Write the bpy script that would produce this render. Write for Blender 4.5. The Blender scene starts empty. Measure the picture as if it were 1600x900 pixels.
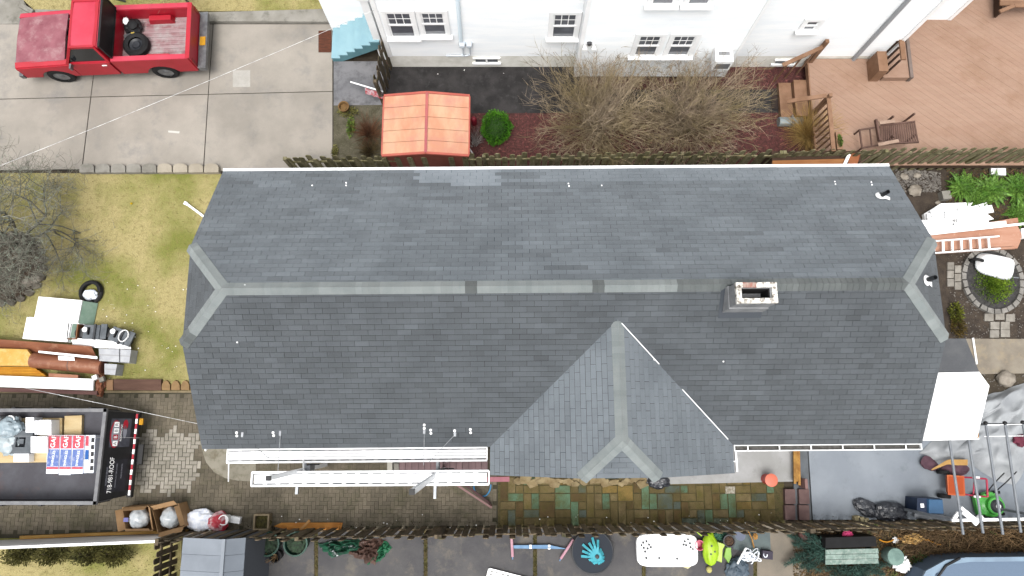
import bpy, bmesh, math, random
from mathutils import Vector, Matrix, noise
R = math.radians
random.seed(7)
scn = bpy.context.scene
COL = scn.collection

# ------------------------------------------------------------------ camera
CAM_H, F_PX, TILT = 18.6, 1070.0, R(10.95)
cam_d = bpy.data.cameras.new('camera')
cam_d.sensor_width = 36.0
cam_d.lens = 36.0 * F_PX / 1600.0
cam_d.clip_end = 2000
cam = bpy.data.objects.new('camera', cam_d)
cam.location = (0, 0, CAM_H)
cam.rotation_euler = (TILT, 0, 0)
COL.objects.link(cam)
scn.camera = cam

# ------------------------------------------------------------------ sky and sun (overcast)
SUN_EL, SUN_AZ = 72.0, 195.0
w = bpy.data.worlds.new('World'); scn.world = w; w.use_nodes = True
nt = w.node_tree; nt.nodes.clear()
sky = nt.nodes.new('ShaderNodeTexSky'); sky.sky_type = 'NISHITA'; sky.sun_disc = False
sky.sun_elevation = R(SUN_EL); sky.sun_rotation = R(SUN_AZ)
sky.air_density = 1.6; sky.dust_density = 6.0; sky.ozone_density = 1.0
hs = nt.nodes.new('ShaderNodeHueSaturation'); hs.inputs['Saturation'].default_value = 0.12
bg = nt.nodes.new('ShaderNodeBackground'); bg.inputs['Strength'].default_value = 0.15
out = nt.nodes.new('ShaderNodeOutputWorld')
nt.links.new(sky.outputs[0], hs.inputs['Color']); nt.links.new(hs.outputs[0], bg.inputs['Color'])
nt.links.new(bg.outputs[0], out.inputs[0])
sd = bpy.data.lights.new('sun', 'SUN'); sd.energy = 1.0; sd.angle = R(30); sd.color = (1.0, 0.97, 0.93)
so = bpy.data.objects.new('sun', sd); COL.objects.link(so)
so.location = (0, 0, 40)
sdir = Vector((math.sin(R(SUN_AZ)) * math.cos(R(SUN_EL)), math.cos(R(SUN_AZ)) * math.cos(R(SUN_EL)), math.sin(R(SUN_EL))))
so.rotation_euler = (-sdir).to_track_quat('-Z', 'Y').to_euler()
scn.view_settings.view_transform = 'Standard'
scn.view_settings.look = 'None'
scn.view_settings.exposure = 0.9
scn.view_settings.gamma = 1.0

# ------------------------------------------------------------------ helpers
def G(px, py, z=0.0):
    """photograph measurement -> point of the place on the level z"""
    u = (px - 800.0) / F_PX; v = (450.0 - py) / F_PX
    dy = math.sin(TILT) + v * math.cos(TILT); dz = -math.cos(TILT) + v * math.sin(TILT)
    t = (CAM_H - z) / -dz
    return Vector((u * t, dy * t, z))
def GP(pts, z=0.0): return [G(a, b, z) for a, b in pts]
K = 2.1
def c(r, g, b, k=1.0):
    def f(x):
        x = x / 255.0
        x = x / 12.92 if x <= 0.04045 else ((x + 0.055) / 1.055) ** 2.4
        return min(0.84, max(0.004, x / K * k))
    return (f(r), f(g), f(b))

MATS = {}
def mat(key, c1, c2=None, sc=1.5, rough=0.85, metal=0.0, bump=0.0, bsc=40.0, tone=0.0, rnd=0.0, c3=None, sc3=6.0, lo=0.38, hi=0.62,
        lo3=0.5, hi3=0.68, grain=0.12, gsc=90.0, spec=0.3, coat=0.0, sheen=0.0, alpha=1.0, trans=0.0, stretch=None):
    if key in MATS: return MATS[key]
    m = bpy.data.materials.new(key); m.use_nodes = True; MATS[key] = m
    n = m.node_tree.nodes; l = m.node_tree.links; b = n['Principled BSDF']
    b.inputs['Roughness'].default_value = rough; b.inputs['Metallic'].default_value = metal
    b.inputs['Specular IOR Level'].default_value = spec
    if coat: b.inputs['Coat Weight'].default_value = coat; b.inputs['Coat Roughness'].default_value = 0.15
    if sheen: b.inputs['Sheen Weight'].default_value = sheen; b.inputs['Sheen Roughness'].default_value = 0.5
    if alpha < 1: b.inputs['Alpha'].default_value = alpha
    if trans: b.inputs['Transmission Weight'].default_value = trans
    g = n.new('ShaderNodeNewGeometry'); pos = g.outputs['Position']
    if stretch:
        mp = n.new('ShaderNodeMapping'); mp.inputs['Scale'].default_value = stretch[:3]
        if len(stretch) > 3: mp.inputs['Rotation'].default_value = (0, 0, stretch[3])
        l.new(pos, mp.inputs['Vector']); pos2 = mp.outputs[0]
    else: pos2 = pos
    def nz(s, p, det=5.0, rg=0.6):
        t = n.new('ShaderNodeTexNoise'); t.inputs['Scale'].default_value = s; t.inputs['Detail'].default_value = det
        t.inputs['Roughness'].default_value = rg; l.new(p, t.inputs['Vector']); return t.outputs['Fac']
    def ramp(s, a, e):
        t = n.new('ShaderNodeMapRange'); t.inputs['From Min'].default_value = a; t.inputs['From Max'].default_value = e
        l.new(s, t.inputs['Value']); return t.outputs[0]
    def mix(f, a, bb, bt='MIX'):
        t = n.new('ShaderNodeMix'); t.data_type = 'RGBA'; t.blend_type = bt
        for i, s in ((0, f), (6, a), (7, bb)):
            if isinstance(s, (int, float)): t.inputs[i].default_value = s
            elif isinstance(s, tuple): t.inputs[i].default_value = (*s, 1)
            else: l.new(s, t.inputs[i])
        return t.outputs[2]
    col = mix(ramp(nz(sc, pos2), lo, hi), c1, c2 if c2 else c1)
    if c3: col = mix(ramp(nz(sc3, pos, 6.0, 0.7), lo3, hi3), col, c3)
    def scale_by(fac_socket, amt):
        nonlocal col
        t = n.new('ShaderNodeMapRange'); t.clamp = False; t.inputs['To Min'].default_value = 1 - amt; t.inputs['To Max'].default_value = 1 + amt
        l.new(fac_socket, t.inputs['Value'])
        v = n.new('ShaderNodeVectorMath'); v.operation = 'SCALE'; l.new(col, v.inputs[0]); l.new(t.outputs[0], v.inputs['Scale'])
        col = v.outputs[0]
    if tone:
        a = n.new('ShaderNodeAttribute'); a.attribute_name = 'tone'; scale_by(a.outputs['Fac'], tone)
    if rnd:
        o = n.new('ShaderNodeObjectInfo'); scale_by(o.outputs['Random'], rnd)
    if grain:
        f = ramp(nz(gsc, pos, 2.0), 0.25, 0.75); scale_by(f, grain)
    l.new(col, b.inputs['Base Color'])
    if bump:
        bp = n.new('ShaderNodeBump'); bp.inputs['Strength'].default_value = bump; bp.inputs['Distance'].default_value = 0.02
        l.new(nz(bsc, pos, 4.0), bp.inputs['Height']); l.new(bp.outputs[0], b.inputs['Normal'])
    return m

class MB:
    def __init__(s): s.v = []; s.f = []; s.t = []
    def add(s, vs, fs, tone=0.5):
        o = len(s.v); s.v += [Vector(p) for p in vs]; s.f += [tuple(i + o for i in q) for q in fs]; s.t += [tone] * len(fs); return s
    def hexa(s, b4, t4, tone=0.5):
        return s.add(list(b4) + list(t4), [(3, 2, 1, 0), (4, 5, 6, 7), (0, 1, 5, 4), (1, 2, 6, 5), (2, 3, 7, 6), (3, 0, 4, 7)], tone)
    def box(s, ctr, size, rz=0.0, rx=0.0, ry=0.0, tone=0.5, taper=1.0):
        m = Matrix.Rotation(rz, 3, 'Z') @ Matrix.Rotation(ry, 3, 'Y') @ Matrix.Rotation(rx, 3, 'X')
        h = Vector(size) / 2; ctr = Vector(ctr); q = [(-1, -1), (1, -1), (1, 1), (-1, 1)]
        b = [ctr + m @ Vector((x * h.x, y * h.y, -h.z)) for x, y in q]
        t = [ctr + m @ Vector((x * h.x * taper, y * h.y * taper, h.z)) for x, y in q]
        return s.hexa(b, t, tone)
    def prism(s, poly, z0, z1, tone=0.5, shrink=0.0):
        n = len(poly); poly = [Vector(p) for p in poly]
        if sum(poly[i].x * poly[(i + 1) % n].y - poly[(i + 1) % n].x * poly[i].y for i in range(n)) < 0: poly = poly[::-1]
        if shrink:
            cc = sum(poly, Vector((0, 0, 0))) / n
            top = [p + (cc - p).normalized() * shrink for p in poly]
        else: top = poly
        vs = [(p.x, p.y, z0) for p in poly] + [(p.x, p.y, z1) for p in top]
        return s.add(vs, [tuple(range(n, 2 * n)), tuple(range(n - 1, -1, -1))] + [(i, (i + 1) % n, n + (i + 1) % n, n + i) for i in range(n)], tone)
    def bar(s, p0, p1, wd, ht, up=(0, 0, 1), tone=0.5):
        p0, p1, up = Vector(p0), Vector(p1), Vector(up); d = (p1 - p0).normalized()
        sd_ = d.cross(up)
        if sd_.length < 1e-4: sd_ = d.cross(Vector((1, 0, 0)))
        sd_.normalize(); u = sd_.cross(d)
        a = [(-1, -1), (1, -1), (1, 1), (-1, 1)]
        return s.hexa([p0 + sd_ * x * wd / 2 + u * y * ht / 2 for x, y in a], [p1 + sd_ * x * wd / 2 + u * y * ht / 2 for x, y in a], tone)
    def tube(s, pts, r, n=6, closed=False, tone=0.5):
        pts = [Vector(p) for p in pts]; k = len(pts); rs = r if isinstance(r, (list, tuple)) else [r] * k
        o = len(s.v); ref = None
        for i, p in enumerate(pts):
            a = pts[(i - 1) % k] if (i or closed) else p; b = pts[(i + 1) % k] if (i < k - 1 or closed) else p
            d = (b - a); d = d.normalized() if d.length > 1e-9 else Vector((0, 0, 1))
            if ref is None: ref = d.orthogonal().normalized()
            ref = ref - d * ref.dot(d); ref = ref.normalized() if ref.length > 1e-6 else d.orthogonal().normalized()
            q = d.cross(ref)
            for j in range(n):
                t = 2 * math.pi * j / n; s.v.append(p + (ref * math.cos(t) + q * math.sin(t)) * rs[i])
        for i in range(k if closed else k - 1):
            for j in range(n):
                a, b = i, (i + 1) % k
                s.f.append((o + a * n + j, o + a * n + (j + 1) % n, o + b * n + (j + 1) % n, o + b * n + j)); s.t.append(tone)
        if not closed and n > 2:
            s.f.append(tuple(o + j for j in range(n - 1, -1, -1))); s.f.append(tuple(o + (k - 1) * n + j for j in range(n))); s.t += [tone, tone]
        return s
    def lathe(s, prof, ctr=(0, 0, 0), n=20, axis='Z', sx=1, sy=1, tone=0.5, cap=True):
        o = len(s.v); ctr = Vector(ctr)
        for r, z in prof:
            for j in range(n):
                t = 2 * math.pi * j / n; x, y = r * math.cos(t) * sx, r * math.sin(t) * sy
                s.v.append(ctr + (Vector((x, y, z)) if axis == 'Z' else Vector((x, z, y)) if axis == 'Y' else Vector((z, x, y))))
        k = len(prof)
        for i in range(k - 1):
            for j in range(n):
                q = (o + i * n + j, o + i * n + (j + 1) % n, o + (i + 1) * n + (j + 1) % n, o + (i + 1) * n + j)
                s.f.append(q if axis != 'Y' else q[::-1]); s.t.append(tone)
        if cap: s.f.append(tuple(o + j for j in range(n - 1, -1, -1))); s.f.append(tuple(o + (k - 1) * n + j for j in range(n))); s.t += [tone, tone]
        return s
    def blob(s, ctr, size, amp=0.15, fr=2.0, sub=3, seed=0, flat=None, rz=0.0):
        bm = bmesh.new(); bmesh.ops.create_icosphere(bm, subdivisions=sub, radius=1.0)
        m = Matrix.Rotation(rz, 3, 'Z'); ctr = Vector(ctr); vs = []
        for v in bm.verts:
            k = 1 + amp * noise.noise(v.co * fr + Vector((seed * 7.3, seed * 3.1, seed))) + amp * 0.5 * noise.noise(v.co * fr * 2.7 + Vector((seed, 9, seed * 2)))
            p = Vector((v.co.x * size[0], v.co.y * size[1], v.co.z * size[2])) * k
            p = m @ p
            if flat is not None and p.z < flat: p.z = flat
            vs.append(ctr + p)
        o = [tuple(v.index for v in f.verts) for f in bm.faces]; bm.free(); return s.add(vs, o)
    def sheet(s, fn, nu, nv, thick=0.0):
        """fn(a, b) with a, b in 0..1 -> point; two-sided thin sheet when thick"""
        vs = [Vector(fn(i / nu, j / nv)) for j in range(nv + 1) for i in range(nu + 1)]
        fs = [(j * (nu + 1) + i, j * (nu + 1) + i + 1, (j + 1) * (nu + 1) + i + 1, (j + 1) * (nu + 1) + i) for j in range(nv) for i in range(nu)]
        s.add(vs, fs)
        if thick:
            k = len(vs); s.add([p - Vector((0, 0, thick)) for p in vs], [q[::-1] for q in fs])
            rim = [i for i in range(nu + 1)] + [j * (nu + 1) + nu for j in range(1, nv + 1)] + [nv * (nu + 1) + i for i in range(nu - 1, -1, -1)] + [j * (nu + 1) for j in range(nv - 1, 0, -1)]
            n = len(rim); s.add([vs[i] for i in rim] + [vs[i] - Vector((0, 0, thick)) for i in rim], [(i, n + i, n + (i + 1) % n, (i + 1) % n) for i in range(n)])
        return s
    def mesh(s, name, inv=None, off=None, smooth=False, ang=40):
        me = bpy.data.meshes.new(name)
        vs = s.v
        if inv is not None: vs = [inv @ p for p in vs]
        if off is not None: vs = [p - off for p in vs]
        me.from_pydata([tuple(p) for p in vs], [], s.f)
        a = me.attributes.new('tone', 'FLOAT', 'FACE'); a.data.foreach_set('value', s.t)
        me.update()
        if smooth:
            me.polygons.foreach_set('use_smooth', [True] * len(me.polygons)); me.set_sharp_from_angle(angle=R(ang))
        return me

XF = {}
def link(name, data): o = bpy.data.objects.new(name, data); COL.objects.link(o); return o
def tag(o, label, cat, group=None):
    o['label'] = label; o['category'] = cat
    if group: o['group'] = group
    return o
def T(name, label, cat, loc, rot=0.0, group=None):
    o = link(name, None); o.empty_display_size = 0.2; o.location = loc; o.rotation_euler = (0, 0, rot)
    XF[o.name] = Matrix.Translation(Vector(loc)) @ Matrix.Rotation(rot, 4, 'Z')
    return tag(o, label, cat, group)
def root_inv(p):
    while p.parent: p = p.parent
    return XF[p.name].inverted() if p.name in XF else Matrix.Translation(-Vector(p.location))
def P(name, mb, m, parent, local=False, smooth=False, label=None, stuff=False, ang=40):
    o = link(name, mb.mesh(name, None if local else root_inv(parent), smooth=smooth, ang=ang)); o.data.materials.append(m); o.parent = parent
    if label: o['label'] = label
    if stuff: o['kind'] = 'stuff'
    return o
def S(name, label, cat, mb, m, group=None, smooth=False, ang=40):
    xs = [p.x for p in mb.v]; ys = [p.y for p in mb.v]; zs = [p.z for p in mb.v]
    off = Vector(((min(xs) + max(xs)) / 2, (min(ys) + max(ys)) / 2, min(zs)))
    o = link(name, mb.mesh(name, off=off, smooth=smooth, ang=ang)); o.location = off; o.data.materials.append(m)
    return tag(o, label, cat, group)
def ST(name, mb, m, kind='structure', smooth=False):
    o = link(name, mb.mesh(name, smooth=smooth)); o.data.materials.append(m); o['kind'] = kind; return o
def piece(name, me, loc, rot, parent):
    """a piece that shares its mesh; loc in the world frame"""
    o = link(name, me); o.parent = parent; o.location = root_inv(parent) @ Vector(loc); o.rotation_euler = rot; return o
def text_mesh(body, size, extrude=0.001):
    cu = bpy.data.curves.new('lettering', 'FONT'); cu.body = body; cu.size = size; cu.extrude = extrude; cu.align_x = 'CENTER'; cu.align_y = 'CENTER'
    o = bpy.data.objects.new('lettering', cu); COL.objects.link(o)
    dg = bpy.context.evaluated_depsgraph_get(); me = bpy.data.meshes.new_from_object(o.evaluated_get(dg))
    bpy.data.objects.remove(o); return me
def rr(a, b): return random.uniform(a, b)
def fbm(x, y, z=0.0): return noise.fractal(Vector((x, y, z)), 1.0, 2.0, 4)
def scatter_blades(mb, poly, n, h0, h1, wd, z=0.0, lean=0.6, mask=None):
    xs = [p.x for p in poly]; ys = [p.y for p in poly]; k = len(poly)
    def inside(x, y):
        r = False
        for i in range(k):
            a, b = poly[i], poly[(i + 1) % k]
            if (a.y > y) != (b.y > y) and x < (b.x - a.x) * (y - a.y) / (b.y - a.y) + a.x: r = not r
        return r
    cnt = 0
    while cnt < n:
        x, y = rr(min(xs), max(xs)), rr(min(ys), max(ys)); cnt += 1
        if not inside(x, y) or (mask and not mask(x, y)): continue
        a = rr(0, 6.283); h = rr(h0, h1); ln = rr(0, lean) * h; ww = wd * rr(.6, 1.3)
        dx, dy = math.cos(a), math.sin(a); b = rr(0, 6.283)
        mb.add([(x - dx * ww, y - dy * ww, z), (x + dx * ww, y + dy * ww, z), (x + math.cos(b) * ln, y + math.sin(b) * ln, z + h)], [(0, 1, 2)], rr(0, 1))
# ------------------------------------------------------------------ materials of the setting
m_soil = mat('soil', c(92, 82, 66), c(70, 60, 48), 3, bump=.6, bsc=30, c3=c(120, 110, 95), sc3=22, lo3=.62, hi3=.72)
m_lawn = mat('lawn', c(196, 182, 126), c(140, 144, 66), .45, lo=.43, hi=.62, bump=.8, bsc=35, c3=c(150, 134, 82), sc3=9, lo3=.5, hi3=.75, grain=.3, gsc=45)
m_blade = mat('grass_blades', c(206, 192, 136), c(138, 146, 64), .45, lo=.43, hi=.62, tone=.35, rough=.7, grain=0)
m_conc = mat('concrete', c(188, 180, 169), c(168, 161, 151), .7, bump=.15, bsc=60, c3=c(142, 140, 138), sc3=1.1, lo3=.52, hi3=.8, rnd=.05, grain=.07)
m_conc2 = mat('weathered_concrete', c(176, 172, 163), c(150, 146, 136), 1.6, bump=.2, bsc=50, c3=c(112, 110, 100), sc3=3, lo3=.54, hi3=.76, rnd=.06, grain=.08)
m_joint = mat('joint_dirt', c(84, 78, 68), c(60, 56, 50), 8, bump=.3)
m_asph = mat('asphalt', c(70, 67, 67), c(46, 44, 44), 2.2, bump=.5, bsc=120, c3=c(84, 82, 82), sc3=5, lo3=.55, hi3=.75, grain=.25, gsc=120)
m_mulch = mat('red_mulch', c(112, 64, 60), c(80, 46, 44), 14, bump=.9, bsc=55, c3=c(150, 104, 96), sc3=40, lo3=.58, hi3=.7, grain=.3)
m_paver = mat('paver', c(132, 122, 105), c(106, 98, 83), 1.2, bump=.3, bsc=70, c3=c(84, 82, 56), sc3=1.8, lo3=.5, hi3=.75, tone=.14, rnd=.05, grain=.22, gsc=60)
m_paver2 = mat('clean_paver', c(182, 175, 162), c(160, 154, 140), 3, bump=.25, bsc=70, rnd=.12, grain=.1)
m_flag = {k: mat('flagstone_' + k, a, b_, 3, bump=.35, bsc=50, c3=c(96, 90, 34), sc3=4, lo3=.48, hi3=.74, rnd=.14, grain=.2, gsc=50) for k, a, b_ in
          (('olive', c(122, 106, 68), c(106, 92, 54)), ('brown', c(110, 90, 54), c(92, 74, 42)), ('teal', c(104, 136, 108), c(96, 112, 80)),
           ('slate', c(96, 106, 96), c(86, 92, 74)), ('ochre', c(140, 116, 62), c(118, 98, 50)), ('tan', c(138, 122, 86), c(112, 96, 62)))}
m_moss = mat('mossy_ground', c(94, 90, 48), c(104, 90, 58), 4, bump=.8, bsc=40, c3=c(70, 66, 40), sc3=9, grain=.3)
m_patio = mat('painted_patio', c(168, 176, 185), c(156, 164, 174), 1.0, bump=.06, bsc=60, c3=c(138, 146, 154), sc3=2.2, lo3=.56, hi3=.8, grain=.05)
m_yard = mat('dark_slab', c(108, 106, 106), c(90, 89, 92), 1.1, bump=.3, bsc=90, c3=c(142, 134, 120), sc3=1.3, lo3=.52, hi3=.72, rnd=.06, grain=.15)
m_yard2 = mat('tan_slab', c(156, 145, 130), c(138, 130, 118), 1.4, bump=.25, bsc=80, grain=.12)
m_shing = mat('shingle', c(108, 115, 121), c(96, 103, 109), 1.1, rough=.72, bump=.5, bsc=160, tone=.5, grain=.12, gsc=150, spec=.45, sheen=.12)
m_deckd = mat('roof_underlay', c(40, 44, 48), rough=.9)
m_cap = mat('ridge_shingle', c(152, 159, 158), c(140, 148, 148), 2, rough=.75, bump=.5, bsc=160, tone=.5, grain=.12, gsc=150, sheen=.15)
m_white = mat('white_paint', (.8, .8, .8), (.74, .75, .75), 2.0, rough=.5, grain=.03)
m_alu = mat('white_aluminium', (.78, .79, .8), (.72, .73, .74), 3, rough=.4, grain=.05, bump=.05)
m_side = mat('white_siding', (.8, .815, .82), (.74, .77, .79), .8, rough=.55, grain=.03, stretch=(1, 1, 6))
m_found = mat('pale_foundation', (.74, .73, .68), (.6, .59, .53), 2.5, bump=.3, grain=.06)
m_glass = mat('window_glass', c(136, 140, 148), c(108, 112, 120), 1.2, rough=.08, spec=.6, grain=0)
m_fence = mat('weathered_fence', c(162, 154, 122), c(122, 116, 78), 3.5, bump=.5, bsc=30, c3=c(92, 88, 56), sc3=6, rnd=.3, grain=.2, stretch=(3, 3, .6))
m_fence2 = mat('dark_fence', c(134, 118, 96), c(96, 84, 66), 3.5, bump=.5, bsc=30, c3=c(72, 76, 38), sc3=5, lo3=.54, rnd=.35, grain=.2, stretch=(3, 3, .6))
m_deck = mat('deck_board', c(190, 156, 134), c(184, 148, 126), 1.0, rough=.6, bump=.2, bsc=40, c3=c(164, 126, 98), sc3=.7, lo3=.5, hi3=.8, rnd=.03, grain=.08, stretch=(1, 5, 1, R(-38)))
m_deck2 = mat('deck_timber', c(176, 136, 108), c(150, 112, 84), 2.5, rough=.7, bump=.2, c3=c(120, 84, 58), sc3=3, lo3=.58, hi3=.8, grain=.1)

# ------------------------------------------------------------------ ground
def poly(px, z0, z1): return MB().prism(GP(px), z0, z1)
g = MB(); g.add([(-300, -300, -.06), (300, -300, -.06), (300, 300, -.06), (-300, 300, -.06)], [(0, 1, 2, 3)]); ST('ground', g, m_soil)
lawn_px = [(-420, 268), (346, 272), (346, 612), (-420, 616)]
ST('lawn', poly(lawn_px, -.05, 0), m_lawn)
lawn2_px = [(-420, 846), (284, 838), (274, 1150), (-420, 1150)]
ST('neighbour_lawn', poly(lawn2_px, -.05, 0), m_lawn)
lawn3_px = [(30, -200), (516, -200), (516, 18), (58, 20), (30, -6)]
ST('grass_verge', poly(lawn3_px, -.05, .05), m_lawn)
gb = MB()
scatter_blades(gb, GP(lawn_px), 26000, .02, .06, .006)
scatter_blades(gb, GP(lawn2_px), 9000, .03, .08, .007)
scatter_blades(gb, GP(lawn3_px), 7000, .03, .09, .007, z=.05)
o = ST('grass', gb, m_blade, 'stuff'); o['label'] = 'short straw and green winter grass on the lawns'; o['category'] = 'grass'

dw = ST('driveway', poly([(-420, 36), (20, -60), (30, -6), (60, 36), (521, 36), (521, 264), (-420, 268)], -.05, -.012), m_joint)
def J1(y): return 146 - (y - 118) * .125
def J2(y): return 333 - (y - 38) * .067
def HZ(x): return 155 - x * .0233
cols = [lambda y: -420, lambda y: -75 - (y - 118) * .2, J1, J2, lambda y: 520.0]
for i in range(4):
    for r in range(2):
        a, b_ = cols[i], cols[i + 1]
        y0 = 38 if r == 0 else None
        if r == 0: q = [(a(38), 38), (b_(38), 38), (b_(148), HZ(b_(148)) - .6), (a(150), HZ(a(150)) - .6)]
        else: q = [(a(150), HZ(a(150)) + .6), (b_(150), HZ(b_(150)) + .6), (b_(262), 264), (a(262), 267)]
        if i == 0 and r == 0: q = [(-420, -30), (28, -30), (56, 36), (b_(38), 38), q[2], q[3]] if False else q
        cc = Vector((sum(x for x, _ in q) / 4, sum(y for _, y in q) / 4))
        q = [(x + (.7 if x < cc.x else -.7), y) for x, y in q]
        P('slab', poly(q, -.05, .004), m_conc, dw)
ST('road_apron', poly([(-420, -160), (22, -160), (32, -8), (57, 37.4), (-420, 37.4)], -.05, .003), m_conc2)
ST('kerb', MB().prism(GP([(57, 18), (330, 22), (517, 17), (517, 37), (325, 37), (60, 36)]), -.05, .11, shrink=.03), m_conc2)
ST('landing', poly([(521.5, 96), (599, 96), (599, 164), (521.5, 165)], -.05, .012), mat('grey_landing', c(150, 149, 152), c(128, 128, 132), 1.5, bump=.2, c3=c(108, 108, 110), sc3=3, grain=.08))
ST('planting_bed', poly([(521, 164), (600, 163), (600, 275), (500, 276), (521, 264)], -.05, .004), mat('bed_gravel', c(112, 106, 88), c(88, 84, 62), 4, bump=.9, bsc=50, c3=c(140, 134, 118), sc3=30, lo3=.56, hi3=.66, grain=.25))
ST('mulch_bed', poly([(600, 98), (1440, 98), (1440, 276), (600, 278)], -.055, -.004), m_mulch)
ST('asphalt_path', poly([(600, 100), (905, 104), (905, 140), (1226, 140), (1226, 176), (735, 177), (735, 150), (600, 152)], -.05, .004), m_asph)
ch = MB()
for i in range(5200):
    px_, py_ = rr(735, 1300), rr(105, 272)
    if px_ < 1228 and (138 < py_ < 178 or (px_ < 907 and py_ < 178)): continue
    p = G(px_, py_); a = rr(0, 6.28); l_ = rr(.02, .055)
    d = Vector((math.cos(a), math.sin(a), rr(-.2, .5))) * l_; s_ = Vector((-math.sin(a), math.cos(a), 0)) * rr(.006, .014); b0 = p + Vector((0, 0, .012))
    ch.add([b0 - d - s_, b0 + d - s_, b0 + d + s_, b0 - d + s_], [(0, 1, 2, 3)], rr(0, 1))
o = ST('mulch_chips', ch, mat('mulch_chip', c(140, 84, 78), c(92, 52, 50), 9, tone=.5, grain=.2), 'stuff'); o['label'] = 'loose red brown mulch chips around the bare shrubs'
ST('garden_soil', poly([(1340, 258), (1900, 258), (1900, 530), (1440, 530)], -.05, .0), mat('garden_soil', c(86, 74, 62), c(62, 52, 44), 4, bump=.9, bsc=35, c3=c(132, 122, 108), sc3=26, lo3=.6, hi3=.7, grain=.3))
ST('garden_walk', poly([(1440, 529), (1900, 531), (1900, 579), (1440, 586)], -.05, .03), mat('tan_concrete', c(168, 158, 142), c(148, 138, 124), 2, bump=.25, c3=c(178, 162, 136), sc3=2.5, grain=.08))
ST('soil_strip', poly([(1440, 580), (1900, 579), (1900, 640), (1440, 660)], -.05, .002), m_soil)
ST('painted_patio', poly([(1259, 640), (1900, 628), (1900, 811), (1270, 812)], -.05, .012), m_patio)
ST('patio_border', poly([(1240, 640), (1257.5, 640), (1268, 812), (1240, 812)], -.05, .008), mat('border_conc', c(120, 126, 132), c(104, 108, 112), 2, bump=.2))
ST('porch_slab', poly([(1010, 640), (1239, 640), (1238, 752), (1010, 757)], -.05, .07), mat('porch_concrete', c(196, 196, 196), c(180, 180, 178), 1.3, bump=.12, c3=c(150, 150, 148), sc3=2, lo3=.55, hi3=.8, grain=.06))

# herringbone paver driveway
pv = ST('paver_driveway', poly([(-420, 612.5), (318, 612.5), (330, 660), (778, 660), (778, 826), (290, 834), (-420, 852)], -.05, -.006), mat('paver_joint', c(84, 78, 62), c(66, 64, 44), 2, bump=.4))
PL, PW = .205, .1025
m90 = MB().box((0, 0, -.02), (PL - .009, PW - .009, .055), taper=.96)
pm1 = m90.mesh('paver'); pm1.materials.append(m_paver2)
X0, Y0 = G(-420, 852).x, G(300, 852).y; X1, Y1 = G(778, 700).x, G(300, 612).y
a0, a1 = G(330, 612.5), G(318, 612.5)
def in_drive(x, y):
    if y > G(300, 613).y - .05: return False
    if x > G(778, 740).x - .05: return False
    if y < G(300, 832).y + (x - G(300, 832).x) * .012 + .05: return False
    return not (x > G(330, 700).x and y > G(400, 702).y)
patch_c = G(254, 720); patch = []
rest = MB()
k = PW
for i in range(-90, 240):
    for j in range(-150, 200):
        # herringbone: horizontal brick at (i, j) when (i - j) % 4 == 0, vertical when (i - j) % 4 == 2
        r = (i - j) % 4
        if r == 0: cx, cy, rot = (i + 1) * k, (j + .5) * k, 0
        elif r == 3: cx, cy, rot = (i + .5) * k, (j + 1) * k, R(90)
        else: continue
        x, y = patch_c.x + cx - 60 * k * 0, patch_c.y + cy
        if not (X0 < x < X1 and Y0 < y < Y1) or not in_drive(x, y): continue
        dx, dy = abs(x - patch_c.x) / (.93 + .12 * math.sin(y * 9)), abs(y - patch_c.y) / (.76 + .12 * math.sin(x * 11))
        if dx < 1 and dy < 1 and dx + dy < 1.72: patch.append((x, y, rot)); continue
        s2 = (PL - .009, PW - .009) if rot == 0 else (PW - .009, PL - .009)
        dz = rr(-.003, .003)
        t_ = rr(0, 1)
        hx, hy = s2[0] / 2, s2[1] / 2
        vs = [(x - hx, y - hy, dz), (x + hx, y - hy, dz), (x + hx, y + hy, dz), (x - hx, y + hy, dz)]
        vs2 = [(a_, b2, dz - .006) for a_, b2, _ in [(x - hx - .003, y - hy - .003, 0), (x + hx + .003, y - hy - .003, 0), (x + hx + .003, y + hy + .003, 0), (x - hx - .003, y + hy + .003, 0)]]
        rest.add(vs + vs2, [(0, 1, 2, 3), (4, 5, 1, 0), (5, 6, 2, 1), (6, 7, 3, 2), (7, 4, 0, 3)], t_)
o = P('pavers', rest, m_paver, pv, local=True, stuff=True)
XF[pv.name] = Matrix.Identity(4)
for x, y, rot in patch: piece('paver', pm1, (x, y, rr(.002, .006)), (0, 0, rot), pv)
ST('curved_apron', poly([(312, 690), (400, 690), (400, 752), (372, 751), (352, 747), (335, 738), (322, 722)], -.05, .012), mat('apron_concrete', c(168, 162, 146), c(150, 144, 128), 2, bump=.25, c3=c(132, 124, 104), sc3=4, grain=.12))

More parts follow.
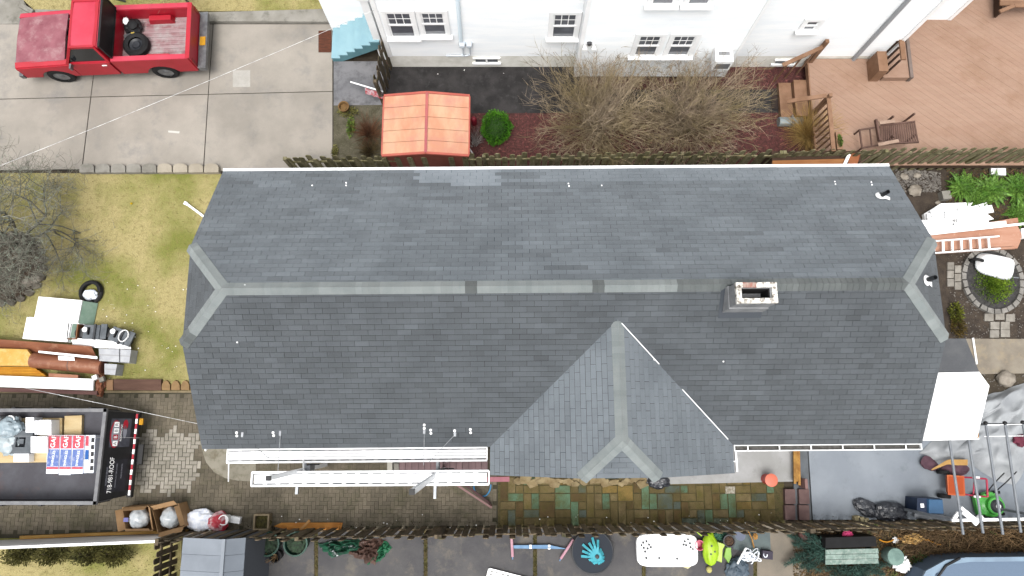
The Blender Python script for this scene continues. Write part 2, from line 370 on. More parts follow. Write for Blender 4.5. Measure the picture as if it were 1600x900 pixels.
# flagstone patio
fp = ST('flagstone_patio', poly([(778, 690), (1224, 690), (1226, 818), (778, 826)], -.05, -.004), m_moss)
XF[fp.name] = Matrix.Identity(4)
A, B = G(781, 822), G(1219, 750); cell = .205
nx, ny = int((B.x - A.x) / cell), int((B.y - A.y) / cell) + 1
used = [[False] * ny for _ in range(nx)]
kinds = ['olive'] * 8 + ['tan'] * 5 + ['brown'] * 6 + ['ochre'] * 2 + ['teal'] * 4 + ['slate'] * 3
shp = {}
for i in range(nx):
    for j in range(ny):
        if used[i][j]: continue
        opts = [(1, 1), (1, 2), (1, 2), (1, 2), (2, 1), (2, 1), (2, 2), (1, 3)]; random.shuffle(opts)
        for sw, sh in opts + [(1, 1)]:
            if i + sw <= nx and j + sh <= ny and not any(used[i + a_][j + b2] for a_ in range(sw) for b2 in range(sh)): break
        for a_ in range(sw):
            for b2 in range(sh): used[i + a_][j + b2] = True
        kk = random.choice(kinds)
        if (sw, sh, kk) not in shp:
            mm = MB().prism([(.008, .008, 0), (sw * cell - .008, .01, 0), (sw * cell - .009, sh * cell - .008, 0), (.01, sh * cell - .009, 0)], -.04, .012, shrink=.008).mesh('flagstone')
            mm.materials.append(m_flag[kk]); shp[(sw, sh, kk)] = mm
        piece('flagstone', shp[(sw, sh, kk)], (A.x + i * cell, A.y + j * cell, rr(-.004, .006)), (rr(-.01, .01), rr(-.01, .01), rr(-.01, .01)), fp)
mo = MB()
def moss_mask(x, y): return fbm(x * 2.2, y * 2.2) > .08
scatter_blades(mo, GP([(778, 752), (1224, 752), (1226, 818), (778, 826)]), 3000, .01, .035, .008, z=.01, mask=moss_mask)
scatter_blades(mo, GP([(300, 820), (1500, 800), (1500, 826), (300, 838)]), 5000, .02, .07, .009, z=.0)
o = ST('moss', mo, mat('moss', c(92, 96, 40), c(74, 66, 34), 3, tone=.4, grain=.1), 'stuff')

# neighbour's yard in front: slabs with grass in the joints
ny_ = ST('lower_yard', poly([(284, 836), (1290, 818), (1290, 1200), (274, 1200)], -.05, -.012), m_moss)
XF[ny_.name] = Matrix.Identity(4)
jx = [284, 494, 665, 836, 1006, 1180, 1262]
for i in range(len(jx) - 1):
    for y0, y1 in ((832 - i * 2.5, 988), (992, 1200)):
        def sx(x, y): return x + (x - 804) * 0.0 * (y - 860)
        P('slab', poly([(jx[i] + 3.0, y0), (jx[i + 1] - 3.0, y0), (jx[i + 1] - 3.0, y1), (jx[i] + 3.0, y1)], -.05, .005), m_yard2 if i == 5 else m_yard, ny_)
jb = MB()
for x in jx[1:-1]: scatter_blades(jb, GP([(x - 4, 838), (x + 4, 838), (x + 4, 1000), (x - 4, 1000)]), 900, .02, .07, .009, z=-.01)
o = ST('joint_weeds', jb, mat('joint_weed', c(140, 126, 48), c(104, 104, 44), 6, tone=.4, grain=0), 'stuff')
ST('debris_bed', poly([(1240, 812), (1900, 808), (1900, 1200), (1262, 1200)], -.055, -.006), mat('debris_bed', c(84, 66, 46), c(58, 48, 34), 5, bump=.9, bsc=30, c3=c(66, 72, 36), sc3=4, lo3=.52, hi3=.66, grain=.3))

for nm, q, m_ in (('repair_patch', [(364, 110), (391, 110), (391, 136), (364, 136)], mat('patch_concrete', c(206, 202, 194), c(194, 190, 182), 4)), ('paint_mark', [(263, 204), (281, 205.5), (280, 208.5), (263, 207)], mat('mark_white', c(232, 230, 222)))):
    P(nm, poly(q, .003, .0065), m_, dw)
# ------------------------------------------------------------------ main house
HC, HYAW = Vector((1.12, 2.755, 0)), R(.45)
house = T('house', 'single storey house with long dark grey shingle roof and clipped gables', 'house', HC, HYAW)
HX = XF[house.name]
EH, SL, HL, HD = 2.6, .60, 8.2, 3.335          # eave height, slope, half length, half depth
AN = math.atan(SL); RZ = EH + SL * HD; RUN = 1.05; ZJ = EH + 1.35; YJ = HD - 1.35 / SL
XD, HW, YF, SD = 1.12, 2.77, -3.955, .58        # front gable
ZD = EH + HW * SD; WJ = .81; ZJD = ZD - WJ * SD; DRUN = .785; YA = -HD + (ZD - EH) / SL
P('wall', MB().box((0, 0, EH / 2 - .05), (2 * HL - .7, 2 * HD - .7, EH - .1)).box((XD, -HD, EH / 2 - .05), (2 * HW - .6, .7, EH - .1))
  .add([(-HL + .35, -HD + .35, EH - .1), (-HL + .35, HD - .35, EH - .1), (-HL + .35, 0, RZ - .65)], [(0, 1, 2)]).add([(HL - .35, -HD + .35, EH - .1), (HL - .35, HD - .35, EH - .1), (HL - .35, 0, RZ - .65)], [(2, 1, 0)])
  .add([(XD - HW + .4, -HD - .352, EH - .1), (XD + HW - .4, -HD - .352, EH - .1), (XD + WJ, -HD - .352, ZJD - .02), (XD - WJ, -HD - .352, ZJD - .02)], [(0, 1, 2, 3)]),
  mat('house_wall', (.6, .6, .58), rough=.8), house, local=True)
tj, tr = 1.35 / math.sin(AN), (RZ - EH) / math.sin(AN)
sd_a = math.atan(SD); thr = math.hypot(RUN, RZ - ZJ); dth = math.hypot(DRUN, ZD - ZJD)
ca, sa, cd_, sd2 = math.cos(AN), math.sin(AN), math.cos(sd_a), math.sin(sd_a)
tjd, trd = (ZJD - EH) / sd2, (ZD - EH) / sd2
V3 = Vector
planes = [  # name, origin, s, t, polygon (s, t)
    ('back', V3((HL, HD, EH)), V3((-1, 0, 0)), V3((0, -ca, sa)), [(0, 0), (2 * HL, 0), (2 * HL, tj), (2 * HL - RUN, tr), (RUN, tr), (0, tj)]),
    ('front', V3((-HL, -HD, EH)), V3((1, 0, 0)), V3((0, ca, sa)), [(0, 0), (2 * HL, 0), (2 * HL, tj), (2 * HL - RUN, tr), (RUN, tr), (0, tj)]),
    ('hipl', V3((-HL, YJ, ZJ)), V3((0, -1, 0)), V3((RUN, 0, RZ - ZJ)) / thr, [(0, 0), (2 * YJ, 0), (YJ, thr)]),
    ('hipr', V3((HL, -YJ, ZJ)), V3((0, 1, 0)), V3((-RUN, 0, RZ - ZJ)) / thr, [(0, 0), (2 * YJ, 0), (YJ, thr)]),
    ('dl', V3((XD - HW, YA, EH)), V3((0, -1, 0)), V3((cd_, 0, sd2)), [(YA + HD, 0), (YA - YF, 0), (YA - YF, tjd), (YA - YF - DRUN, trd), (0, trd)]),
    ('dr', V3((XD + HW, YF, EH)), V3((0, 1, 0)), V3((-cd_, 0, sd2)), [(0, 0), (-HD - YF, 0), (YA - YF, trd), (DRUN, trd), (0, tjd)]),
    ('dh', V3((XD - WJ, YF, ZJD)), V3((1, 0, 0)), V3((0, DRUN, ZD - ZJD)) / dth, [(0, 0), (2 * WJ, 0), (WJ, dth)]),
]
deckm = MB()
def clip(pts, pl):
    n = len(pl)
    for i in range(n):
        a, b = pl[i], pl[(i + 1) % n]; ex, ey = b[0] - a[0], b[1] - a[1]; outp = []
        for k in range(len(pts)):
            p, q = pts[k], pts[(k + 1) % len(pts)]
            dp = ex * (p[1] - a[1]) - ey * (p[0] - a[0]); dq = ex * (q[1] - a[1]) - ey * (q[0] - a[0])
            if dp >= -1e-9: outp.append(p)
            if (dp > 1e-9 and dq < -1e-9) or (dp < -1e-9 and dq > 1e-9):
                f = dp / (dp - dq); outp.append((p[0] + (q[0] - p[0]) * f, p[1] + (q[1] - p[1]) * f))
        pts = outp
        if len(pts) < 3: return []
    return pts
def project(p):
    q = HX @ p; d = q - V3((0, 0, CAM_H)); f = V3((0, math.sin(TILT), -math.cos(TILT))); u = V3((0, math.cos(TILT), math.sin(TILT)))
    return d.x / d.dot(f), d.dot(u) / d.dot(f)
TABW, EXPO = .308, .127
tabs = []
for nm, O, s, t, pl in planes:
    nrm = s.cross(t).normalized()
    if nrm.z < 0: nrm = -nrm
    base = [O + s * a + t * b for a, b in pl]; k = len(pl)
    deckm.add([p - nrm * .006 for p in base] + [p - nrm * .07 for p in base], [tuple(range(k)), tuple(range(2 * k - 1, k - 1, -1))] + [(i, k + i, k + (i + 1) % k, (i + 1) % k) for i in range(k)])
    smin, smax = min(a for a, _ in pl), max(a for a, _ in pl); tmax = max(b for _, b in pl)
    row = 0
    while row * EXPO < tmax:
        t0 = row * EXPO; off = ((row % 2) * .5 + (row // 2 % 3) * .0) * TABW
        strip_tone = 0
        ncol = int((smax - smin) / TABW) + 3
        for ci in range(-1, ncol):
            if (ci + row) % 3 == 0 or ci == -1: strip_tone = random.gauss(0, 1)
            s0 = smin + ci * TABW - off
            ra, rb = rr(-.002, .002), rr(-.002, .002)
            sag = rr(-.002, .002)
            q = clip([(s0 + .003 + ra, t0 + .009 + sag), (s0 + TABW - .003 + rb, t0 + .009 + sag), (s0 + TABW - .003 + rb, t0 + EXPO), (s0 + .003 + ra, t0 + EXPO)], pl)  # gap bares the dark underlay as a drawn shadow line under each course
            if len(q) < 3: continue
            mid_s = sum(a for a, _ in q) / len(q); P3 = O + s * mid_s + t * (t0 + .06)
            if nm == 'front' and abs(P3.x - XD) < (YA - P3.y) / (YA + HD) * HW - .25 and P3.y < YA - .2: continue
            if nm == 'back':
                tone = .84 + strip_tone * .11 + random.gauss(0, .05)  # raised tone paints the back slope's brighter light into its colour
                wx = HX @ P3
                ipx = project(P3)[0] * F_PX + 800; 
                if ipx < 570 : tone += .0
                # later repair: lighter courses along the back eave
                if (row < 3 and 650 < ipx < 775) or (row == 3 and 655 < ipx < 775) or (row == 4 and 708 < ipx < 775): tone = 1.75 + random.gauss(0, .04)
                elif row < (4 if ipx < 1250 else 3) and 775 <= ipx and not (row in (1, 2) and ipx < 848): tone = 1.25 + random.gauss(0, .04)
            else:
                tone = .2 + random.gauss(0, .06) + strip_tone * .025  # low tone paints the front slope's dimmer light into its colour
                if nm in ('dl', 'dr', 'dh'): tone = 1.0 + random.gauss(0, .06) + strip_tone * .06  # front gable planes: brighter light put into the tone
            def sh(a, b, k_=1.0): return O + s * a + t * b + nrm * (.0022 + .005 * max(0, 1 - (b - t0) / EXPO)) * k_
            top = [sh(a, b) for a, b in q]; bot = [O + s * a + t * b - nrm * .004 for a, b in q]; n = len(q)
            pr = [project(p) for p in top]
            area = abs(sum(pr[i][0] * pr[(i + 1) % n][1] - pr[(i + 1) % n][0] * pr[i][1] for i in range(n)))
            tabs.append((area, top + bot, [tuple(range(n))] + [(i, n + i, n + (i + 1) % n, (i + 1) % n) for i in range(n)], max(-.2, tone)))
        row += 1
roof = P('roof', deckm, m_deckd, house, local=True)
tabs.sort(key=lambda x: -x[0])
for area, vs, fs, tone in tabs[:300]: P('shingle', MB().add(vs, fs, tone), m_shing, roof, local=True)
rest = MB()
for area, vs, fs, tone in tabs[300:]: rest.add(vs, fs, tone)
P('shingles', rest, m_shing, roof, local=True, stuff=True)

def caps(A, B, d1, d2, tonef, wd=.155, first=0):
    A, B = V3(A), V3(B); L = (B - A).length; ax = (B - A) / L; n = max(1, round(L / EXPO)); e = L / n
    up = -(d1 + d2).normalized()
    for i in range(n):
        p0, p1 = A + ax * (i * e - .012), A + ax * ((i + 1) * e + .012)
        def ring(p, h): return [p + d1 * wd + up * h, p + d1 * wd * .35 + up * (h + .012), p + up * (h + .022), p + d2 * wd * .35 + up * (h + .012), p + d2 * wd + up * h]
        a, b = ring(p0, .021), ring(p1, .008); lo = ring(p0, .006)
        vs = a + b + lo
        fs = [(i_, i_ + 1, i_ + 6, i_ + 5) for i_ in range(4)] + [(10 + i_, 11 + i_, i_ + 1, i_) for i_ in range(4)] + [(0, 5, 10), (4, 14, 9)]
        P('ridge_cap', MB().add(vs, fs, tonef(i / n) + random.gauss(0, .05)), m_cap, roof, local=True)
fdn, bdn = V3((0, -ca, -sa)), V3((0, ca, -sa))
def ridge_tone(f):
    px = 355 + f * 1072
    if 726 < px < 750 or 930 < px < 948: return -.02
    if px > 1066: return .02 + (.1 if px < 1250 else -.03)
    return .56
caps((-HL + RUN, 0, RZ), (HL - RUN, 0, RZ), fdn, bdn, ridge_tone)
ldn, rdn = V3((-RUN, 0, -(RZ - ZJ))).normalized(), V3((RUN, 0, -(RZ - ZJ))).normalized()
for sx_ in (-1, 1):
    hd = ldn if sx_ < 0 else rdn
    for sy_ in (-1, 1):
        a, b = V3((sx_ * HL, sy_ * YJ, ZJ)), V3((sx_ * (HL - RUN), 0, RZ)); ax = (b - a).normalized()
        md = bdn if sy_ > 0 else fdn
        # directions in each plane square to the hip line
        def perp(nn, ref):
            v = ax.cross(nn).normalized(); return v if v.dot(ref) > 0 else -v
        n_main = V3((0, sy_ * sa, ca)); n_hip = V3((sx_ * (RZ - ZJ), 0, RUN)).normalized()
        d1 = perp(n_main, V3((-sx_, sy_ * .5, 0))); d2 = perp(n_hip, V3((0, -sy_, 0)))
        first_dark = (sx_ < 0 and sy_ < 0)
        caps(a, b, d1, d2, lambda f, q=first_dark: (-.0 if (q and f < .2) else .6))
dld, drd = V3((-cd_, 0, -sd2)), V3((cd_, 0, -sd2))
caps((XD, YF + DRUN, ZD), (XD, YA - .05, ZD), dld, drd, lambda f: .6)
for sx_ in (-1, 1):
    a, b = V3((XD + sx_ * WJ, YF, ZJD)), V3((XD, YF + DRUN, ZD)); ax = (b - a).normalized()
    n_main = V3((sx_ * sd2, 0, cd_)); n_hip = V3((0, -(ZD - ZJD), DRUN)).normalized()
    v1 = ax.cross(n_main).normalized(); v1 = v1 if v1.dot(V3((sx_, .6, 0))) > 0 else -v1
    v2 = ax.cross(n_hip).normalized(); v2 = v2 if v2.dot(V3((-sx_, 0, 0))) > 0 else -v2
    caps(a, b, v1, v2, lambda f: .62)
# white gutters, drip edges
P('drip_edge', MB().box((0, HD + .03, EH - .012), (2 * HL + .02, .075, .02)).box((0, HD + .06, EH - .08), (2 * HL + .02, .02, .14)), m_white, house, local=True)
P('drip_edge', MB().box((-1.5, -HD - .012, EH - .03), (4.3, .02, .05)), m_white, house, local=True) if False else None
gx0, gx1 = XD + HW + .03, HL - .02
gut = P('gutter', MB().box(((gx0 + gx1) / 2, -HD - .13, EH - .035), (gx1 - gx0, .02, .11)).box(((gx0 + gx1) / 2, -HD - .07, EH - .1), (gx1 - gx0, .12, .015))
        .box(((gx0 + gx1) / 2, -HD - .012, EH - .045), (gx1 - gx0, .015, .09)).box((gx0, -HD - .07, EH - .05), (.02, .14, .11)).box((gx1, -HD - .07, EH - .05), (.02, .14, .11)), m_white, house, local=True)
P('gutter_debris', MB().box(((gx0 + gx1) / 2, -HD - .07, EH - .06), (gx1 - gx0 - .06, .085, .05)), mat('wet_leaves', c(110, 108, 104), c(80, 78, 74), 9, bump=.6), gut, local=True)
for i in range(6): P('hanger', MB().box((gx0 + .3 + i * .72, -HD - .07, EH + .01), (.025, .13, .008)), m_white, gut, local=True)
P('gutter', MB().box((XD + HW + .05, -HD - .36, EH - .03), (.035, .46, .1)).box((XD + HW + .01, -HD - .36, EH + .012), (.12, .02, .01)), m_white, house, local=True, label='short white gutter on the side of the front gable')
fa = MB()
for sx_ in (-1, 1):
    for sy_ in (-1, 1): fa.bar((sx_ * (HL - .04), sy_ * HD, EH - .16), (sx_ * (HL - .04), sy_ * YJ, ZJ - .16), .03, .17)
fa.box((0, -HD + .03, EH - .16), (2 * HL - .1, .03, .16)); fa.box((XD, YF + .04, EH - .16), (2 * HW - .1, .03, .16))
P('fascia', fa, m_white, house, local=True)
# valley flashing edge on the front gable
def valley(f): return V3((XD + HW * (1 - f), -HD + (YA + HD) * f, EH + (ZD - EH) * f + .03))
for f0, f1 in ((.05, .46), (.66, .97)):
    P('valley_flashing', MB().tube([valley(f0), valley((f0 + f1) / 2), valley(f1)], .011, 5), m_white, house, local=True)

# chimney
cb = MB(); cz0, cz1 = RZ - .75, RZ + .62
def on_house(px, py, z): return HX.inverted() @ G(px, py, z)
c0, c1_ = on_house(1153, 474, cz1), on_house(1212, 441, cz1); cx, cy, cw, cdp = (c0.x + c1_.x) / 2, (c0.y + c1_.y) / 2, c1_.x - c0.x, c1_.y - c0.y
m_chim = mat('chimney_parge', c(176, 178, 180), c(150, 152, 155), 3, bump=.5, bsc=25, c3=c(112, 112, 112), sc3=5, lo3=.58, hi3=.75, grain=.1)
for sx_, sy_, w_, d_ in ((0, -1, cw, .11), (0, 1, cw, .11), (-1, 0, .11, cdp - .22), (1, 0, .11, cdp - .22)):
    cb.box((cx + sx_ * (cw - .11) / 2, cy + sy_ * (cdp - .11) / 2, (cz0 + cz1) / 2), (w_, d_, cz1 - cz0 - .1))
chim = P('chimney', cb, m_chim, house, local=True)
P('chimney_collar', MB().box((cx, cy, cz0 + .52), (cw + .09, cdp + .09, .66), taper=.93), m_chim, chim, local=True)
rim = MB(); m_rim = mat('chimney_rim', (.62, .61, .57), (.46, .44, .4), 9, bump=.9, bsc=25, c3=c(120, 106, 92), sc3=9, lo3=.5, hi3=.64, grain=.1)
nb = 0
for side in range(4):
    n = 6 if side < 2 else 4
    for i in range(n):
        f = (i + .5) / n - .5
        if side < 2: x, y, sx_, sy_ = cx + f * (cw + .03), cy + (side * 2 - 1) * (cdp - .1) / 2, (cw + .03) / n - .004, .1
        else: x, y, sx_, sy_ = cx + ((side - 2) * 2 - 1) * (cw - .07) / 2, cy + f * (cdp - .205), .1, (cdp - .205) / n - .004
        mb_ = MB().box((x, y, cz1 - .03 + rr(-.012, .012)), (sx_, sy_, .09 + rr(-.01, .01)), rz=rr(-.05, .05))
        P('brick', mb_, mat('red_brick', c(186, 126, 112), c(200, 180, 168), 14, bump=.6) if (side == 1 and i in (1, 2)) else m_rim, chim, local=True)
P('flue', MB().box((cx, cy, cz0 + .3), (cw - .2, cdp - .2, .1)).box((cx - cw / 2 + .12, cy, cz1 - .4), (.025, cdp - .21, .64)).box((cx + cw / 2 - .12, cy, cz1 - .4), (.025, cdp - .21, .64)).box((cx, cy - cdp / 2 + .12, cz1 - .4), (cw - .26, .025, .64)).box((cx, cy + cdp / 2 - .12, cz1 - .4), (cw - .26, .025, .64)), mat('soot', c(34, 30, 28), c(22, 20, 20), 5), chim, local=True)
P('chimney_flashing', MB().box((cx - cw / 2 - .085, cy - .02, RZ - .11), (.07, cdp + .16, .02), rx=0).add(
    [V3((cx - cw / 2 - .1, cy - cdp / 2 - .17, 0)), V3((cx + cw / 2 + .03, cy - cdp / 2 - .17, 0)), V3((cx + cw / 2 + .03, cy - cdp / 2 - .04, 0)), V3((cx - cw / 2 - .1, cy - cdp / 2 - .04, 0))], [(0, 1, 2, 3)]) if False else
  MB().add([V3((x, y, EH + SL * (HD - abs(y)) + .02)) for x, y in ((cx - cw / 2 - .11, cy - cdp / 2 - .15), (cx + cw / 2 + .02, cy - cdp / 2 - .15), (cx + cw / 2 + .02, cy - cdp / 2 - .02), (cx - cw / 2 - .11, cy - cdp / 2 - .02), (cx - cw / 2 - .11, 0), (cx - cw / 2 - .02, 0), (cx - cw / 2 - .02, cy - cdp / 2 - .02))],
  [(0, 1, 2, 3), (3, 6, 5, 4)]), mat('lead_flashing', c(72, 78, 86), rough=.5), chim, local=True)

# plumbing vents on the roof
def roof_z(lx, ly):
    z = EH + SL * (HD - abs(ly))
    return min(z, ZJ + (HL - abs(lx)) / RUN * (RZ - ZJ))
m_pipe = mat('black_pipe', c(62, 66, 70), c(50, 52, 56), 8, rough=.45)
for px, py, ang in ((1385, 301, 150), (1447, 438, 250)):
    p = on_house(px, py, RZ - (1.15 if py < 350 else .35)); z = roof_z(p.x, p.y); p.z = z
    vent = P('vent_pipe', MB().lathe([(.05, z - .1), (.05, z + .34), (.043, z + .34), (.043, z + .1)], (p.x, p.y, 0), 14), m_pipe, house, local=True, smooth=True)
    nn = V3((0, sa if p.y > 0 else -sa, ca)) if py < 350 else V3((RZ - ZJ, 0, RUN)).normalized()
    q = nn.to_track_quat('Z', 'Y').to_matrix(); bm_ = MB()
    ringp = [(.12 * math.cos(a) , .12 * math.sin(a)) for a in [i * math.pi / 8 for i in range(16)]]
    bm_.add([V3((p.x, p.y, z)) + q @ V3((a, b, .025)) for a, b in ringp] + [V3((p.x, p.y, z)) + q @ V3((a * .5, b * .5, .09)) for a, b in ringp], [(i, (i + 1) % 16, 16 + (i + 1) % 16, 16 + i) for i in range(16)])
    a_ = R(ang); dv = V3((math.cos(a_), math.sin(a_), 0)); pv_ = V3((-dv.y, dv.x, 0))
    bm_.add([V3((p.x, p.y, z)) + q @ (dv * l_ + pv_ * w_ + V3((0, 0, .022))) for l_, w_ in ((.08, -.05), (.22, -.06), (.2, .05), (.09, .06))], [(0, 1, 2, 3)])
    P('pipe_flashing', bm_, m_white, vent, local=True)
# bare nail heads and tar spots on the shingles
m_dot = mat('bright_nail', (.8, .8, .8), rough=.4)
for px, py in ((488, 290), (541, 286), (541, 290), (888, 287), (889, 291), (940, 290), (1304, 284), (1305, 288), (1361, 285), (1362, 289), (371, 535), (1130, 565), (1022, 562), (383, 446)):
    for it in range(1):
        z = RZ - .8
        for _ in range(8): p = on_house(px, py, z); z = roof_z(p.x, p.y)
        P('nail_head', MB().lathe([(.018, 0), (.018, .006), (.008, .01)], (p.x, p.y, z + .012), 8), m_dot, roof, local=True)
# ------------------------------------------------------------------ white neighbour house
YW = G(730, 104).y
def on_wall(px, py, Y):
    u = (px - 800.0) / F_PX; v = (450.0 - py) / F_PX
    dy = math.sin(TILT) + v * math.cos(TILT); dz = -math.cos(TILT) + v * math.sin(TILT)
    t = Y / dy; return V3((u * t, Y, CAM_H + dz * t))
xw0, xw1 = G(613, 104).x, G(1385, 93, .5).x
YB = G(1010, 119, .25).y; xb0, xb1 = G(897, 118, .25).x, G(1131, 120, .25).x
YE = G(1465, 30, .5).y; xe1 = G(1485, 30, .5).x
wh = T('neighbour_house', 'tall white clapboard house with double hung windows behind the bare shrubs', 'house', V3(((xw0 + xw1) / 2, YW + 3, 0)))
def clap(mb, x0, x1, Y, z0, z1, e=.115):
    z = z0
    while z < z1 - .001:
        zt = min(z + e, z1)
        mb.add([(x0, Y - .016, z), (x1, Y - .016, z), (x1, Y, zt), (x0, Y, zt)], [(0, 1, 2, 3)])
        mb.add([(x0, Y, z), (x1, Y, z), (x1, Y - .016, z), (x0, Y - .016, z)], [(0, 1, 2, 3)]); z = zt
ZT = 6.2; NB = 7.5
P('wall', MB().box(((xw0 + xw1) / 2, YW + .02 + NB / 2, ZT / 2 + .3), (xw1 - xw0, NB, ZT - .6)), m_side, wh)
for xa_, xb_ in ((xw0, xb0 - .002), (xb1 + .002, xw1)):
    w_ = MB(); clap(w_, xa_, xb_, YW, .62, ZT); P("siding", w_, m_side, wh)
P('foundation', MB().box(((xw0 + xw1) / 2, YW + 1.99, .3), (xw1 - xw0 - .02, 4, .62)), m_found, wh)
bay = MB(); clap(bay, xb0, xb1, YB, .27, ZT); bay.box(((xb0 + xb1) / 2, (YB + YW) / 2 + .01, ZT / 2 + .13), (xb1 - xb0 - .004, YW - YB - .02, ZT - .27)); bayo = P('bay', bay, m_side, wh)
P('corner_board', MB().box((xb0 + .04, YB - .02, ZT / 2 + .13), (.1, .02, ZT - .26)), m_white, bayo)
P('corner_board', MB().box((xb1 - .03, YB - .02, ZT / 2 + .13), (.08, .02, ZT - .26)), m_white, bayo)
P('corner_board', MB().box((xw0 + .05, YW - .025, ZT / 2 + .3), (.12, .02, ZT - .6)), m_white, wh)
P('corner_board', MB().box((xw1 - .04, YW - .025, ZT / 2 + .3), (.1, .02, ZT - .6)), m_white, wh)
we = MB(); clap(we, xw1 - .5, xe1, YE, .5, 4.4); we.box(((xw1 + xe1) / 2, YE + 1.52, 2.3), (xe1 - xw1, 3, 4.2)); P('wing', we, m_side, wh)
P('corner_board', MB().box((xe1 - .03, YE - .025, 2.4), (.1, .02, 3.8)), m_white, wh)
P('roof', MB().add([(xw0 - .3, YW + .6, ZT - .1), (xw1 + .3, YW + .6, ZT - .1), (xw1 + .3, YW + NB / 2, ZT + 2.6), (xw0 - .3, YW + NB / 2, ZT + 2.6), (xw0 - .3, YW + NB + .3, ZT - .1), (xw1 + .3, YW + NB + .3, ZT - .1)], [(0, 1, 2, 3), (3, 2, 5, 4), (0, 3, 4), (1, 5, 2)]), m_shing, wh)
def window(x0, x1, z0, z1, Y, muntin=True, split=.52, casing=.1, parent=wh, name='window'):
    fr = MB(); cx_ = (x0 + x1) / 2
    for a, b, zz0, zz1 in ((x0 - casing, x0, z0, z1), (x1, x1 + casing, z0, z1), (x0 - casing, x1 + casing, z1, z1 + casing)):
        fr.box(((a + b) / 2, Y - .035, (zz0 + zz1) / 2), (b - a, .05, zz1 - zz0))
    zm = z0 + (z1 - z0) * split
    fr.box((cx_, Y - .02, zm), (x1 - x0, .05, .06)); fr.box((cx_, Y - .02, z0 + .03), (x1 - x0, .045, .06)); fr.box((cx_, Y - .015, z1 - .025), (x1 - x0, .045, .05))
    for xx in (x0 + .02, x1 - .02): fr.box((xx, Y - .017, (z0 + z1) / 2), (.04, .04, z1 - z0))
    wn = P(name, fr, m_white, parent)
    P('sill', MB().box((cx_, Y - .07, z0 - .03), (x1 - x0 + 2 * casing + .08, .14, .06)), m_white, wn)
    if muntin:
        for i in range(3):
            for j in range(2):
                a = x0 + .04 + (x1 - x0 - .08) * i / 3; b = x0 + .04 + (x1 - x0 - .08) * (i + 1) / 3
                za = zm + .03 + (z1 - .05 - zm - .03) * j / 2; zb = zm + .03 + (z1 - .05 - zm - .03) * (j + 1) / 2
                P('pane', MB().box(((a + b) / 2, Y - .018, (za + zb) / 2), (b - a - .024, .012, zb - za - .024)), m_glass, wn)
        P('muntin', MB().box((cx_, Y - .02, (zm + z1) / 2), (x1 - x0 - .06, .018, .02)).box((x0 + .04 + (x1 - x0 - .08) / 3, Y - .02, (zm + z1) / 2), (.02, .02, z1 - zm - .06)).box((x0 + .04 + (x1 - x0 - .08) * 2 / 3, Y - .02, (zm + z1) / 2), (.02, .02, z1 - zm - .06)), m_white, wn)
    else: P('pane', MB().box((cx_, Y - .018, (zm + z1) / 2), (x1 - x0 - .08, .012, z1 - zm - .08)), m_glass, wn)
    P('pane', MB().box((cx_, Y - .012, (z0 + zm) / 2 + .01), (x1 - x0 - .08, .012, zm - z0 - .09)), m_glass, wn)
    return wn
def wpx(xa, xb, yb, yt, Y, **k):
    a, b = on_wall(xa, yb, Y), on_wall(xb, yb, Y); zt = on_wall(xa, yt, Y).z
    return window(a.x, b.x, a.z, zt, Y, **k)
wpx(613, 651, 57, 18, YW); wpx(664, 699, 54, 18, YW)
wpx(861, 897, 58, 20, YW)
wpx(989, 1023, 86, 54, YB); wpx(1040, 1074, 86, 54, YB)
wpx(1016, 1051, 6, -32, YB); wpx(1072, 1106, 6, -32, YB)
wpx(1251, 1270, 46, 31, YW, muntin=False)
for xa, xb, yb, yt in ((742, 779, 96, 90), (1209, 1241, 98, 93)):
    a, b = on_wall(xa, yb, YW), on_wall(xb, yb, YW); zt = on_wall(xa, yt, YW).z; mid = (a.x + b.x) / 2
    bw = P('basement_window', MB().box((mid, YW - .03, a.z - .05), (b.x - a.x + .14, .08, .07)).box((mid, YW - .03, zt + .03), (b.x - a.x + .1, .06, .05)).box((mid, YW - .03, (a.z + zt) / 2), (.05, .05, zt - a.z)), m_white, wh)
    P('pane', MB().box(((a.x + mid) / 2, YW - .016, (a.z + zt) / 2), (mid - a.x - .05, .014, zt - a.z)), m_glass, bw)
    P('pane', MB().box(((b.x + mid) / 2, YW - .016, (a.z + zt) / 2), (mid - a.x - .05, .014, zt - a.z)), m_glass, bw)
def pipe_on_wall(px0, py0, px1, py1, Y, r, name, m, out_=.06):
    a, b = on_wall(px0, py0, Y), on_wall(px1, py1, Y); a.y -= out_; b.y -= out_
    return P(name, MB().tube([a, b], r, 8), m, wh, smooth=True)
m_pale = mat('pale_grey_metal', (.55, .6, .64), (.48, .52, .56), 4, rough=.45)
pipe_on_wall(720, 60, 712, -40, YW, .05, 'downspout', mat('pale_blue_pipe', (.62, .72, .78), rough=.5))
pipe_on_wall(1326, 98, 1427, -12, YW, .055, 'downspout', mat('grey_downspout', c(196, 200, 204), rough=.4))
for px in (722, 733):
    a = on_wall(px, 66, YW); me_ = P('meter', MB().lathe([(.0, -.16), (.075, -.15), (.085, -.06), (.1, -.05), (.1, 0)], a, 14, 'Y'), m_pale, wh, smooth=True)
    P('conduit', MB().tube([a + V3((0, -.05, -.1)), a + V3((0, -.05, -.55)), a + V3((-.1, -.05, -.62)), a + V3((-.5, -.05, -.62))], .022, 6), m_pale, me_, smooth=True)
a = on_wall(921, 66, YB)
fl = P('flood_light', MB().lathe([(.06, -.08), (.07, 0)], a, 12, 'Y'), mat('dark_fitting', c(90, 90, 92), rough=.5), wh, smooth=True)
for s_ in (-1, 1): P('lamp_head', MB().lathe([(.03, .0), (.075, -.14), (.07, -.15)], a + V3((s_ * .12, -.05, -.06)), 12, 'Y'), m_white, fl, smooth=True)
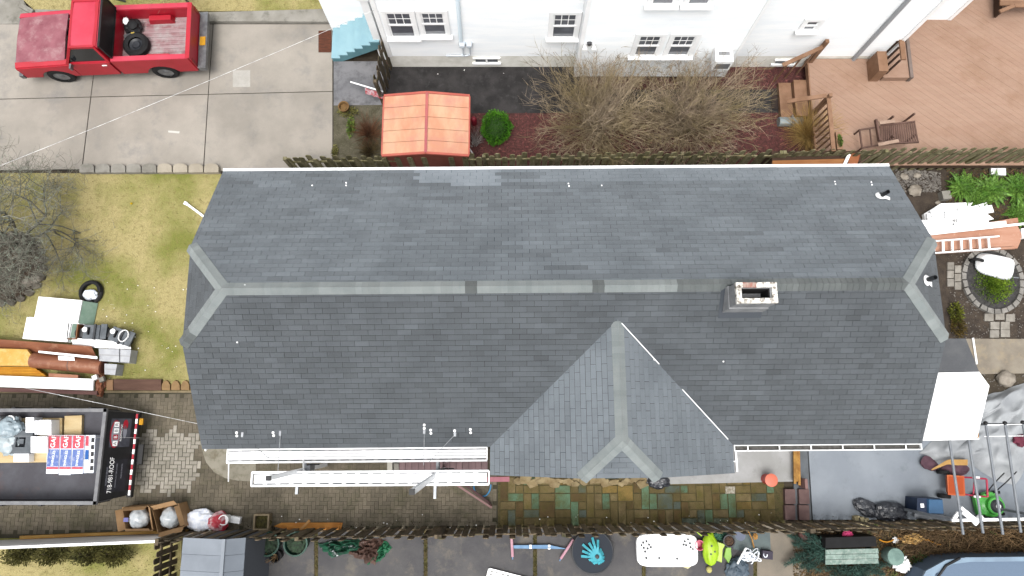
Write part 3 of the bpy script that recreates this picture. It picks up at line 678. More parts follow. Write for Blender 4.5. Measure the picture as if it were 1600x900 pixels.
a, b = on_wall(1110, 86, YB), on_wall(1137, 86, YB); ac = P('air_conditioner', MB().box(((a.x + b.x) / 2, YB - .22, a.z + .22), (b.x - a.x, .44, .42)), m_white, wh)
P('grille', MB().box(((a.x + b.x) / 2, YB - .447, a.z + .2), (b.x - a.x - .1, .012, .25)), mat('grille', c(150, 152, 154), c(110, 112, 116), 30, rough=.5, stretch=(1, 1, 8)), ac)
P('vent', MB().box(((a.x + b.x) / 2, YB - .2, a.z + .436), (.3, .1, .012)), mat('grille2', c(170, 172, 174)), ac)

# porch with the blue stairs
pY, px0, px1 = G(550, 24, .9).y, G(512, 30, .6).x, G(590, 60, .9).x
po = T('porch', 'white porch wall and corner post at the top of the blue stairs', 'porch', V3(((px0 + px1) / 2, pY + .5, 0)))
w_ = MB(); clap(w_, px0, px1 + .1, pY + .06, .0, 3.2); w_.box(((px0 + px1) / 2 + .1, pY + 1.1, 1.55), (px1 - px0 + .2, 2, 3.0)); P('wall', w_, m_side, po)
pb = G(601, 93); P('post', MB().box((pb.x - .02, pb.y + .1, 1.6), (.2, .2, 3.2)).box((pb.x - .02, pb.y + .1, 3.0), (.3, .3, .12)), m_white, po)
P('side_wall', MB().box((pb.x + .02, (pb.y + pY) / 2 + .15, 1.6), (.1, pY - pb.y, 3.1)), m_side, po)
st0, st1 = G(521, 96), G(521, 42)
sx1 = G(592, 74, 1.0).x
m_blue = mat('light_blue_paint', c(172, 214, 226), c(160, 204, 218), 2, rough=.55, grain=.05)
m_blue2 = mat('blue_stringer', c(126, 180, 190), c(112, 164, 176), 2, rough=.55)
stairs = T('stairs', 'light blue painted wooden stairs rising to the white porch', 'stairs', V3(((st0.x + sx1) / 2, st0.y + .5, 0)))
NS = 6; run_ = (sx1 - st0.x) / NS
for i in range(NS):
    z = (i + 1) * .175
    P('tread', MB().box((st0.x + run_ * (i + .5), (st0.y + st1.y) / 2, z), (run_ + .03, st1.y - st0.y, .035)), m_blue, stairs)
    P('riser', MB().box((st0.x + run_ * i + .012, (st0.y + st1.y) / 2, z - .09), (.018, st1.y - st0.y - .04, .14)), m_blue2, stairs)
for Y in (st0.y + .015, st1.y - .015):
    pts = []
    for i in range(NS): pts += [(st0.x + run_ * i, i * .175), (st0.x + run_ * i, (i + 1) * .175 - .02)]
    pts += [(sx1, NS * .175 - .02), (sx1, NS * .175 - .3), (st0.x + .25, 0)]
    n = len(pts); mb_ = MB().add([(x, Y - .02, z) for x, z in pts] + [(x, Y + .02, z) for x, z in pts], [tuple(range(n)), tuple(range(2 * n - 1, n - 1, -1))] + [(i, n + i, n + (i + 1) % n, (i + 1) % n) for i in range(n)])
    P('stringer', mb_, m_blue2, stairs)
ry = st1.y + .05
P('newel', MB().box((st0.x - .02, ry, .5), (.1, .1, 1.0)).box((st0.x - .02, ry, 1.02), (.13, .13, .05)), m_blue, stairs)
hr = P('handrail', MB().bar((st0.x, ry, .98), (sx1, ry, 1.9), .06, .05), m_blue2, stairs)
for i in range(9):
    f = (i + .7) / 9.5; x = st0.x + (sx1 - st0.x) * f; P('baluster', MB().box((x, ry, .55 + f * 1.0), (.04, .04, .88)), m_white, hr)

# ------------------------------------------------------------------ picket fences
def fence(name, label, a, b, ht, pitch, wd, m, group, z0=.02, jit=.02, gaps=()):
    a, b = V3(a), V3(b); L = (b - a).length; d = (b - a) / L; yaw = math.atan2(d.y, d.x); nrm = V3((-d.y, d.x, 0))
    f = T(name, label, 'fence', (a + b) / 2)
    shapes = []
    for k in range(4):
        h = ht * (1 + (k - 1.5) * .012); w2 = wd / 2
        pr = [(-w2, 0), (w2, 0), (w2, h - .05), (w2 - .035, h), (-w2 + .035, h), (-w2, h - .05)]; n = 6
        mm = MB().add([(x, -.01, z) for x, z in pr] + [(x, .01, z) for x, z in pr], [tuple(range(n)), tuple(range(2 * n - 1, n - 1, -1))] + [(i, n + i, n + (i + 1) % n, (i + 1) % n) for i in range(n)]).mesh('picket'); mm.materials.append(m); shapes.append(mm)
    n = int(L / pitch)
    for i in range(n):
        p = a + d * (i + .5) * pitch
        side = 1 if i % 2 else -1
        o_ = piece('picket', shapes[i % 4], p + nrm * .028 * side + V3((0, 0, z0)), (rr(-jit, jit), rr(-jit, jit), yaw + rr(-.03, .03)), f)
    for h in (.3, ht - .3): P('rail', MB().bar(a + V3((0, 0, h)), b + V3((0, 0, h)), .035, .09), m, f)
    k = max(1, int(L / 2.4))
    for i in range(k + 1):
        p = a + d * L * i / k; P('post', MB().box((p.x, p.y, ht / 2), (.09, .09, ht - .05)), m, f)
    return f
FA, FB = G(470, 276.5), G(1640, 262)
FM = FA + (FB - FA) * .62
fence('picket_fence', 'weathered mossy picket fence with wide gaps behind the shed and bare shrubs', FA, FM - (FB - FA).normalized() * .08, 1.45, .18, .15, m_fence, None)
fence('picket_fence', 'weathered close set picket fence along the tan wooden deck', FM, FB, 1.45, .135, .125, m_fence, None)
LA, LB = G(290, 830), G(1640, 810)
LM = LA + (LB - LA) * .3
LM2 = LA + (LB - LA) * .7
gp = (LB - LA).normalized() * .08
fence('picket_fence', 'dark old picket fence between the paver driveway and the lower yard', LA, LM - gp, 1.5, .165, .145, m_fence2, None)
fence('picket_fence', 'dark mossy picket fence beside the multicoloured flagstone patio', LM, LM2 - gp, 1.5, .165, .145, m_fence2, None)
fence('picket_fence', 'overgrown dark picket fence along the painted grey patio', LM2, LB, 1.4, .17, .13, m_fence2, None)
fence('picket_fence', 'short dark picket fence running between the white house corner and the shed', G(612, 97), G(601, 165), 1.5, .15, .13, m_fence2, None)
fence('picket_fence', 'short dark picket fence beside the grey shed and the lower lawn', G(277, 838), G(271, 960), 1.1, .17, .13, m_fence2, None)

# ------------------------------------------------------------------ deck
DZ = .5
dx0 = G(1268, 150, DZ).x; dy0 = G(1300, 258, DZ).y; dy1 = YW - .03; dx1 = G(1900, 150, DZ).x
deck = T('deck', 'large tan painted wooden deck with diagonal boards beside the white house', 'deck', V3((dx0 + 2, (dy0 + dy1) / 2, 0)))
P('frame', MB().box(((dx0 + dx1) / 2, (dy0 + dy1 + 6) / 2, DZ - .17), (dx1 - dx0 - .04, dy1 + 6 - dy0 - .04, .22)), mat('dark_timber', c(84, 62, 48)), deck)
ang_ = R(-38); bw = .14; dvec = V3((math.cos(ang_), math.sin(ang_), 0)); nv = V3((-dvec.y, dvec.x, 0))
dpoly = [(dx0, dy0), (dx1, dy0), (dx1, dy1 + 6), (xe1 + .01, dy1 + 6), (xe1 + .01, YE), (xw1 + .01, YE), (xw1 + .01, dy1), (dx0, dy1)]
dpc = [(dx0, dy0), (dx1, dy0), (dx1, dy1 + 6), (dx0, dy1 + 6)]
nb_ = int(16 / bw)
for i in range(-nb_, nb_):
    o0 = V3((dx0, dy1, 0)) + nv * i * bw
    q = [o0 - dvec * 20 + nv * .0015, o0 + dvec * 20 + nv * .0015, o0 + dvec * 20 + nv * (bw - .0015), o0 - dvec * 20 + nv * (bw - .0015)]
    q = clip([(p.x, p.y) for p in q], dpc)
    if len(q) < 3: continue
    # boards stop at the house walls
    q1 = clip(q, [(dx0, dy0), (dx1, dy0), (dx1, dy1), (dx0, dy1)]); q2 = clip(q, [(xw1 + .02, dy1), (dx1, dy1), (dx1, dy1 + 6), (xw1 + .02, dy1 + 6)])
    for qq in (q1, q2):
        if len(qq) >= 3: P('board', MB().prism([(a_, b2, 0) for a_, b2 in qq], DZ - .045, DZ + rr(-.001, .002)), m_deck, deck)
P('edge_board', MB().box((dx0 - .02, (dy0 + dy1) / 2, DZ - .08), (.035, dy1 - dy0, .18)), m_deck2, deck)
def rail_seg(p0, p1, name, posts=True, step=.16, zb=None, bal=True, parent=deck):
    p0, p1 = V3(p0), V3(p1); L = (p1 - p0).length
    rl = P(name, MB().bar(p0, p1, .11, .04), m_deck2, parent)
    if bal:
        n = max(2, int(L / step))
        for i in range(n):
            p = p0 + (p1 - p0) * (i + .5) / n
            b = zb if zb is not None else DZ - .1
            P('baluster', MB().box((p.x, p.y, (p.z + b) / 2), (.035, .035, p.z - b - .02)), m_deck2, rl)
    return rl
HR = DZ + .92
rp0, rp1 = G(1292, 152, HR), G(1304, 236, HR)
rail_seg((dx0 + .02, rp0.y, HR), (dx0 + .02, rp1.y, HR), 'railing')
P('post', MB().box((dx0 + .02, rp0.y, HR / 2 + .2), (.09, .09, HR - .1)), m_deck2, deck)
p2 = G(1289, 98, DZ); P('post', MB().box((dx0 + .05, YW - .12, DZ + .45), (.1, .1, 1.3)), m_deck2, deck)
rail_seg((dx0 - .02, rp0.y + .05, HR), (dx0 - .95, rp0.y + .05, HR - .35), 'handrail', bal=False)
rail_seg((dx0 - .0, YW - .2, HR), (dx0 - 1.0, YW - .55, HR - .35), 'handrail', zb=.0, step=.3)
sy0, sy1 = G(1245, 182, .3).y, G(1245, 126, .3).y
for k, z in ((1, .34), (2, .17)):
    P('step', MB().box((dx0 - .04 - .37 * (k - .5), (sy0 + sy1) / 2, z - .02), (.36, sy1 - sy0, .045)).box((dx0 - .02 - .37 * (k - 1) - .36, (sy0 + sy1) / 2, z / 2 - .02), (.03, sy1 - sy0, z - .02)), m_deck2, deck)
# cellar stair platform with its own railing at the house corner
q0, q1 = G(1376, 121, DZ + .2), G(1419, 118, DZ + .2); yb_ = G(1412, 60, DZ + .2).y
pf = T('side_platform', 'raised tan wooden platform with railing against the white house corner on the deck', 'platform', V3(((q0.x + q1.x) / 2, q0.y + .5, DZ)))
P('top', MB().box(((q0.x + q1.x) / 2 + .08, (q0.y + yb_) / 2, DZ + .1), (q1.x - q0.x, yb_ - q0.y, .19)), m_deck, pf)
P('edge', MB().box((q1.x + .08, (q0.y + yb_) / 2, DZ + .12), (.09, yb_ - q0.y + .05, .26)), mat('grey_timber', c(150, 134, 126), c(132, 116, 108), 3), pf)
P('panel', MB().box((q0.x - .12, q0.y + .28, DZ + .3), (.26, .6, .6), ry=0), m_deck2, pf)
rl = P('railing', MB().bar((q0.x + .24, q0.y + .12, DZ + .95), (q0.x + .24, q0.y + 1.15, DZ + .95), .13, .05), m_deck2, pf)
for i in range(6): P('baluster', MB().box((q0.x + .16, q0.y + .12 + i * .19, DZ + .57), (.045, .045, .72)), mat('dark_timber', c(84, 62, 48)), rl)
# ------------------------------------------------------------------ red pickup truck
wf, wr = G(108, 129), G(268, 122.5)
tdir = (wr - wf).normalized(); tyaw = math.atan2(tdir.y, tdir.x); WB = (wr - wf).length
tn = V3((-tdir.y, tdir.x, 0)); torg = wf + tn * .93 * .9
truck = T('pickup_truck', 'old red pickup truck with faded bonnet parked on the concrete driveway', 'truck', torg, tyaw)
truck.scale = (1, .9, .93); XF[truck.name] = XF[truck.name] @ Matrix.Diagonal((1, .9, .93, 1))
m_red = mat('red_paint', c(214, 34, 58), c(196, 22, 44), 1.2, rough=.42, spec=.4, coat=.12, grain=.06, c3=c(190, 40, 58), sc3=5, lo3=.5, hi3=.8)
m_redfade = mat('faded_red', c(176, 112, 122), c(150, 84, 96), 2.2, rough=.75, c3=c(188, 142, 146), sc3=3, grain=.08)
m_redpink = mat('chalky_red', c(232, 82, 104), c(224, 66, 90), 1.0, rough=.5, grain=.04)
m_black = mat('black_rubber', c(34, 34, 36), c(26, 26, 28), 8, rough=.75)
m_blackm = mat('black_metal', c(40, 40, 42), c(30, 30, 32), 5, rough=.5)
m_chrome = mat('dull_chrome', c(176, 178, 180), c(140, 142, 146), 5, rough=.35, metal=.6)
m_tglass = mat('car_glass', c(40, 44, 48), c(26, 28, 32), 1, rough=.08, spec=.7, grain=0)
W = .97
def tl(name, mb, m, parent=truck, **k): return P(name, mb, m, parent, local=True, **k)
def side_skin(x0, x1, zb, zt, wheels, y, th=.03, ztf=None):
    """side panel between x0 and x1 with wheel arches, as a thin slab at y"""
    pts = [(x0, zb)]
    for wx in wheels:
        for k in range(11):
            a = math.pi - math.pi * k / 10; pts.append((wx + .46 * math.cos(a), max(zb, .36 + .44 * math.sin(a))))
    pts += [(x1, zb), (x1, ztf(x1) if ztf else zt)]
    if ztf: pts += [((x1 * (1 - f) + x0 * f), ztf(x1 * (1 - f) + x0 * f)) for f in (.25, .5, .75)]
    pts += [(x0, ztf(x0) if ztf else zt)]
    n = len(pts)
    return MB().add([(x, y - th, z) for x, z in pts] + [(x, y + th, z) for x, z in pts], [tuple(range(n)), tuple(range(2 * n - 1, n - 1, -1))] + [(i, n + i, n + (i + 1) % n, (i + 1) % n) for i in range(n)])
XF0, XC0, XC1, XB0, XB1 = -.92, .62, 1.78, 1.84, WB + .98
hood_z = lambda x: 1.02 + .1 * (x - XF0) / (XC0 - XF0)
# front body: fenders, grille, hood
for s_ in (-1, 1):
    tl('fender', side_skin(XF0, XC0, .45, 1, [0], s_ * (W - .035), ztf=lambda x: hood_z(x) - .06), m_red)
    mb = MB().hexa([(XF0, s_ * (W - .2), .9), (XC0, s_ * (W - .2), 1.0), (XC0, s_ * W, 1.0), (XF0, s_ * W, .9)] if s_ > 0 else [(XF0, s_ * W, .9), (XC0, s_ * W, 1.0), (XC0, s_ * (W - .2), 1.0), (XF0, s_ * (W - .2), .9)],
                   [(XF0, s_ * (W - .2), 1.03), (XC0, s_ * (W - .2), 1.12), (XC0, s_ * (W - .04), 1.09), (XF0, s_ * (W - .04), 1.0)] if s_ > 0 else [(XF0, s_ * (W - .04), 1.0), (XC0, s_ * (W - .04), 1.09), (XC0, s_ * (W - .2), 1.12), (XF0, s_ * (W - .2), 1.03)])
    tl('fender_top', mb, m_redpink if s_ > 0 else m_red)
hood = MB()
hood.sheet(lambda a, b: (XF0 + a * (XC0 - XF0 - .1), (b * 2 - 1) * (W - .17), hood_z(XF0 + a * (XC0 - XF0)) + .035 * (1 - (b * 2 - 1) ** 2) + (.012 if abs(b - .5) < .13 else 0) - .03 * max(0, .15 - a) / .15), 12, 20, .05)
tl('hood', hood, m_redfade, smooth=True, ang=25)
tl('grille', MB().box((XF0 - .02, 0, .78), (.06, 2 * W - .12, .34)), m_chrome)
for s_ in (-1, 1): tl('headlight', MB().lathe([(.1, 0), (.09, -.03), (0.01, -.04)], (XF0 - .05, s_ * .72, .8), 14, 'X'), m_white, smooth=True)
tl('front_bumper', MB().box((XF0 - .1, 0, .5), (.12, 2 * W, .17)), m_chrome)
# cab
for s_ in (-1, 1):
    d = tl('door', side_skin(XC0 + .02, XC1 - .02, .45, 1.12, [], s_ * (W - .035)), m_red)
    tl('door_handle', MB().box((XC1 - .2, s_ * (W + .008), 1.0), (.13, .02, .03)), m_white, d)
tl('cab_body', MB().box(((XC0 + XC1) / 2, 0, .78), (XC1 - XC0, 2 * W - .14, .6)), m_red)
gw0, gw1 = W - .06, W - .2      # belt and roof half width
bx, rx_ = (XC0 - .02, XC1), (XC0 + .38, XC1 - .1); zb_, zr_ = 1.1, 1.72
cabin = MB()
roofp = MB(); roofp.sheet(lambda a, b: (rx_[0] - .05 + a * (rx_[1] - rx_[0] + .12), (b * 2 - 1) * (gw1 + .02), zr_ + .045 * (1 - (b * 2 - 1) ** 4) * (1 - (a * 2 - 1) ** 4)), 12, 14, .07)
tl('cab_roof', roofp, m_redpink, smooth=True, ang=30)
for s_ in (-1, 1):
    y0_, y1_ = s_ * gw0, s_ * gw1
    for (xa, xb) in ((bx[0], rx_[0]), (bx[1], rx_[1])):
        cabin.bar((xa, y0_, zb_), (xb, y1_, zr_), .12, .07, up=(1, 0, 0)); 
    cabin.bar((bx[0], y0_, zb_), (bx[1], y0_, zb_), .05, .08); cabin.bar((rx_[0], y1_, zr_), (rx_[1], y1_, zr_), .07, .08)
    tl('side_window', MB().add([(bx[0] + .08, y0_ * .995, zb_), (bx[1] - .06, y0_ * .995, zb_), (rx_[1] - .04, y1_ * .995, zr_), (rx_[0] + .02, y1_ * .995, zr_)], [(0, 1, 2, 3)]), m_tglass)
    tl('wing_mirror', MB().box((XC0 + .12, s_ * (W + .1), 1.14), (.05, .16, .14)), m_chrome)
cabin.bar((bx[1], -gw0, zb_), (bx[1], gw0, zb_), .08, .1); cabin.bar((rx_[1], -gw1, zr_ - .02), (rx_[1], gw1, zr_ - .02), .1, .1); cabin.bar((rx_[0], -gw1, zr_), (rx_[0], gw1, zr_), .06, .06)
tl('cab_pillars', cabin, m_red)
tl('windshield', MB().add([(bx[0] + .01, -gw0, zb_), (bx[0] + .01, gw0, zb_), (rx_[0], gw1, zr_), (rx_[0], -gw1, zr_)], [(0, 1, 2, 3)]), mat('windshield_glass', c(168, 150, 154), c(140, 124, 130), 2, rough=.1, spec=.6))
tl('rear_window', MB().add([(bx[1] - .01, -gw0, zb_ + .05), (bx[1] - .01, gw0, zb_ + .05), (rx_[1] + .01, gw1, zr_), (rx_[1] + .01, -gw1, zr_)], [(3, 2, 1, 0)]), m_tglass)
tl('wiper', MB().bar((bx[0] + .03, -.5, zb_ + .06), (bx[0] + .12, .1, zb_ + .17), .02, .02), m_blackm)
# bed
for s_ in (-1, 1):
    tl('bed_side', side_skin(XB0, XB1, .45, 1.16, [WB], s_ * (W - .035)), m_red)
    tl('bed_rail', MB().box(((XB0 + XB1) / 2, s_ * (W - .09), 1.17), (XB1 - XB0, .16, .05)), m_redpink)
    tl('bed_inner_side', MB().box(((XB0 + XB1) / 2, s_ * (W - .17), .93), (XB1 - XB0 - .1, .03, .46)), m_red)
    tl('wheel_well', MB().box((WB, s_ * (W - .3), .8), (.72, .2, .2), taper=.85), m_red)
tl('bed_front', MB().box((XB0 + .03, 0, .93), (.06, 2 * W - .18, .5)), m_red)
m_bed = mat('scuffed_bed', c(190, 160, 162), c(150, 84, 90), 1.6, rough=.6, lo=.42, hi=.7, c3=c(196, 188, 186), sc3=4, lo3=.45, hi3=.7, stretch=(.5, 3, 1), grain=.12)
fl = tl('bed_floor', MB().box(((XB0 + XB1) / 2, 0, .68), (XB1 - XB0 - .06, 2 * W - .2, .04)), m_bed)
for i in range(11): tl('floor_rib', MB().box(((XB0 + XB1) / 2, -W + .3 + i * (2 * W - .6) / 10, .705), (XB1 - XB0 - .1, .06, .022), taper=.97), m_bed, fl)
tl('tailgate', MB().box((XB1 - .0, 0, .86), (.08, 2 * W - .06, .62)), m_red)
tl('tailgate_top', MB().box((XB1 - .01, 0, 1.185), (.12, 2 * W - .04, .035)), m_red)
bp = tl('rear_bumper', MB().box((XB1 + .17, 0, .55), (.2, 2 * W, .16)).box((XB1 + .17, 0, .64), (.22, 2 * W + .02, .02)), m_chrome)
tl('licence_plate', MB().box((XB1 + .17, -.05, .66), (.16, .3, .012)), mat('yellow_plate', c(232, 170, 40)), bp)
for s_ in (-1, 1): tl('tail_light', MB().box((XB1 + .035, s_ * (W - .08), .85), (.03, .12, .3)), mat('tail_light', c(170, 20, 24), rough=.3))
for nm_, wx in (('wheel', 0), ('wheel', WB)):
    for s_ in (-1, 1):
        yc = s_ * .83
        wl = tl('wheel', MB().lathe([(.22, -.11), (.33, -.11), (.365, -.08), (.365, .08), (.33, .11), (.22, .11)], (wx, yc, .365), 24, 'Y', cap=False), m_black, smooth=True)
        tl('rim', MB().lathe([(.22, -.09), (.21, -.06), (.1, -.045), (.09, -.1), (.02, -.11)] if s_ < 0 else [(.02, .11), (.09, .1), (.1, .045), (.21, .06), (.22, .09)], (wx, yc, .365), 20, 'Y'), m_chrome, wl, smooth=True)
# black headache rack behind the cab
hb = MB()
for y in (-W + .12, W - .12): hb.bar((XC1 + .1, y, 1.17), (XC1 + .1, y, 1.86), .05, .05, up=(1, 0, 0))
hb.bar((XC1 + .1, -W + .1, 1.86), (XC1 + .1, W - .1, 1.86), .06, .06); hb.bar((XC1 + .1, -W + .1, 1.2), (XC1 + .1, W - .1, 1.2), .05, .05)
hr = tl('rack', hb, m_blackm)
tl('rack_mesh', MB().box((XC1 + .1, 0, 1.53), (.02, 2 * W - .26, .62)), m_blackm, hr)
tl('rack_arm', MB().bar((XC1 + .1, W - .14, 1.86), (XC1 + .62, W - .2, 1.62), .05, .04), m_blackm, hr)
TX = XF[truck.name]
# things lying in the bed
tc = TX @ V3((XB0 + .52, -.22, .72))
sp = T('spare_tyre', 'black spare tyre with steel rim lying flat in the red truck bed', 'tyre', tc)
P('tyre', MB().lathe([(.2, .02), (.3, 0), (.36, .05), (.36, .18), (.3, .23), (.2, .2)], tc, 28, cap=False), m_black, sp, smooth=True)
P('rim', MB().lathe([(.2, .08), (.19, .15), (.12, .12), (.1, .16), (.06, .16)], tc, 20), mat('steel_rim', c(66, 68, 74), c(52, 54, 60), 5, rough=.45), sp, smooth=True)
tc = TX @ V3((XB0 + .34, .42, .7))
en = T('engine', 'small black engine with white cover lying in the red truck bed', 'engine', tc)
P('block', MB().blob(tc + V3((.05, 0, .14)), (.24, .24, .15), .35, 2.5, 3, 4, flat=-.14), m_blackm, en)
P('cover', MB().blob(tc + V3((-.1, .1, .27)), (.09, .12, .05), .2, 2, 2, 2), m_white, en, smooth=True)
P('fan_housing', MB().lathe([(.14, 0), (.15, .05), (.1, .1), (.03, .11)], tc + V3((.1, -.02, .24)), 16), m_black, en, smooth=True)
P('bracket', MB().box(tc + V3((-.06, -.28, .1)), (.24, .1, .12), rz=.3), m_chrome, en)
P('fuel_cap', MB().lathe([(.05, 0), (.05, .04)], tc + V3((.1, -.24, .18)), 10), mat('yellow_cap', c(220, 190, 90)), en)
tc = TX @ V3((XB0 + .45, -.68, .71)); S('timber_block', 'short tan timber block lying beside the spare tyre in the truck bed', 'block', MB().box(tc + V3((0, 0, .04)), (.42, .14, .08), rz=tyaw), mat('timber', c(190, 166, 124), c(168, 140, 100), 6, bump=.2))
tc = TX @ V3((XB1 - .08, -.62, 1.205)); S('paper_tag', 'pale paper sheet resting on the truck tailgate', 'paper', MB().box(tc, (.09, .28, .006), rz=tyaw), m_white) if False else None

# overhead cables
m_wire = mat('white_cable', (.66, .66, .66), (.3, .3, .3), 6, rough=.5)
def cable(name, label, a, b, sag, r=.0048):
    a, b = V3(a), V3(b); S(name, label, 'cable', MB().tube([a + (b - a) * (i / 14) - V3((0, 0, sag * 4 * (i / 14) * (1 - i / 14))) for i in range(15)], r, 5), m_wire, smooth=True)
cable('overhead_cable', 'thin white overhead cable crossing above the driveway from the porch', G(584, 16, 3.0), G(-160, 322, 4.2), .1)
cable('overhead_cable', 'thin white overhead cable crossing above the trailer to the house end', G(318, 664, 2.6), G(-160, 566, 4.4), .1)

# brown mat
S('door_mat', 'rust brown ribbed mat lying on the driveway by the blue stairs', 'mat', MB().prism(GP([(498, 49), (518, 48), (518.5, 82), (498, 82)]), .005, .03), mat('rust_mat', c(116, 66, 44), c(88, 48, 32), 6, bump=.5, stretch=(1, 6, 1)))
# kerb end timber
S('kerb_block', 'grey concrete kerb block behind the truck bonnet', 'block', MB().prism(GP([(36, 8), (58, 20), (54, 26), (33, 14)]), 0, .16), m_conc2)
# pole with flag
fp0, fp1 = G(548, 128, .3), G(598, 143, .75)
fg = T('flag_pole', 'white pole with a furled red flag sticking out over the grey landing', 'flag', G(598, 145))
P('pole', MB().tube([fp0, fp1], .022, 8), m_white, fg, smooth=True)
P('flag', MB().sheet(lambda a, b: fp0 + (fp1 - fp0) * (.45 + a * .5) + V3((.03 * math.sin(a * 20), -.05 - b * .12, -.12 * b + .02 * math.sin(a * 13 + b * 4))), 12, 5, .006), mat('red_flag', c(196, 60, 66), c(216, 190, 196), 14, rough=.8), fg, smooth=True)

# ------------------------------------------------------------------ garden shed with faded orange roof
ZS = 1.75
s00, s10, s11, s01 = G(599, 243, ZS), G(732, 241, ZS), G(733, 150, ZS), G(599, 152, ZS)
sx0, sx1_, sy0_, sy1_ = (s00.x + s01.x) / 2, (s10.x + s11.x) / 2, (s00.y + s10.y) / 2, (s01.y + s11.y) / 2
mx = G(665, 240, ZS + .18).x
shed = T('garden_shed', 'small garden shed with faded orange panel roof behind the picket fence', 'shed', V3((mx, (sy0_ + sy1_) / 2, 0)))
m_or = mat('faded_orange', c(238, 190, 154), c(230, 164, 130), 1.3, rough=.7, lo=.4, hi=.62, c3=c(224, 156, 140), sc3=1.3, lo3=.46, hi3=.74, rnd=.06, grain=.03, stretch=(2, .8, 1))
m_or2 = mat('shed_trim', c(214, 116, 98), c(198, 98, 84), 2, rough=.6)
P('wall', MB().box(((sx0 + sx1_) / 2, (sy0_ + sy1_) / 2, .85), (sx1_ - sx0 - .12, sy1_ - sy0_ - .12, 1.7)), mat('shed_wall', c(170, 100, 84), c(150, 84, 70), 2), shed)
ns = 5
for side in (0, 1):
    xa, xb = (sx0, mx - .02) if side == 0 else (mx + .02, sx1_)
    za, zb2 = (ZS, ZS + .18) if side == 0 else (ZS + .18, ZS)
    for i in range(ns):
        ya, yb2 = sy0_ + (sy1_ - sy0_) * i / ns + .004, sy0_ + (sy1_ - sy0_) * (i + 1) / ns - .004
        o_ = P('roof_panel', MB().hexa([(xa, ya, za - .02), (xb, ya, zb2 - .02), (xb, yb2, zb2 - .02), (xa, yb2, za - .02)], [(xa, ya, za + .012), (xb, ya, zb2 + .012), (xb, yb2, zb2 + .003), (xa, yb2, za + .003)]), m_or, shed)
P('ridge', MB().box((mx, (sy0_ + sy1_) / 2, ZS + .19), (.07, sy1_ - sy0_ + .02, .05)), mat('shed_ridge', c(208, 118, 112), c(190, 104, 110), 3), shed)
for Y in (sy0_ - .015, sy1_ + .03):
    P('gable_trim', MB().bar((sx0 - .01, Y, ZS - .02), (mx, Y, ZS + .17), .06, .07).bar((mx, Y, ZS + .17), (sx1_ + .01, Y, ZS - .02), .06, .07), m_or2, shed)
for X in (sx0 - .015, sx1_ + .015): P('edge_trim', MB().box((X, (sy0_ + sy1_) / 2, ZS - .01), (.035, sy1_ - sy0_, .06)), m_or2, shed)

# ------------------------------------------------------------------ dump trailer
ZT_ = 1.35       # rail height
t00, t10, t11, t01 = G(-170, 791, ZT_), G(151, 786, ZT_), G(162, 641, ZT_), G(-170, 645, ZT_)
tyaw2 = math.atan2((t11.y - t01.y) + (t10.y - t00.y), (t11.x - t01.x) + (t10.x - t00.x)); 
tx1 = (t10.x + t11.x) / 2; tx0 = tx1 - 4.6; ty0, ty1 = t10.y, t11.y
trl = T('trailer', 'black open utility trailer with grey rails and printed tailgate on the paver driveway', 'trailer', V3((tx1 - 2, (ty0 + ty1) / 2, 0)))
m_tr = mat('trailer_rail', c(150, 150, 152), c(128, 128, 132), 4, rough=.5, bump=.1)
m_trb = mat('trailer_black', c(44, 44, 48), c(34, 34, 38), 3, rough=.55, c3=c(70, 66, 66), sc3=4, lo3=.6)
m_bedb = mat('trailer_bed', c(92, 92, 100), c(74, 72, 80), 1.6, rough=.5, c3=c(108, 82, 76), sc3=2, lo3=.56, hi3=.8, bump=.1)
P('floor', MB().box(((tx0 + tx1) / 2, (ty0 + ty1) / 2, .7), (tx1 - tx0, ty1 - ty0 - .04, .06)), m_bedb, trl)
for Y in (ty0, ty1):
    sdp = P('side_panel', MB().box(((tx0 + tx1) / 2, Y, 1.02), (tx1 - tx0, .04, .6)), m_trb, trl)
    P('top_rail', MB().box(((tx0 + tx1) / 2, Y, ZT_ - .02), (tx1 - tx0 + .08, .085, .07)), m_tr, sdp)
    for i in range(5): P('stake', MB().box((tx1 - .4 - i * .95, Y + (.05 if Y == ty1 else -.05), 1.02), (.07, .05, .62)), m_trb, sdp)
P('front_panel', MB().box((tx0, (ty0 + ty1) / 2, 1.02), (.04, ty1 - ty0, .6)), m_trb, trl)
tg = P('tail_frame', MB().box((tx1, (ty0 + ty1) / 2, ZT_ - .02), (.085, ty1 - ty0 + .08, .07)).box((tx1, (ty0 + ty1) / 2, 1.0), (.04, ty1 - ty0, .6)), m_tr, trl)
# sloping black tailgate with two printed banners
gx, gz0, gz1 = .3, ZT_ - .06, .62
P('tailgate', MB().hexa([(tx1 + .05, ty0 + .02, gz0 - .05), (tx1 + .05 + gx, ty0 + .1, gz1 - .05), (tx1 + .05 + gx, ty1 - .06, gz1 - .05), (tx1 + .05, ty1 - .02, gz0 - .05)],
                    [(tx1 + .05, ty0 + .02, gz0), (tx1 + .05 + gx, ty0 + .1, gz1), (tx1 + .05 + gx, ty1 - .06, gz1), (tx1 + .05, ty1 - .02, gz0)]), m_blackm, trl)
tg_s = V3((gx, 0, gz1 - gz0)).normalized(); tg_n = V3((-tg_s.z, 0, tg_s.x)); yv = V3((0, 1, 0))
def tgp(a, y, off=.004): return V3((tx1 + .05, 0, gz0)) + tg_s * a + V3((0, y, 0)) + tg_n * off
def banner(y0, y1, m, nm, a0=.1, a1=.66, off=.006, par=trl): return P(nm, MB().add([tgp(a0, y0, off), tgp(a1, y0, off), tgp(a1, y1, off), tgp(a0, y1, off)], [(0, 1, 2, 3)]), m, par)
ym = (ty0 + ty1) / 2
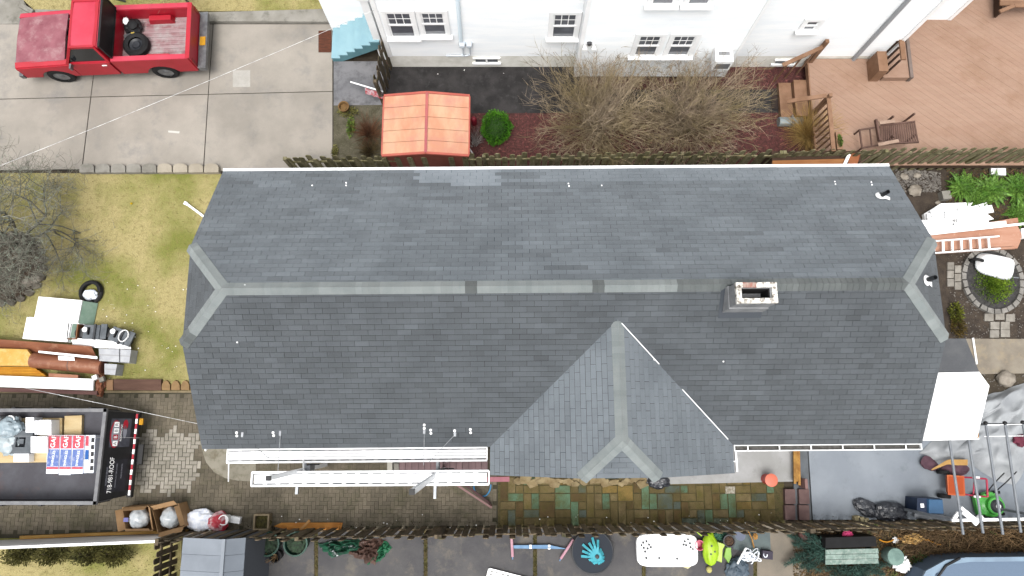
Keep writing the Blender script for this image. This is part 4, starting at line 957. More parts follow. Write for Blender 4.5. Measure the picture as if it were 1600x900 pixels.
b1 = banner(ym + .2, ty1 - .2, mat('banner_dark', c(70, 72, 82), c(96, 98, 108), 6, rough=.5), 'banner')
b2 = banner(ty0 + .22, ym - .1, mat('banner_black', c(38, 38, 44), c(50, 50, 58), 6, rough=.5), 'banner')
rotm = Matrix((( -yv.cross(tg_n)).to_tuple(), yv.to_tuple(), tg_n.to_tuple())).transposed()
def lettering(body, size, a, y, m, par, off=.01, squash=1.0):
    me = text_mesh(body, size, .0005); me.materials.append(m); o_ = link('lettering', me); o_.parent = par
    xd = yv; zd = tg_n; yd = zd.cross(xd)
    mm = Matrix((xd, yd, zd)).transposed().to_4x4(); mm.translation = root_inv(par) @ tgp(a, y, off); o_.matrix_local = mm @ Matrix.Diagonal((squash, 1, 1, 1)); return o_
m_lw = mat('white_print', (.8, .8, .8), rough=.5, grain=0); m_lr = mat('red_print', c(200, 40, 60), rough=.5); m_lg = mat('grey_print', c(170, 172, 184), rough=.5)
yc2 = (ty0 + .22 + ym - .1) / 2; yc1 = (ym + .2 + ty1 - .2) / 2
lettering('718-981-ROOF', .17, .24, yc2 + .02, m_lw, b2, squash=.8)
lettering('ROOFING SIDING', .055, .13, yc2, m_lg, b2); lettering('WINDOWS GUTTERS LEADERS', .042, .38, yc2, m_lg, b2); lettering('FREE ESTIMATES', .05, .52, yc2 + .1, m_lg, b2)
# logo on the upper banner
def disc(a, y, ra, ry_, m, off, n=28): return P('emblem', MB().add([tgp(a + ra * math.cos(2 * math.pi * i / n), y + ry_ * math.sin(2 * math.pi * i / n), off) for i in range(n)], [tuple(range(n))]), m, b1)
disc(.24, yc1 - .03, .14, .34, m_lr, .008); disc(.25, yc1 - .03, .115, .31, mat('emblem_grey', c(186, 190, 200), c(150, 154, 166), 5), .010)
for i, ltr in enumerate('ABBR'):
    y = yc1 - .26 + i * .155; mb = MB().add([tgp(.19, y - .06, .012), tgp(.32, y - .06, .012), tgp(.32, y + .06, .012), tgp(.19, y + .06, .012)], [(0, 1, 2, 3)])
    P('letter_tile', mb, m_lr if i == 1 else m_lw, b1); lettering(ltr, .12, .255, y, m_lw if i == 1 else mat('black_print', c(30, 30, 34)), b1, off=.015)
lettering('ROOFING INC', .065, .4, yc1, m_lw, b1); disc(.5, yc1 + .2, .07, .12, m_lr, .008); disc(.5, yc1 + .02, .05, .16, m_lg, .008)
# reflective tape along the rear edge
for i in range(16):
    y = ty0 + .1 + (ty1 - ty0 - .18) * (i + .5) / 16
    P('reflective_tape', MB().box((tx1 + .05 + gx + .05, y, gz1 - .02), (.05, (ty1 - ty0 - .18) / 16 - .006, .02)), m_lr if i % 2 else m_lw, trl)
P('rear_beam', MB().box((tx1 + .05 + gx + .03, (ty0 + ty1) / 2, gz1 - .1), (.12, ty1 - ty0 - .1, .12)), m_blackm, trl)
P('hitch_step', MB().box((tx1 + gx + .2, ym - .0, gz1 - .16), (.16, .5, .06)), m_blackm, trl)
P('marker_light', MB().box((tx1 + gx + .17, ty1 - .28, gz1 - .1), (.12, .16, .05)).box((tx1 + gx + .17, ty1 - .28, gz1 - .07), (.05, .1, .02)), mat('yellow_plate', c(232, 170, 40)), trl)
for s_ in (0, 1):
    for xx in (tx1 - 1.6, tx1 - 2.5):
        Y = (ty0 - .02) if s_ == 0 else ty1 + .02
        wl = P('wheel', MB().lathe([(.18, -.1), (.3, -.1), (.33, -.07), (.33, .07), (.3, .1), (.18, .1)], (xx, (ty0 + .14) if s_ == 0 else ty1 - .14, .33), 20, 'Y'), m_black, trl, smooth=True)
# cargo
FZ = .73
def tp(px, py, z): return G(px, py, z)
m_ply = mat('plywood', c(240, 216, 168), c(226, 196, 142), 2, rough=.7, bump=.1, stretch=(.6, 4, 1))
m_wbox = mat('white_carton', (.8, .8, .8), (.74, .75, .78), 3, rough=.6, c3=c(190, 196, 216), sc3=14, lo3=.62, hi3=.7)
q = GP([(-60, 652), (127, 650), (126, 678), (100, 722), (-60, 723)], FZ)
S('plywood_sheet', 'pale plywood sheets lying on the trailer floor under the cartons', 'plywood', MB().prism(GP([(-60, 654), (97, 653), (96, 722), (-60, 724)], FZ + .1), FZ + .002, FZ + .1), m_ply)
S('plywood_sheet', 'small square of pale plywood near the trailer tailgate', 'plywood', MB().prism(GP([(101, 650), (128, 649), (127, 679), (100, 680)], FZ + .1), FZ + .002, FZ + .1), m_ply)
for i, (x0_, x1_, y0_, y1_) in enumerate(((40, 53, 652, 676), (54, 62, 657, 679), (62, 80, 656, 680), (48, 74, 682, 708))):
    S('white_carton', ['narrow white carton nearest the trailer side rail', 'slim white carton between two larger white cartons', 'wide white carton with a worn end by the plywood', 'large white carton beside the shingle bundles'][i], 'carton',
      MB().prism(GP([(x0_, y0_), (x1_, y0_), (x1_, y1_), (x0_, y1_)], FZ + .42), FZ + .102, FZ + .42, shrink=.004), m_wbox, 'white cartons in the trailer')
S('white_carton', 'low white carton poking out below the grey drain fitting', 'carton', MB().prism(GP([(22, 700), (45, 700), (45, 722), (21, 722)], FZ + .3), FZ + .102, FZ + .3), m_wbox, 'white cartons in the trailer')
a = G(32, 691, FZ + .34)
dr = T('drain_fitting', 'square grey plastic drain fitting with a dark opening on the white cartons', 'fitting', a - V3((0, 0, .22)))
m_dg = mat('grey_plastic', c(116, 122, 128), c(98, 104, 110), 5, rough=.6)
for sx_, sy_, w_, d_ in ((0, -1, .56, .16), (0, 1, .56, .16), (-1, 0, .16, .24), (1, 0, .16, .24)): P('frame', MB().box(a + V3((sx_ * .2, sy_ * .2, -.1)), (w_, d_, .2)), m_dg, dr)
P('opening', MB().box(a + V3((0, 0, -.14)), (.236, .236, .1)), mat('dark_void', c(30, 34, 42)), dr); P('insert', MB().box(a + V3((0, .02, -.06)), (.13, .12, .09)), m_dg, dr)
S('plastic_bag', 'crumpled translucent grey plastic bag at the trailer front', 'bag', MB().blob(G(17, 668, FZ + .3), (.3, .26, .2), .28, 2, 4, 3), mat('grey_film', c(188, 204, 212), c(160, 178, 188), 6, rough=.3), smooth=True)
S('plastic_bag', 'flat pale grey plastic sheeting on the cartons at the trailer edge', 'bag', MB().blob(G(12, 690, FZ + .25), (.3, .34, .14), .28, 2, 4, 8), mat('grey_film2', c(206, 218, 222), c(184, 198, 204), 6, rough=.3), smooth=True)
S('paint_bucket', 'small white round bucket by the trailer side rail', 'bucket', MB().lathe([(.1, 0), (.115, .28), (.1, .29), (.09, .24)], G(32, 656, FZ) + V3((0, 0, .1)), 16), m_white, smooth=True)
S('paint_bucket', 'white round tub lying at the trailer edge beside the grey bag', 'bucket', MB().lathe([(.14, 0), (.16, .3), (.14, .31), (.13, .26)], G(8, 658, FZ) + V3((0, 0, .1)), 16), m_white, smooth=True)
# shingle bundles
m_bw, m_br, m_bb = mat('bundle_white', (.72, .74, .78), (.6, .64, .74), 12, rough=.4), mat('bundle_red', c(226, 92, 108), c(214, 70, 92), 5, rough=.4), mat('bundle_blue', c(112, 140, 208), c(92, 118, 190), 6, rough=.4, c3=c(190, 200, 228), sc3=12)
bz = FZ + .36
for i, (xa, xb) in enumerate(((75, 94), (95, 113), (114, 132))):
    yo = (0, 2, 0)[i]
    bd = T('shingle_bundle', ['red and blue wrapped shingle bundle farthest from the tailgate', 'middle one of the red and blue wrapped shingle bundles', 'red and blue wrapped shingle bundle nearest the printed tailgate'][i], 'bundle', G((xa + xb) / 2, 710, FZ), group='shingle bundles in the trailer')
    P('pack', MB().prism(GP([(xa, 680), (xb, 680), (xb - 3, 740 + yo), (xa - 3, 740 + yo)], bz), FZ + .002, bz), m_bw, bd)
    P('red_label', MB().prism(GP([(xa + .5, 680.5), (xb - .5, 680.5), (xb - 1.3, 701), (xa - .5, 701)], bz), bz + .001, bz + .004), m_br, bd)
    P('blue_label', MB().prism(GP([(xa - .2, 702), (xb - 1.3, 702), (xb - 2.5, 729), (xa - 2, 729)], bz), bz + .001, bz + .004), m_bb, bd)
    P('pink_stripe', MB().prism(GP([(xa - 2, 729.5), (xb - 2.6, 729.5), (xb - 2.8, 733), (xa - 2.3, 733)], bz), bz + .001, bz + .004), m_br, bd)
    for body, sz, py in (('GAF', .16, 690), ('SHINGLES', .085, 716), ('ROOF', .09, 737)):
        me = text_mesh(body, sz, .0005); me.materials.append(m_lw); o_ = link('lettering', me); o_.parent = bd
        o_.location = root_inv(bd) @ (G((xa + xb) / 2 - (1.2 if py > 705 else .5), py, bz) + V3((0, 0, .008))); o_.rotation_euler = (0, 0, R(88) if py < 730 else R(0))
for i, (xa, xb) in enumerate(((133.5, 140), (141, 149))):
    bd = T('narrow_carton', ['narrow white and blue striped carton beside the shingle bundles', 'narrow black and white printed carton nearest the printed tailgate'][i], 'carton', G((xa + xb) / 2, 710, FZ))
    P('pack', MB().prism(GP([(xa, 680), (xb, 680), (xb - 3, 739), (xa - 3, 739)], bz - .04), FZ + .002, bz - .04), m_bw, bd)
    if i == 0:
        P('red_label', MB().prism(GP([(xa + 1, 681), (xb - 1, 681), (xb - 1.5, 697), (xa, 697)], bz - .04), bz - .039, bz - .036), m_br, bd); P('blue_label', MB().prism(GP([(xa, 703), (xb - 1.3, 703), (xb - 2, 718), (xa - 1, 718)], bz - .04), bz - .039, bz - .036), mat('strong_blue', c(50, 110, 190)), bd)
    else:
        for k in range(5): P('black_print', MB().prism(GP([(xa + 2 - k * .5, 684 + k * 11), (xb - 1 - k * .5, 684 + k * 11), (xb - 1.5 - k * .5, 691 + k * 11), (xa + 1.5 - k * .5, 691 + k * 11)], bz - .04), bz - .039, bz - .036), m_blackm, bd)

S('cargo_strap', 'thin grey strap stretched across the trailer cargo', 'strap', MB().tube([G(-60, 680, 1.4), G(218, 684, .9)], .006, 4), m_zs if False else mat('strap_grey', c(150, 150, 150)))
# ------------------------------------------------------------------ edging and left lawn
le = T('lawn_edging', 'row of scalloped concrete edging blocks between the driveway and the lawn', 'edging', G(240, 268))
for i in range(9):
    x = 128 + i * 24.2
    pts = [(x, 272.5), (x + 23.4, 272)] + [(x + 11.7 + 11.7 * math.cos(math.pi * k / 8), 263.5 - 6 * math.sin(math.pi * k / 8)) for k in range(9)]
    P('edging_block', MB().prism(GP(pts), -.03, .13 + rr(-.01, .01), shrink=.012), m_conc2 if i < 5 else mat('pale_concrete', c(196, 186, 168), c(180, 170, 152), 3, bump=.2), le)
e2 = T('scalloped_edging', 'tan scalloped brick edging at the lawn corner by the house', 'edging', G(280, 602))
for i in range(4):
    x = 254 + i * 15
    P('edging_block', MB().prism(GP([(x, 610), (x + 14, 610), (x + 14, 602), (x + 11, 596), (x + 7, 594), (x + 3, 596), (x, 602)]), -.02, .07, shrink=.01), mat('tan_brick', c(176, 142, 98), c(152, 122, 84), 5, bump=.3), e2)
S('border_strip', 'narrow tan kerb strip along the edge of the paver driveway', 'kerb', MB().prism(GP([(-420, 612.5), (312, 610.5), (312, 613.5), (-420, 616)]), -.03, .035), mat('tan_strip', c(158, 142, 112), c(136, 122, 96), 4, bump=.2))
def hose(name, label, pts, r, m, n=8, cat='hose'): return S(name, label, cat, MB().tube(pts, r, n), m, smooth=True)
hc = G(143, 457, .06)
S('hose_coil', 'coil of black corrugated drain pipe lying on the lawn', 'hose', MB().tube([hc + V3((.27 * math.cos(a), .29 * math.sin(a), .0)) for a in [i * math.pi / 14 for i in range(28)]], .055, 8, closed=True).tube([hc + V3((.26 * math.cos(a), .28 * math.sin(a), .07)) for a in [i * math.pi / 14 for i in range(24)]], .05, 8), m_black, smooth=True)
S('white_sack', 'white sack lying inside the black pipe coil', 'sack', MB().blob(G(141, 461, .08), (.2, .16, .1), .3, 2, 3, 5, flat=-.07), mat('sack_white', (.62, .66, .72), (.54, .57, .64), 5), smooth=True)
# foam boards
m_foam = mat('white_foam', (.82, .82, .82), (.78, .78, .78), 2, rough=.7, grain=.02)
m_film = mat('green_film', c(178, 206, 190), c(156, 190, 172), 5, rough=.35)
for nm, lb, q, h in (('foam_board_stack', 'large white foam board stack in pale green film on the lawn', [(60, 464), (128, 470), (121, 505), (53, 498)], .42), ('foam_board_stack', 'lower white foam board stack in front of the larger foam stack', [(43, 495), (112, 503.5), (106, 534), (36, 529)], .3)):
    st = T(nm, lb, 'foam boards', G(sum(a for a, _ in q) / 4, sum(b for _, b in q) / 4))
    p = GP(q, h); nlay = 5
    for k in range(nlay):
        off = V3((rr(-.02, .02), rr(-.02, .02), 0)); P('board', MB().prism([v + off for v in p], h * k / nlay + .004, h * (k + 1) / nlay), m_foam, st)
    P('film', MB().add([p[1] + V3((.02, 0, -.02)), p[2] + V3((.02, 0, -.02)), p[2] + V3((.2, -.0, -h + .03)), p[1] + V3((.2, .0, -h + .03))], [(0, 3, 2, 1)]), m_film, st)
cr = T('tool_crate', 'open brown wooden crate between the foam boards and the grey tools', 'crate', G(124, 518))
m_wood = mat('brown_wood', c(150, 98, 60), c(122, 76, 44), 5, bump=.2, rough=.7)
cc = G(124, 518)
for dx, dy, sx_, sy_ in ((-.12, 0, .03, .5), (.12, 0, .03, .5), (0, .235, .21, .03), (0, -.235, .21, .03)): P('side', MB().box(cc + V3((dx, dy, .15)), (sx_, sy_, .3), rz=0), m_wood, cr)
P('bottom', MB().box(cc + V3((0, 0, .02)), (.2, .43, .03)), m_wood, cr)
P('contents', MB().blob(cc + V3((0, 0, .14)), (.09, .18, .06), .5, 3, 3, 7), mat('dark_bits', c(90, 86, 84), c(60, 58, 58), 20), cr)
m_tool = mat('tool_grey', c(124, 130, 136), c(92, 98, 104), 4, rough=.5); m_toold = mat('tool_dark', c(70, 72, 76), c(52, 54, 58), 5, rough=.5)
for k, (px, py, lb) in enumerate(((155, 521, 'grey and black table saw standing on the lawn beside the wooden crate'), (196, 527, 'grey and black table saw with a wound cable nearest the house'))):
    a = G(px, py); tt = T('table_saw', lb, 'saw', a, rot=(-.02, -.35)[k]); L_ = lambda x, y, z: XF[tt.name] @ V3((x, y, z))
    P('base', MB().box((0, 0, .14), (.5, .36, .26), taper=.9), m_toold, tt, local=True)
    P('table', MB().box((-.02, .0, .3), (.44, .38, .05)), m_tool, tt, local=True)
    P('extension', MB().box((.3, .02, .3), (.16, .4, .045)), m_tool, tt, local=True)
    P('fence', MB().box((.08, 0, .345), (.05, .42, .04)), m_toold, tt, local=True)
    P('blade_guard', MB().box((-.08, .02, .36), (.03, .2, .07)), m_black, tt, local=True)
    P('motor', MB().lathe([(.09, -.12), (.1, -.1), (.1, .1), (.08, .12)], (-.3, -.02, .2), 14, 'Y'), m_blackm, tt, local=True, smooth=True)
    P('dust_cap', MB().lathe([(.07, 0), (.07, .03), (.03, .05)], (-.19, .06, .33), 14), m_white, tt, local=True, smooth=True)
    for sx_ in (-.2, .2):
        for sy_ in (-.14, .14): P('foot', MB().box((sx_, sy_, .015), (.05, .05, .03)), m_black, tt, local=True)
    if k: P('cable', MB().tube([(.16 + .12 * math.cos(t), .05 + .16 * math.sin(t), .37 + t * .004) for t in [i * .5 for i in range(26)]], .012, 5), mat('cord_white', (.7, .7, .7)), tt, local=True, smooth=True)
sh = GP([(112, 528), (172, 527), (200, 536), (196, 545), (150, 545), (112, 535)], .3)
S('white_sheet', 'crumpled white plastic sheet draped over the grey tools', 'sheet', MB().sheet(lambda a, b: G(110 + a * 92, 527 + 8 * a + (1 - b) * 13 * (1 - .4 * abs(a - .5)), .3) + V3((0, 0, .06 * noise.noise(V3((a * 7, b * 3, 2))) - .12 * abs(a - .5))), 24, 6, .01), m_foam, smooth=True)
m_gbox = mat('grey_carton', c(214, 216, 220), c(196, 198, 204), 4, rough=.7)
for lb, q, h in (('wide pale grey carton pair beneath the grey tools', [(154, 544.5), (186, 545.5), (186, 566), (155, 564)], .38), ('pale grey carton at the outer end of the carton row', [(187.5, 545.5), (205, 546.5), (202, 567), (187.5, 566)], .34), ('small pale grey carton at the end of the copper roll', [(163, 568), (183, 569), (180, 586), (163, 585)], .34)):
    g_ = T('grey_carton', lb, 'carton', G(q[0][0] + 10, q[0][1] + 10)); p = GP(q, h)
    P('body', MB().prism(p, .004, h, shrink=.005), m_gbox, g_); P('tape', MB().prism([p[0].lerp(p[3], .45), p[1].lerp(p[2], .45), p[1].lerp(p[2], .55), p[0].lerp(p[3], .55)], h + .0005, h + .002), mat('tape', c(190, 190, 192)), g_)
m_cop = mat('copper_sheet', c(172, 112, 82), c(146, 90, 66), 2, rough=.45, c3=c(188, 140, 112), sc3=4, lo3=.55, stretch=(.6, 3, 1))
S('copper_sheet', 'long flat brown metal sheet bent along one edge at the top of the pile', 'metal sheet', MB().sheet(lambda a, b: G(-120 + a * 262, 521 + a * 20 + (1 - b) * 17, .42) + V3((0, 0, -.25 * (1 - b) + .02 * math.sin(a * 30) * (a > .6))), 30, 6, .012), m_cop, smooth=True)
p0, p1 = G(52, 563, .25), G(161, 574, .25)
rl = T('copper_roll', 'thick roll of brown coated metal lying in the material pile', 'roll', G(110, 575)); d = (p1 - p0).normalized(); mq = d.to_track_quat('Z', 'Y').to_matrix()
P('roll', MB().tube([p0, p0.lerp(p1, .5), p1], .2, 24), m_cop, rl, smooth=True)
P('core', MB().tube([p1 - d * .02, p1 + d * .015], .15, 20), mat('roll_end', c(120, 70, 56)), rl, smooth=True)
P('band', MB().tube([p0.lerp(p1, .55), p0.lerp(p1, .56)], .204, 24), mat('strap', c(120, 110, 104)), rl, smooth=True)
S('white_trim', 'narrow white trim board lying on the brown metal roll', 'board', MB().hexa(GP([(60, 548), (152, 557), (152, 561), (60, 551)], .46), GP([(60, 548), (152, 557), (152, 561), (60, 551)], .48)), m_white)
S('paper_sheet', 'torn white paper stuck on the brown metal roll', 'paper', MB().sheet(lambda a, b: G(91 + a * 25, 556 + a * 2 + (1 - b) * (13 - 4 * a), .455) + V3((0, 0, -.09 * (1 - b) ** 2 + .004)), 8, 6, .004), m_white, smooth=True)
m_ins = mat('yellow_board', c(246, 200, 110), c(236, 180, 84), 2, rough=.7, c3=c(250, 214, 140), sc3=5)
m_ins2 = mat('amber_board', c(236, 168, 40), c(220, 146, 24), 3, rough=.7, bump=.3)
st = T('yellow_board_stack', 'stack of pale yellow wooden siding boards on the material pile', 'boards', G(10, 565))
for k in range(4): P('board', MB().prism(GP([(-120, 540 + k * .4), (45 - k, 545 + k * .4), (53 - k, 557), (52, 573 - k * .5), (-120, 570)], .2 + k * .06), .2 + k * .06 - .056, .2 + k * .06), m_ins, st)
st = T('amber_board_stack', 'amber yellow fluted boards below the pale yellow stack', 'boards', G(20, 582))
for k in range(7): P('board', MB().prism(GP([(-120, 571 + k * 2.6), (54 + k * 3.4, 574 + k * 2.4), (56 + k * 3.4, 576 + k * 2.4), (-120, 573.4 + k * 2.6)], .2), .02, .2 + (k % 2) * .02), m_ins2, st)
S('white_plank', 'wide white plank lying along the edge of the material pile', 'plank', MB().prism(GP([(-120, 583), (146, 592), (145, 610), (-120, 600)], .34), .29, .34, shrink=.006), m_white)
m_mar = mat('maroon_timber', c(130, 92, 86), c(108, 74, 70), 3, rough=.7, bump=.2, stretch=(.6, 4, 1))
S('maroon_timber', 'long maroon timber under the white plank', 'timber', MB().prism(GP([(-120, 601.5), (152, 611), (152, 617), (-120, 608)], .25), .005, .25, shrink=.01), m_mar)
bm_ = MB().blob(G(157, 600, .12), (.1, .3, .13), .6, 5, 3, 9, flat=-.1)
S('scrap_heap', 'heap of orange brown metal offcuts at the end of the white plank', 'scrap', bm_, m_cop)
for px, py, lb in ((149, 590, 'small white block on the metal offcuts'), (160, 593, 'small grey block beside the white block on the offcuts')): S('offcut_block', lb, 'block', MB().box(G(px, py, .28), (.12, .12, .1), rz=.4), m_white if px == 149 else m_conc2)
S('pink_timber', 'short pinkish board lying beside the amber boards', 'board', MB().prism(GP([(76, 583), (122, 586), (122, 592), (76, 590)], .3), .2, .3), mat('pink_board', c(196, 140, 112), c(180, 124, 98), 3))
tb = T('dark_plank', 'dark brown plank with a tan end lying beside the lawn corner', 'plank', G(208, 602))
P('body', MB().prism(GP([(177, 592.5), (252, 592.5), (252, 610), (177, 610)], .1), .005, .1, shrink=.008), mat('dark_plank', c(116, 86, 72), c(98, 70, 58), 3, bump=.3, stretch=(.6, 4, 1)), tb)
P('end', MB().prism(GP([(166, 593), (176.5, 593), (176.5, 610), (166, 610)], .1), .005, .1, shrink=.008), mat('tan_end', c(170, 132, 98)), tb)
dn = [G(291, 318, .06), G(318, 338, .06)]
S('downspout_extension', 'white downspout extension sticking out onto the lawn from the house', 'pipe', MB().bar(dn[0], dn[1] + (dn[1] - dn[0]) * .5, .06, .05).bar(dn[0] + V3((-.05, .02, 0)), dn[0] + V3((.03, -.02, .01)), .09, .06), m_white)
S('yellow_flower', 'single yellow flower on the lawn beside the tree', 'flower', MB().blob(G(205, 318, .04), (.03, .03, .03), .4, 3, 2, 1), mat('yellow_petal', c(236, 200, 20)))

# ------------------------------------------------------------------ lower left: cartons, bags, white fence
m_card = mat('cardboard', c(204, 164, 120), c(186, 146, 102), 3, rough=.8, grain=.05)
m_card2 = mat('cardboard_inside', c(180, 142, 104))
m_filmw = mat('clear_film', c(226, 230, 232), c(196, 204, 210), 8, rough=.25, spec=.6)
for lb, q, k in (('open cardboard box with clear plastic bag beside the trailer', [(191, 793), (232, 791), (238, 829), (196, 830)], 0), ('open cardboard box with splayed flaps nearest the white and red bags', [(238, 797), (279, 787), (290, 822), (247, 833)], 1)):
    h = .45; p = [v - V3((0, 0, h)) for v in GP(q, h)]; bx_ = T('cardboard_box', lb, 'box', (p[0] + p[2]) / 2)
    for i in range(4):
        a, b = p[i], p[(i + 1) % 4]; P('side', MB().bar(a + V3((0, 0, h / 2)), b + V3((0, 0, h / 2)), .012, h), m_card, bx_)
        nrm = V3(((b - a).y, -(b - a).x, 0)).normalized(); cen = (p[0] + p[1] + p[2] + p[3]) / 4
        if nrm.dot((a + b) / 2 - cen) < 0: nrm = -nrm
        in_ = a.lerp(b, .06); bn = a.lerp(b, .94); dv = nrm * .1 + V3((0, 0, .14)) if (i + k) % 2 else -nrm * .07 + V3((0, 0, .12))
        P('flap', MB().hexa([in_ + V3((0, 0, h)), bn + V3((0, 0, h)), bn + V3((0, 0, h)) + dv, in_ + V3((0, 0, h)) + dv], [v + V3((0, 0, .008)) + nrm * .004 for v in (in_ + V3((0, 0, h)), bn + V3((0, 0, h)), bn + V3((0, 0, h)) + dv, in_ + V3((0, 0, h)) + dv)]), m_card, bx_)
    P('bottom', MB().prism([v.lerp(cen, .03) for v in p], .004, .02), m_card2, bx_)
    P('liner_bag', MB().blob(cen + V3((0, 0, .34)), (.25, .26, .22), .13, 2.0, 4, 3 + k), m_filmw, bx_, smooth=True)
    if k == 0: P('tape_label', MB().box((p[0] + p[3]) / 2 + V3((.1, 0, h + .09)), (.12, .1, .006)), mat('blue_label', c(130, 130, 190)), bx_)
bgw = mat('printed_bag', (.72, .74, .78), (.5, .54, .64), 9, rough=.45, c3=(.8, .8, .8), sc3=6)
S('shopping_bag', 'crumpled white printed plastic bag by the cardboard boxes', 'bag', MB().blob(G(314, 813, .16), (.38, .28, .2), .24, 1.8, 4, 11, flat=-.15), bgw, smooth=True)
S('shopping_bag', 'crumpled red and pink plastic bag beside the white bag', 'bag', MB().blob(G(341, 815, .16), (.27, .25, .2), .2, 1.8, 4, 15, flat=-.15), mat('red_bag', c(214, 60, 78), c(246, 206, 210), 4, rough=.4, lo=.48, hi=.55), smooth=True)
S('white_pail', 'white round pail beside the red and pink bag', 'pail', MB().lathe([(.1, 0), (.13, .3), (.13, .33), (.11, .33), (.1, .25)], G(357, 810), 18), m_white, smooth=True)
S('white_brick', 'white rectangular block past the white pail', 'block', MB().box(G(369, 812, .06), (.24, .16, .12), rz=-.15), m_white)
pl_ = T('square_planter', 'square tan planter full of moss on the paver driveway', 'planter', G(413, 814)); ctr = G(413, 814)
for dx, dy, sx_, sy_ in ((-.18, 0, .04, .4), (.18, 0, .04, .4), (0, .18, .32, .04), (0, -.18, .32, .04)): P('side', MB().box(ctr + V3((dx, dy, .12)), (sx_, sy_, .24)), mat('planter', c(176, 158, 128), c(150, 134, 106), 4), pl_)
P('moss', MB().blob(ctr + V3((0, 0, .14)), (.2, .2, .05), .4, 4, 3, 2), mat('moss_fill', c(94, 88, 40), c(66, 60, 30), 12, bump=.8), pl_)
st = T('picket_boards', 'stack of new orange cedar fence pickets lying on the driveway', 'boards', G(485, 822)); m_ced = mat('new_cedar', c(220, 152, 66), c(200, 128, 50), 3, rough=.7, stretch=(.6, 5, 1))
for k, (x0_, x1_, y0_, y1_) in enumerate(((440, 536, 816.5, 828), (452, 533, 816, 826.5))):
    P('board', MB().prism(GP([(x0_ + (16 if k else 0), y0_), (x1_, y0_), (x1_ - 3, y1_), (x0_ + 14, y1_), (x0_ - 12, (y0_ + y1_) / 2)]), .01 + k * .03, .035 + k * .03), m_ced, st)
P('strap', MB().bar(G(468, 829, .09), G(484, 813, .09), .06, .012), mat('strap_wood', c(212, 160, 100)), st)
# white panel fence
wa, wb = G(-420, 862), G(289, 833.5)
wf_ = T('white_fence', 'plain white panel fence between the paver driveway and the lower lawn', 'fence', (wa + wb) / 2); d = (wb - wa).normalized(); npan = 7
for i in range(npan):
    a, b = wa + (wb - wa) * (i / npan), wa + (wb - wa) * ((i + 1) / npan); P('panel', MB().bar(a + d * .006 + V3((0, 0, .58)), b - d * .006 + V3((0, 0, .58)), .04, 1.1), m_white, wf_)
P('top_rail', MB().bar(wa + V3((0, 0, 1.15)), wb + V3((0, 0, 1.15)), .06, .04), m_white, wf_)
S('yellow_timber', 'long yellow timber lying along the foot of the white fence', 'timber', MB().prism(GP([(30, 837.5), (160, 832), (292, 827.5), (292, 832.5), (160, 837.5), (30, 843)], .1), .01, .1, shrink=.008), mat('yellow_timber', c(224, 178, 100), c(200, 148, 76), 3, stretch=(.6, 4, 1)))

# lower grey shed
zr, ze = 2.15, 1.9
r0, r1 = G(350, 843, zr), G(352, 1000, zr); e0, e2_ = G(286, 844, ze), G(384, 842, ze)
ls = T('grey_shed', 'small shed with grey panel roof at the corner of the lower yard', 'shed', V3((r0.x, r0.y - 1, 0)))
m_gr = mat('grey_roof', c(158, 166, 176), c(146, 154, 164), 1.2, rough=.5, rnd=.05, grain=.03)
yA = r0.y; nbp = 8
for i in range(nbp):
    ya, yb2 = yA - i * .36, yA - (i + 1) * .36 + .008
    P('roof_panel', MB().hexa([(e0.x, yb2, ze - .03), (r0.x, yb2, zr - .03), (r0.x, ya, zr - .03), (e0.x, ya, ze - .03)], [(e0.x, yb2, ze + .012), (r0.x, yb2, zr + .012), (r0.x, ya, zr), (e0.x, ya, ze)]), m_gr, ls)
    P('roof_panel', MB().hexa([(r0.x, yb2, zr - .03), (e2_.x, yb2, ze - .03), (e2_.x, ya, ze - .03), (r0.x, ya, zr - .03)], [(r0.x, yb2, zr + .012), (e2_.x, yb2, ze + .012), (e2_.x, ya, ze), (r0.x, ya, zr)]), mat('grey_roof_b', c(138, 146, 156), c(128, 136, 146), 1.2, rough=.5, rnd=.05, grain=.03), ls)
P('ridge', MB().box((r0.x, yA - 1.44, zr + .01), (.08, 2.9, .03)), m_gr, ls)
P('wall', MB().box(((e0.x + e2_.x) / 2, yA - 1.5, ze / 2), (e2_.x - e0.x - .1, 2.8, ze - .04)), mat('shed_grey_wall', c(104, 108, 116)), ls)

# ------------------------------------------------------------------ scaffold at the front eave
m_zinc = mat('zinc_steel', c(186, 190, 194), c(160, 164, 170), 5, rough=.4, metal=.4)
def plank(lb, pa, pb, z, wd, grooves):
    a, b = G(*pa, z), G(*pb, z); pk = T('scaffold_plank', lb, 'scaffold plank', (a + b) / 2 - V3((0, 0, z)))
    d = (b - a).normalized(); n = V3((-d.y, d.x, 0))
    P('deck', MB().bar(a + d * .05, b - d * .05, wd - .07, .03), mat('plank_groove', c(170, 172, 176), rough=.5) if grooves else m_alu, pk)
    for s_ in (-1, 1): P('side_rail', MB().bar(a + n * s_ * wd / 2, b + n * s_ * wd / 2, .045, .12), m_alu, pk)
    for k in range(grooves): P('tread_rib', MB().bar(a + n * ((k + .5) / grooves - .5) * (wd - .09) + V3((0, 0, .02)), b + n * ((k + .5) / grooves - .5) * (wd - .09) + V3((0, 0, .02)), .056, .015), m_alu, pk)
    for s_ in (-1, 1):
        L = (b - a).length; k = int(L / .29)
        for i in range(k):
            p = a + d * (i + .5) * L / k + n * s_ * (wd / 2 - .035) + V3((0, 0, .018)); P('slot', MB().bar(p - d * .1, p + d * .1, .026, .006), mat('slot_shadow', c(96, 98, 100)), pk)
    for p in (a, b): P('end_cap', MB().bar(p - n * wd / 2, p + n * wd / 2, .03, .09), m_alu, pk)
    return pk
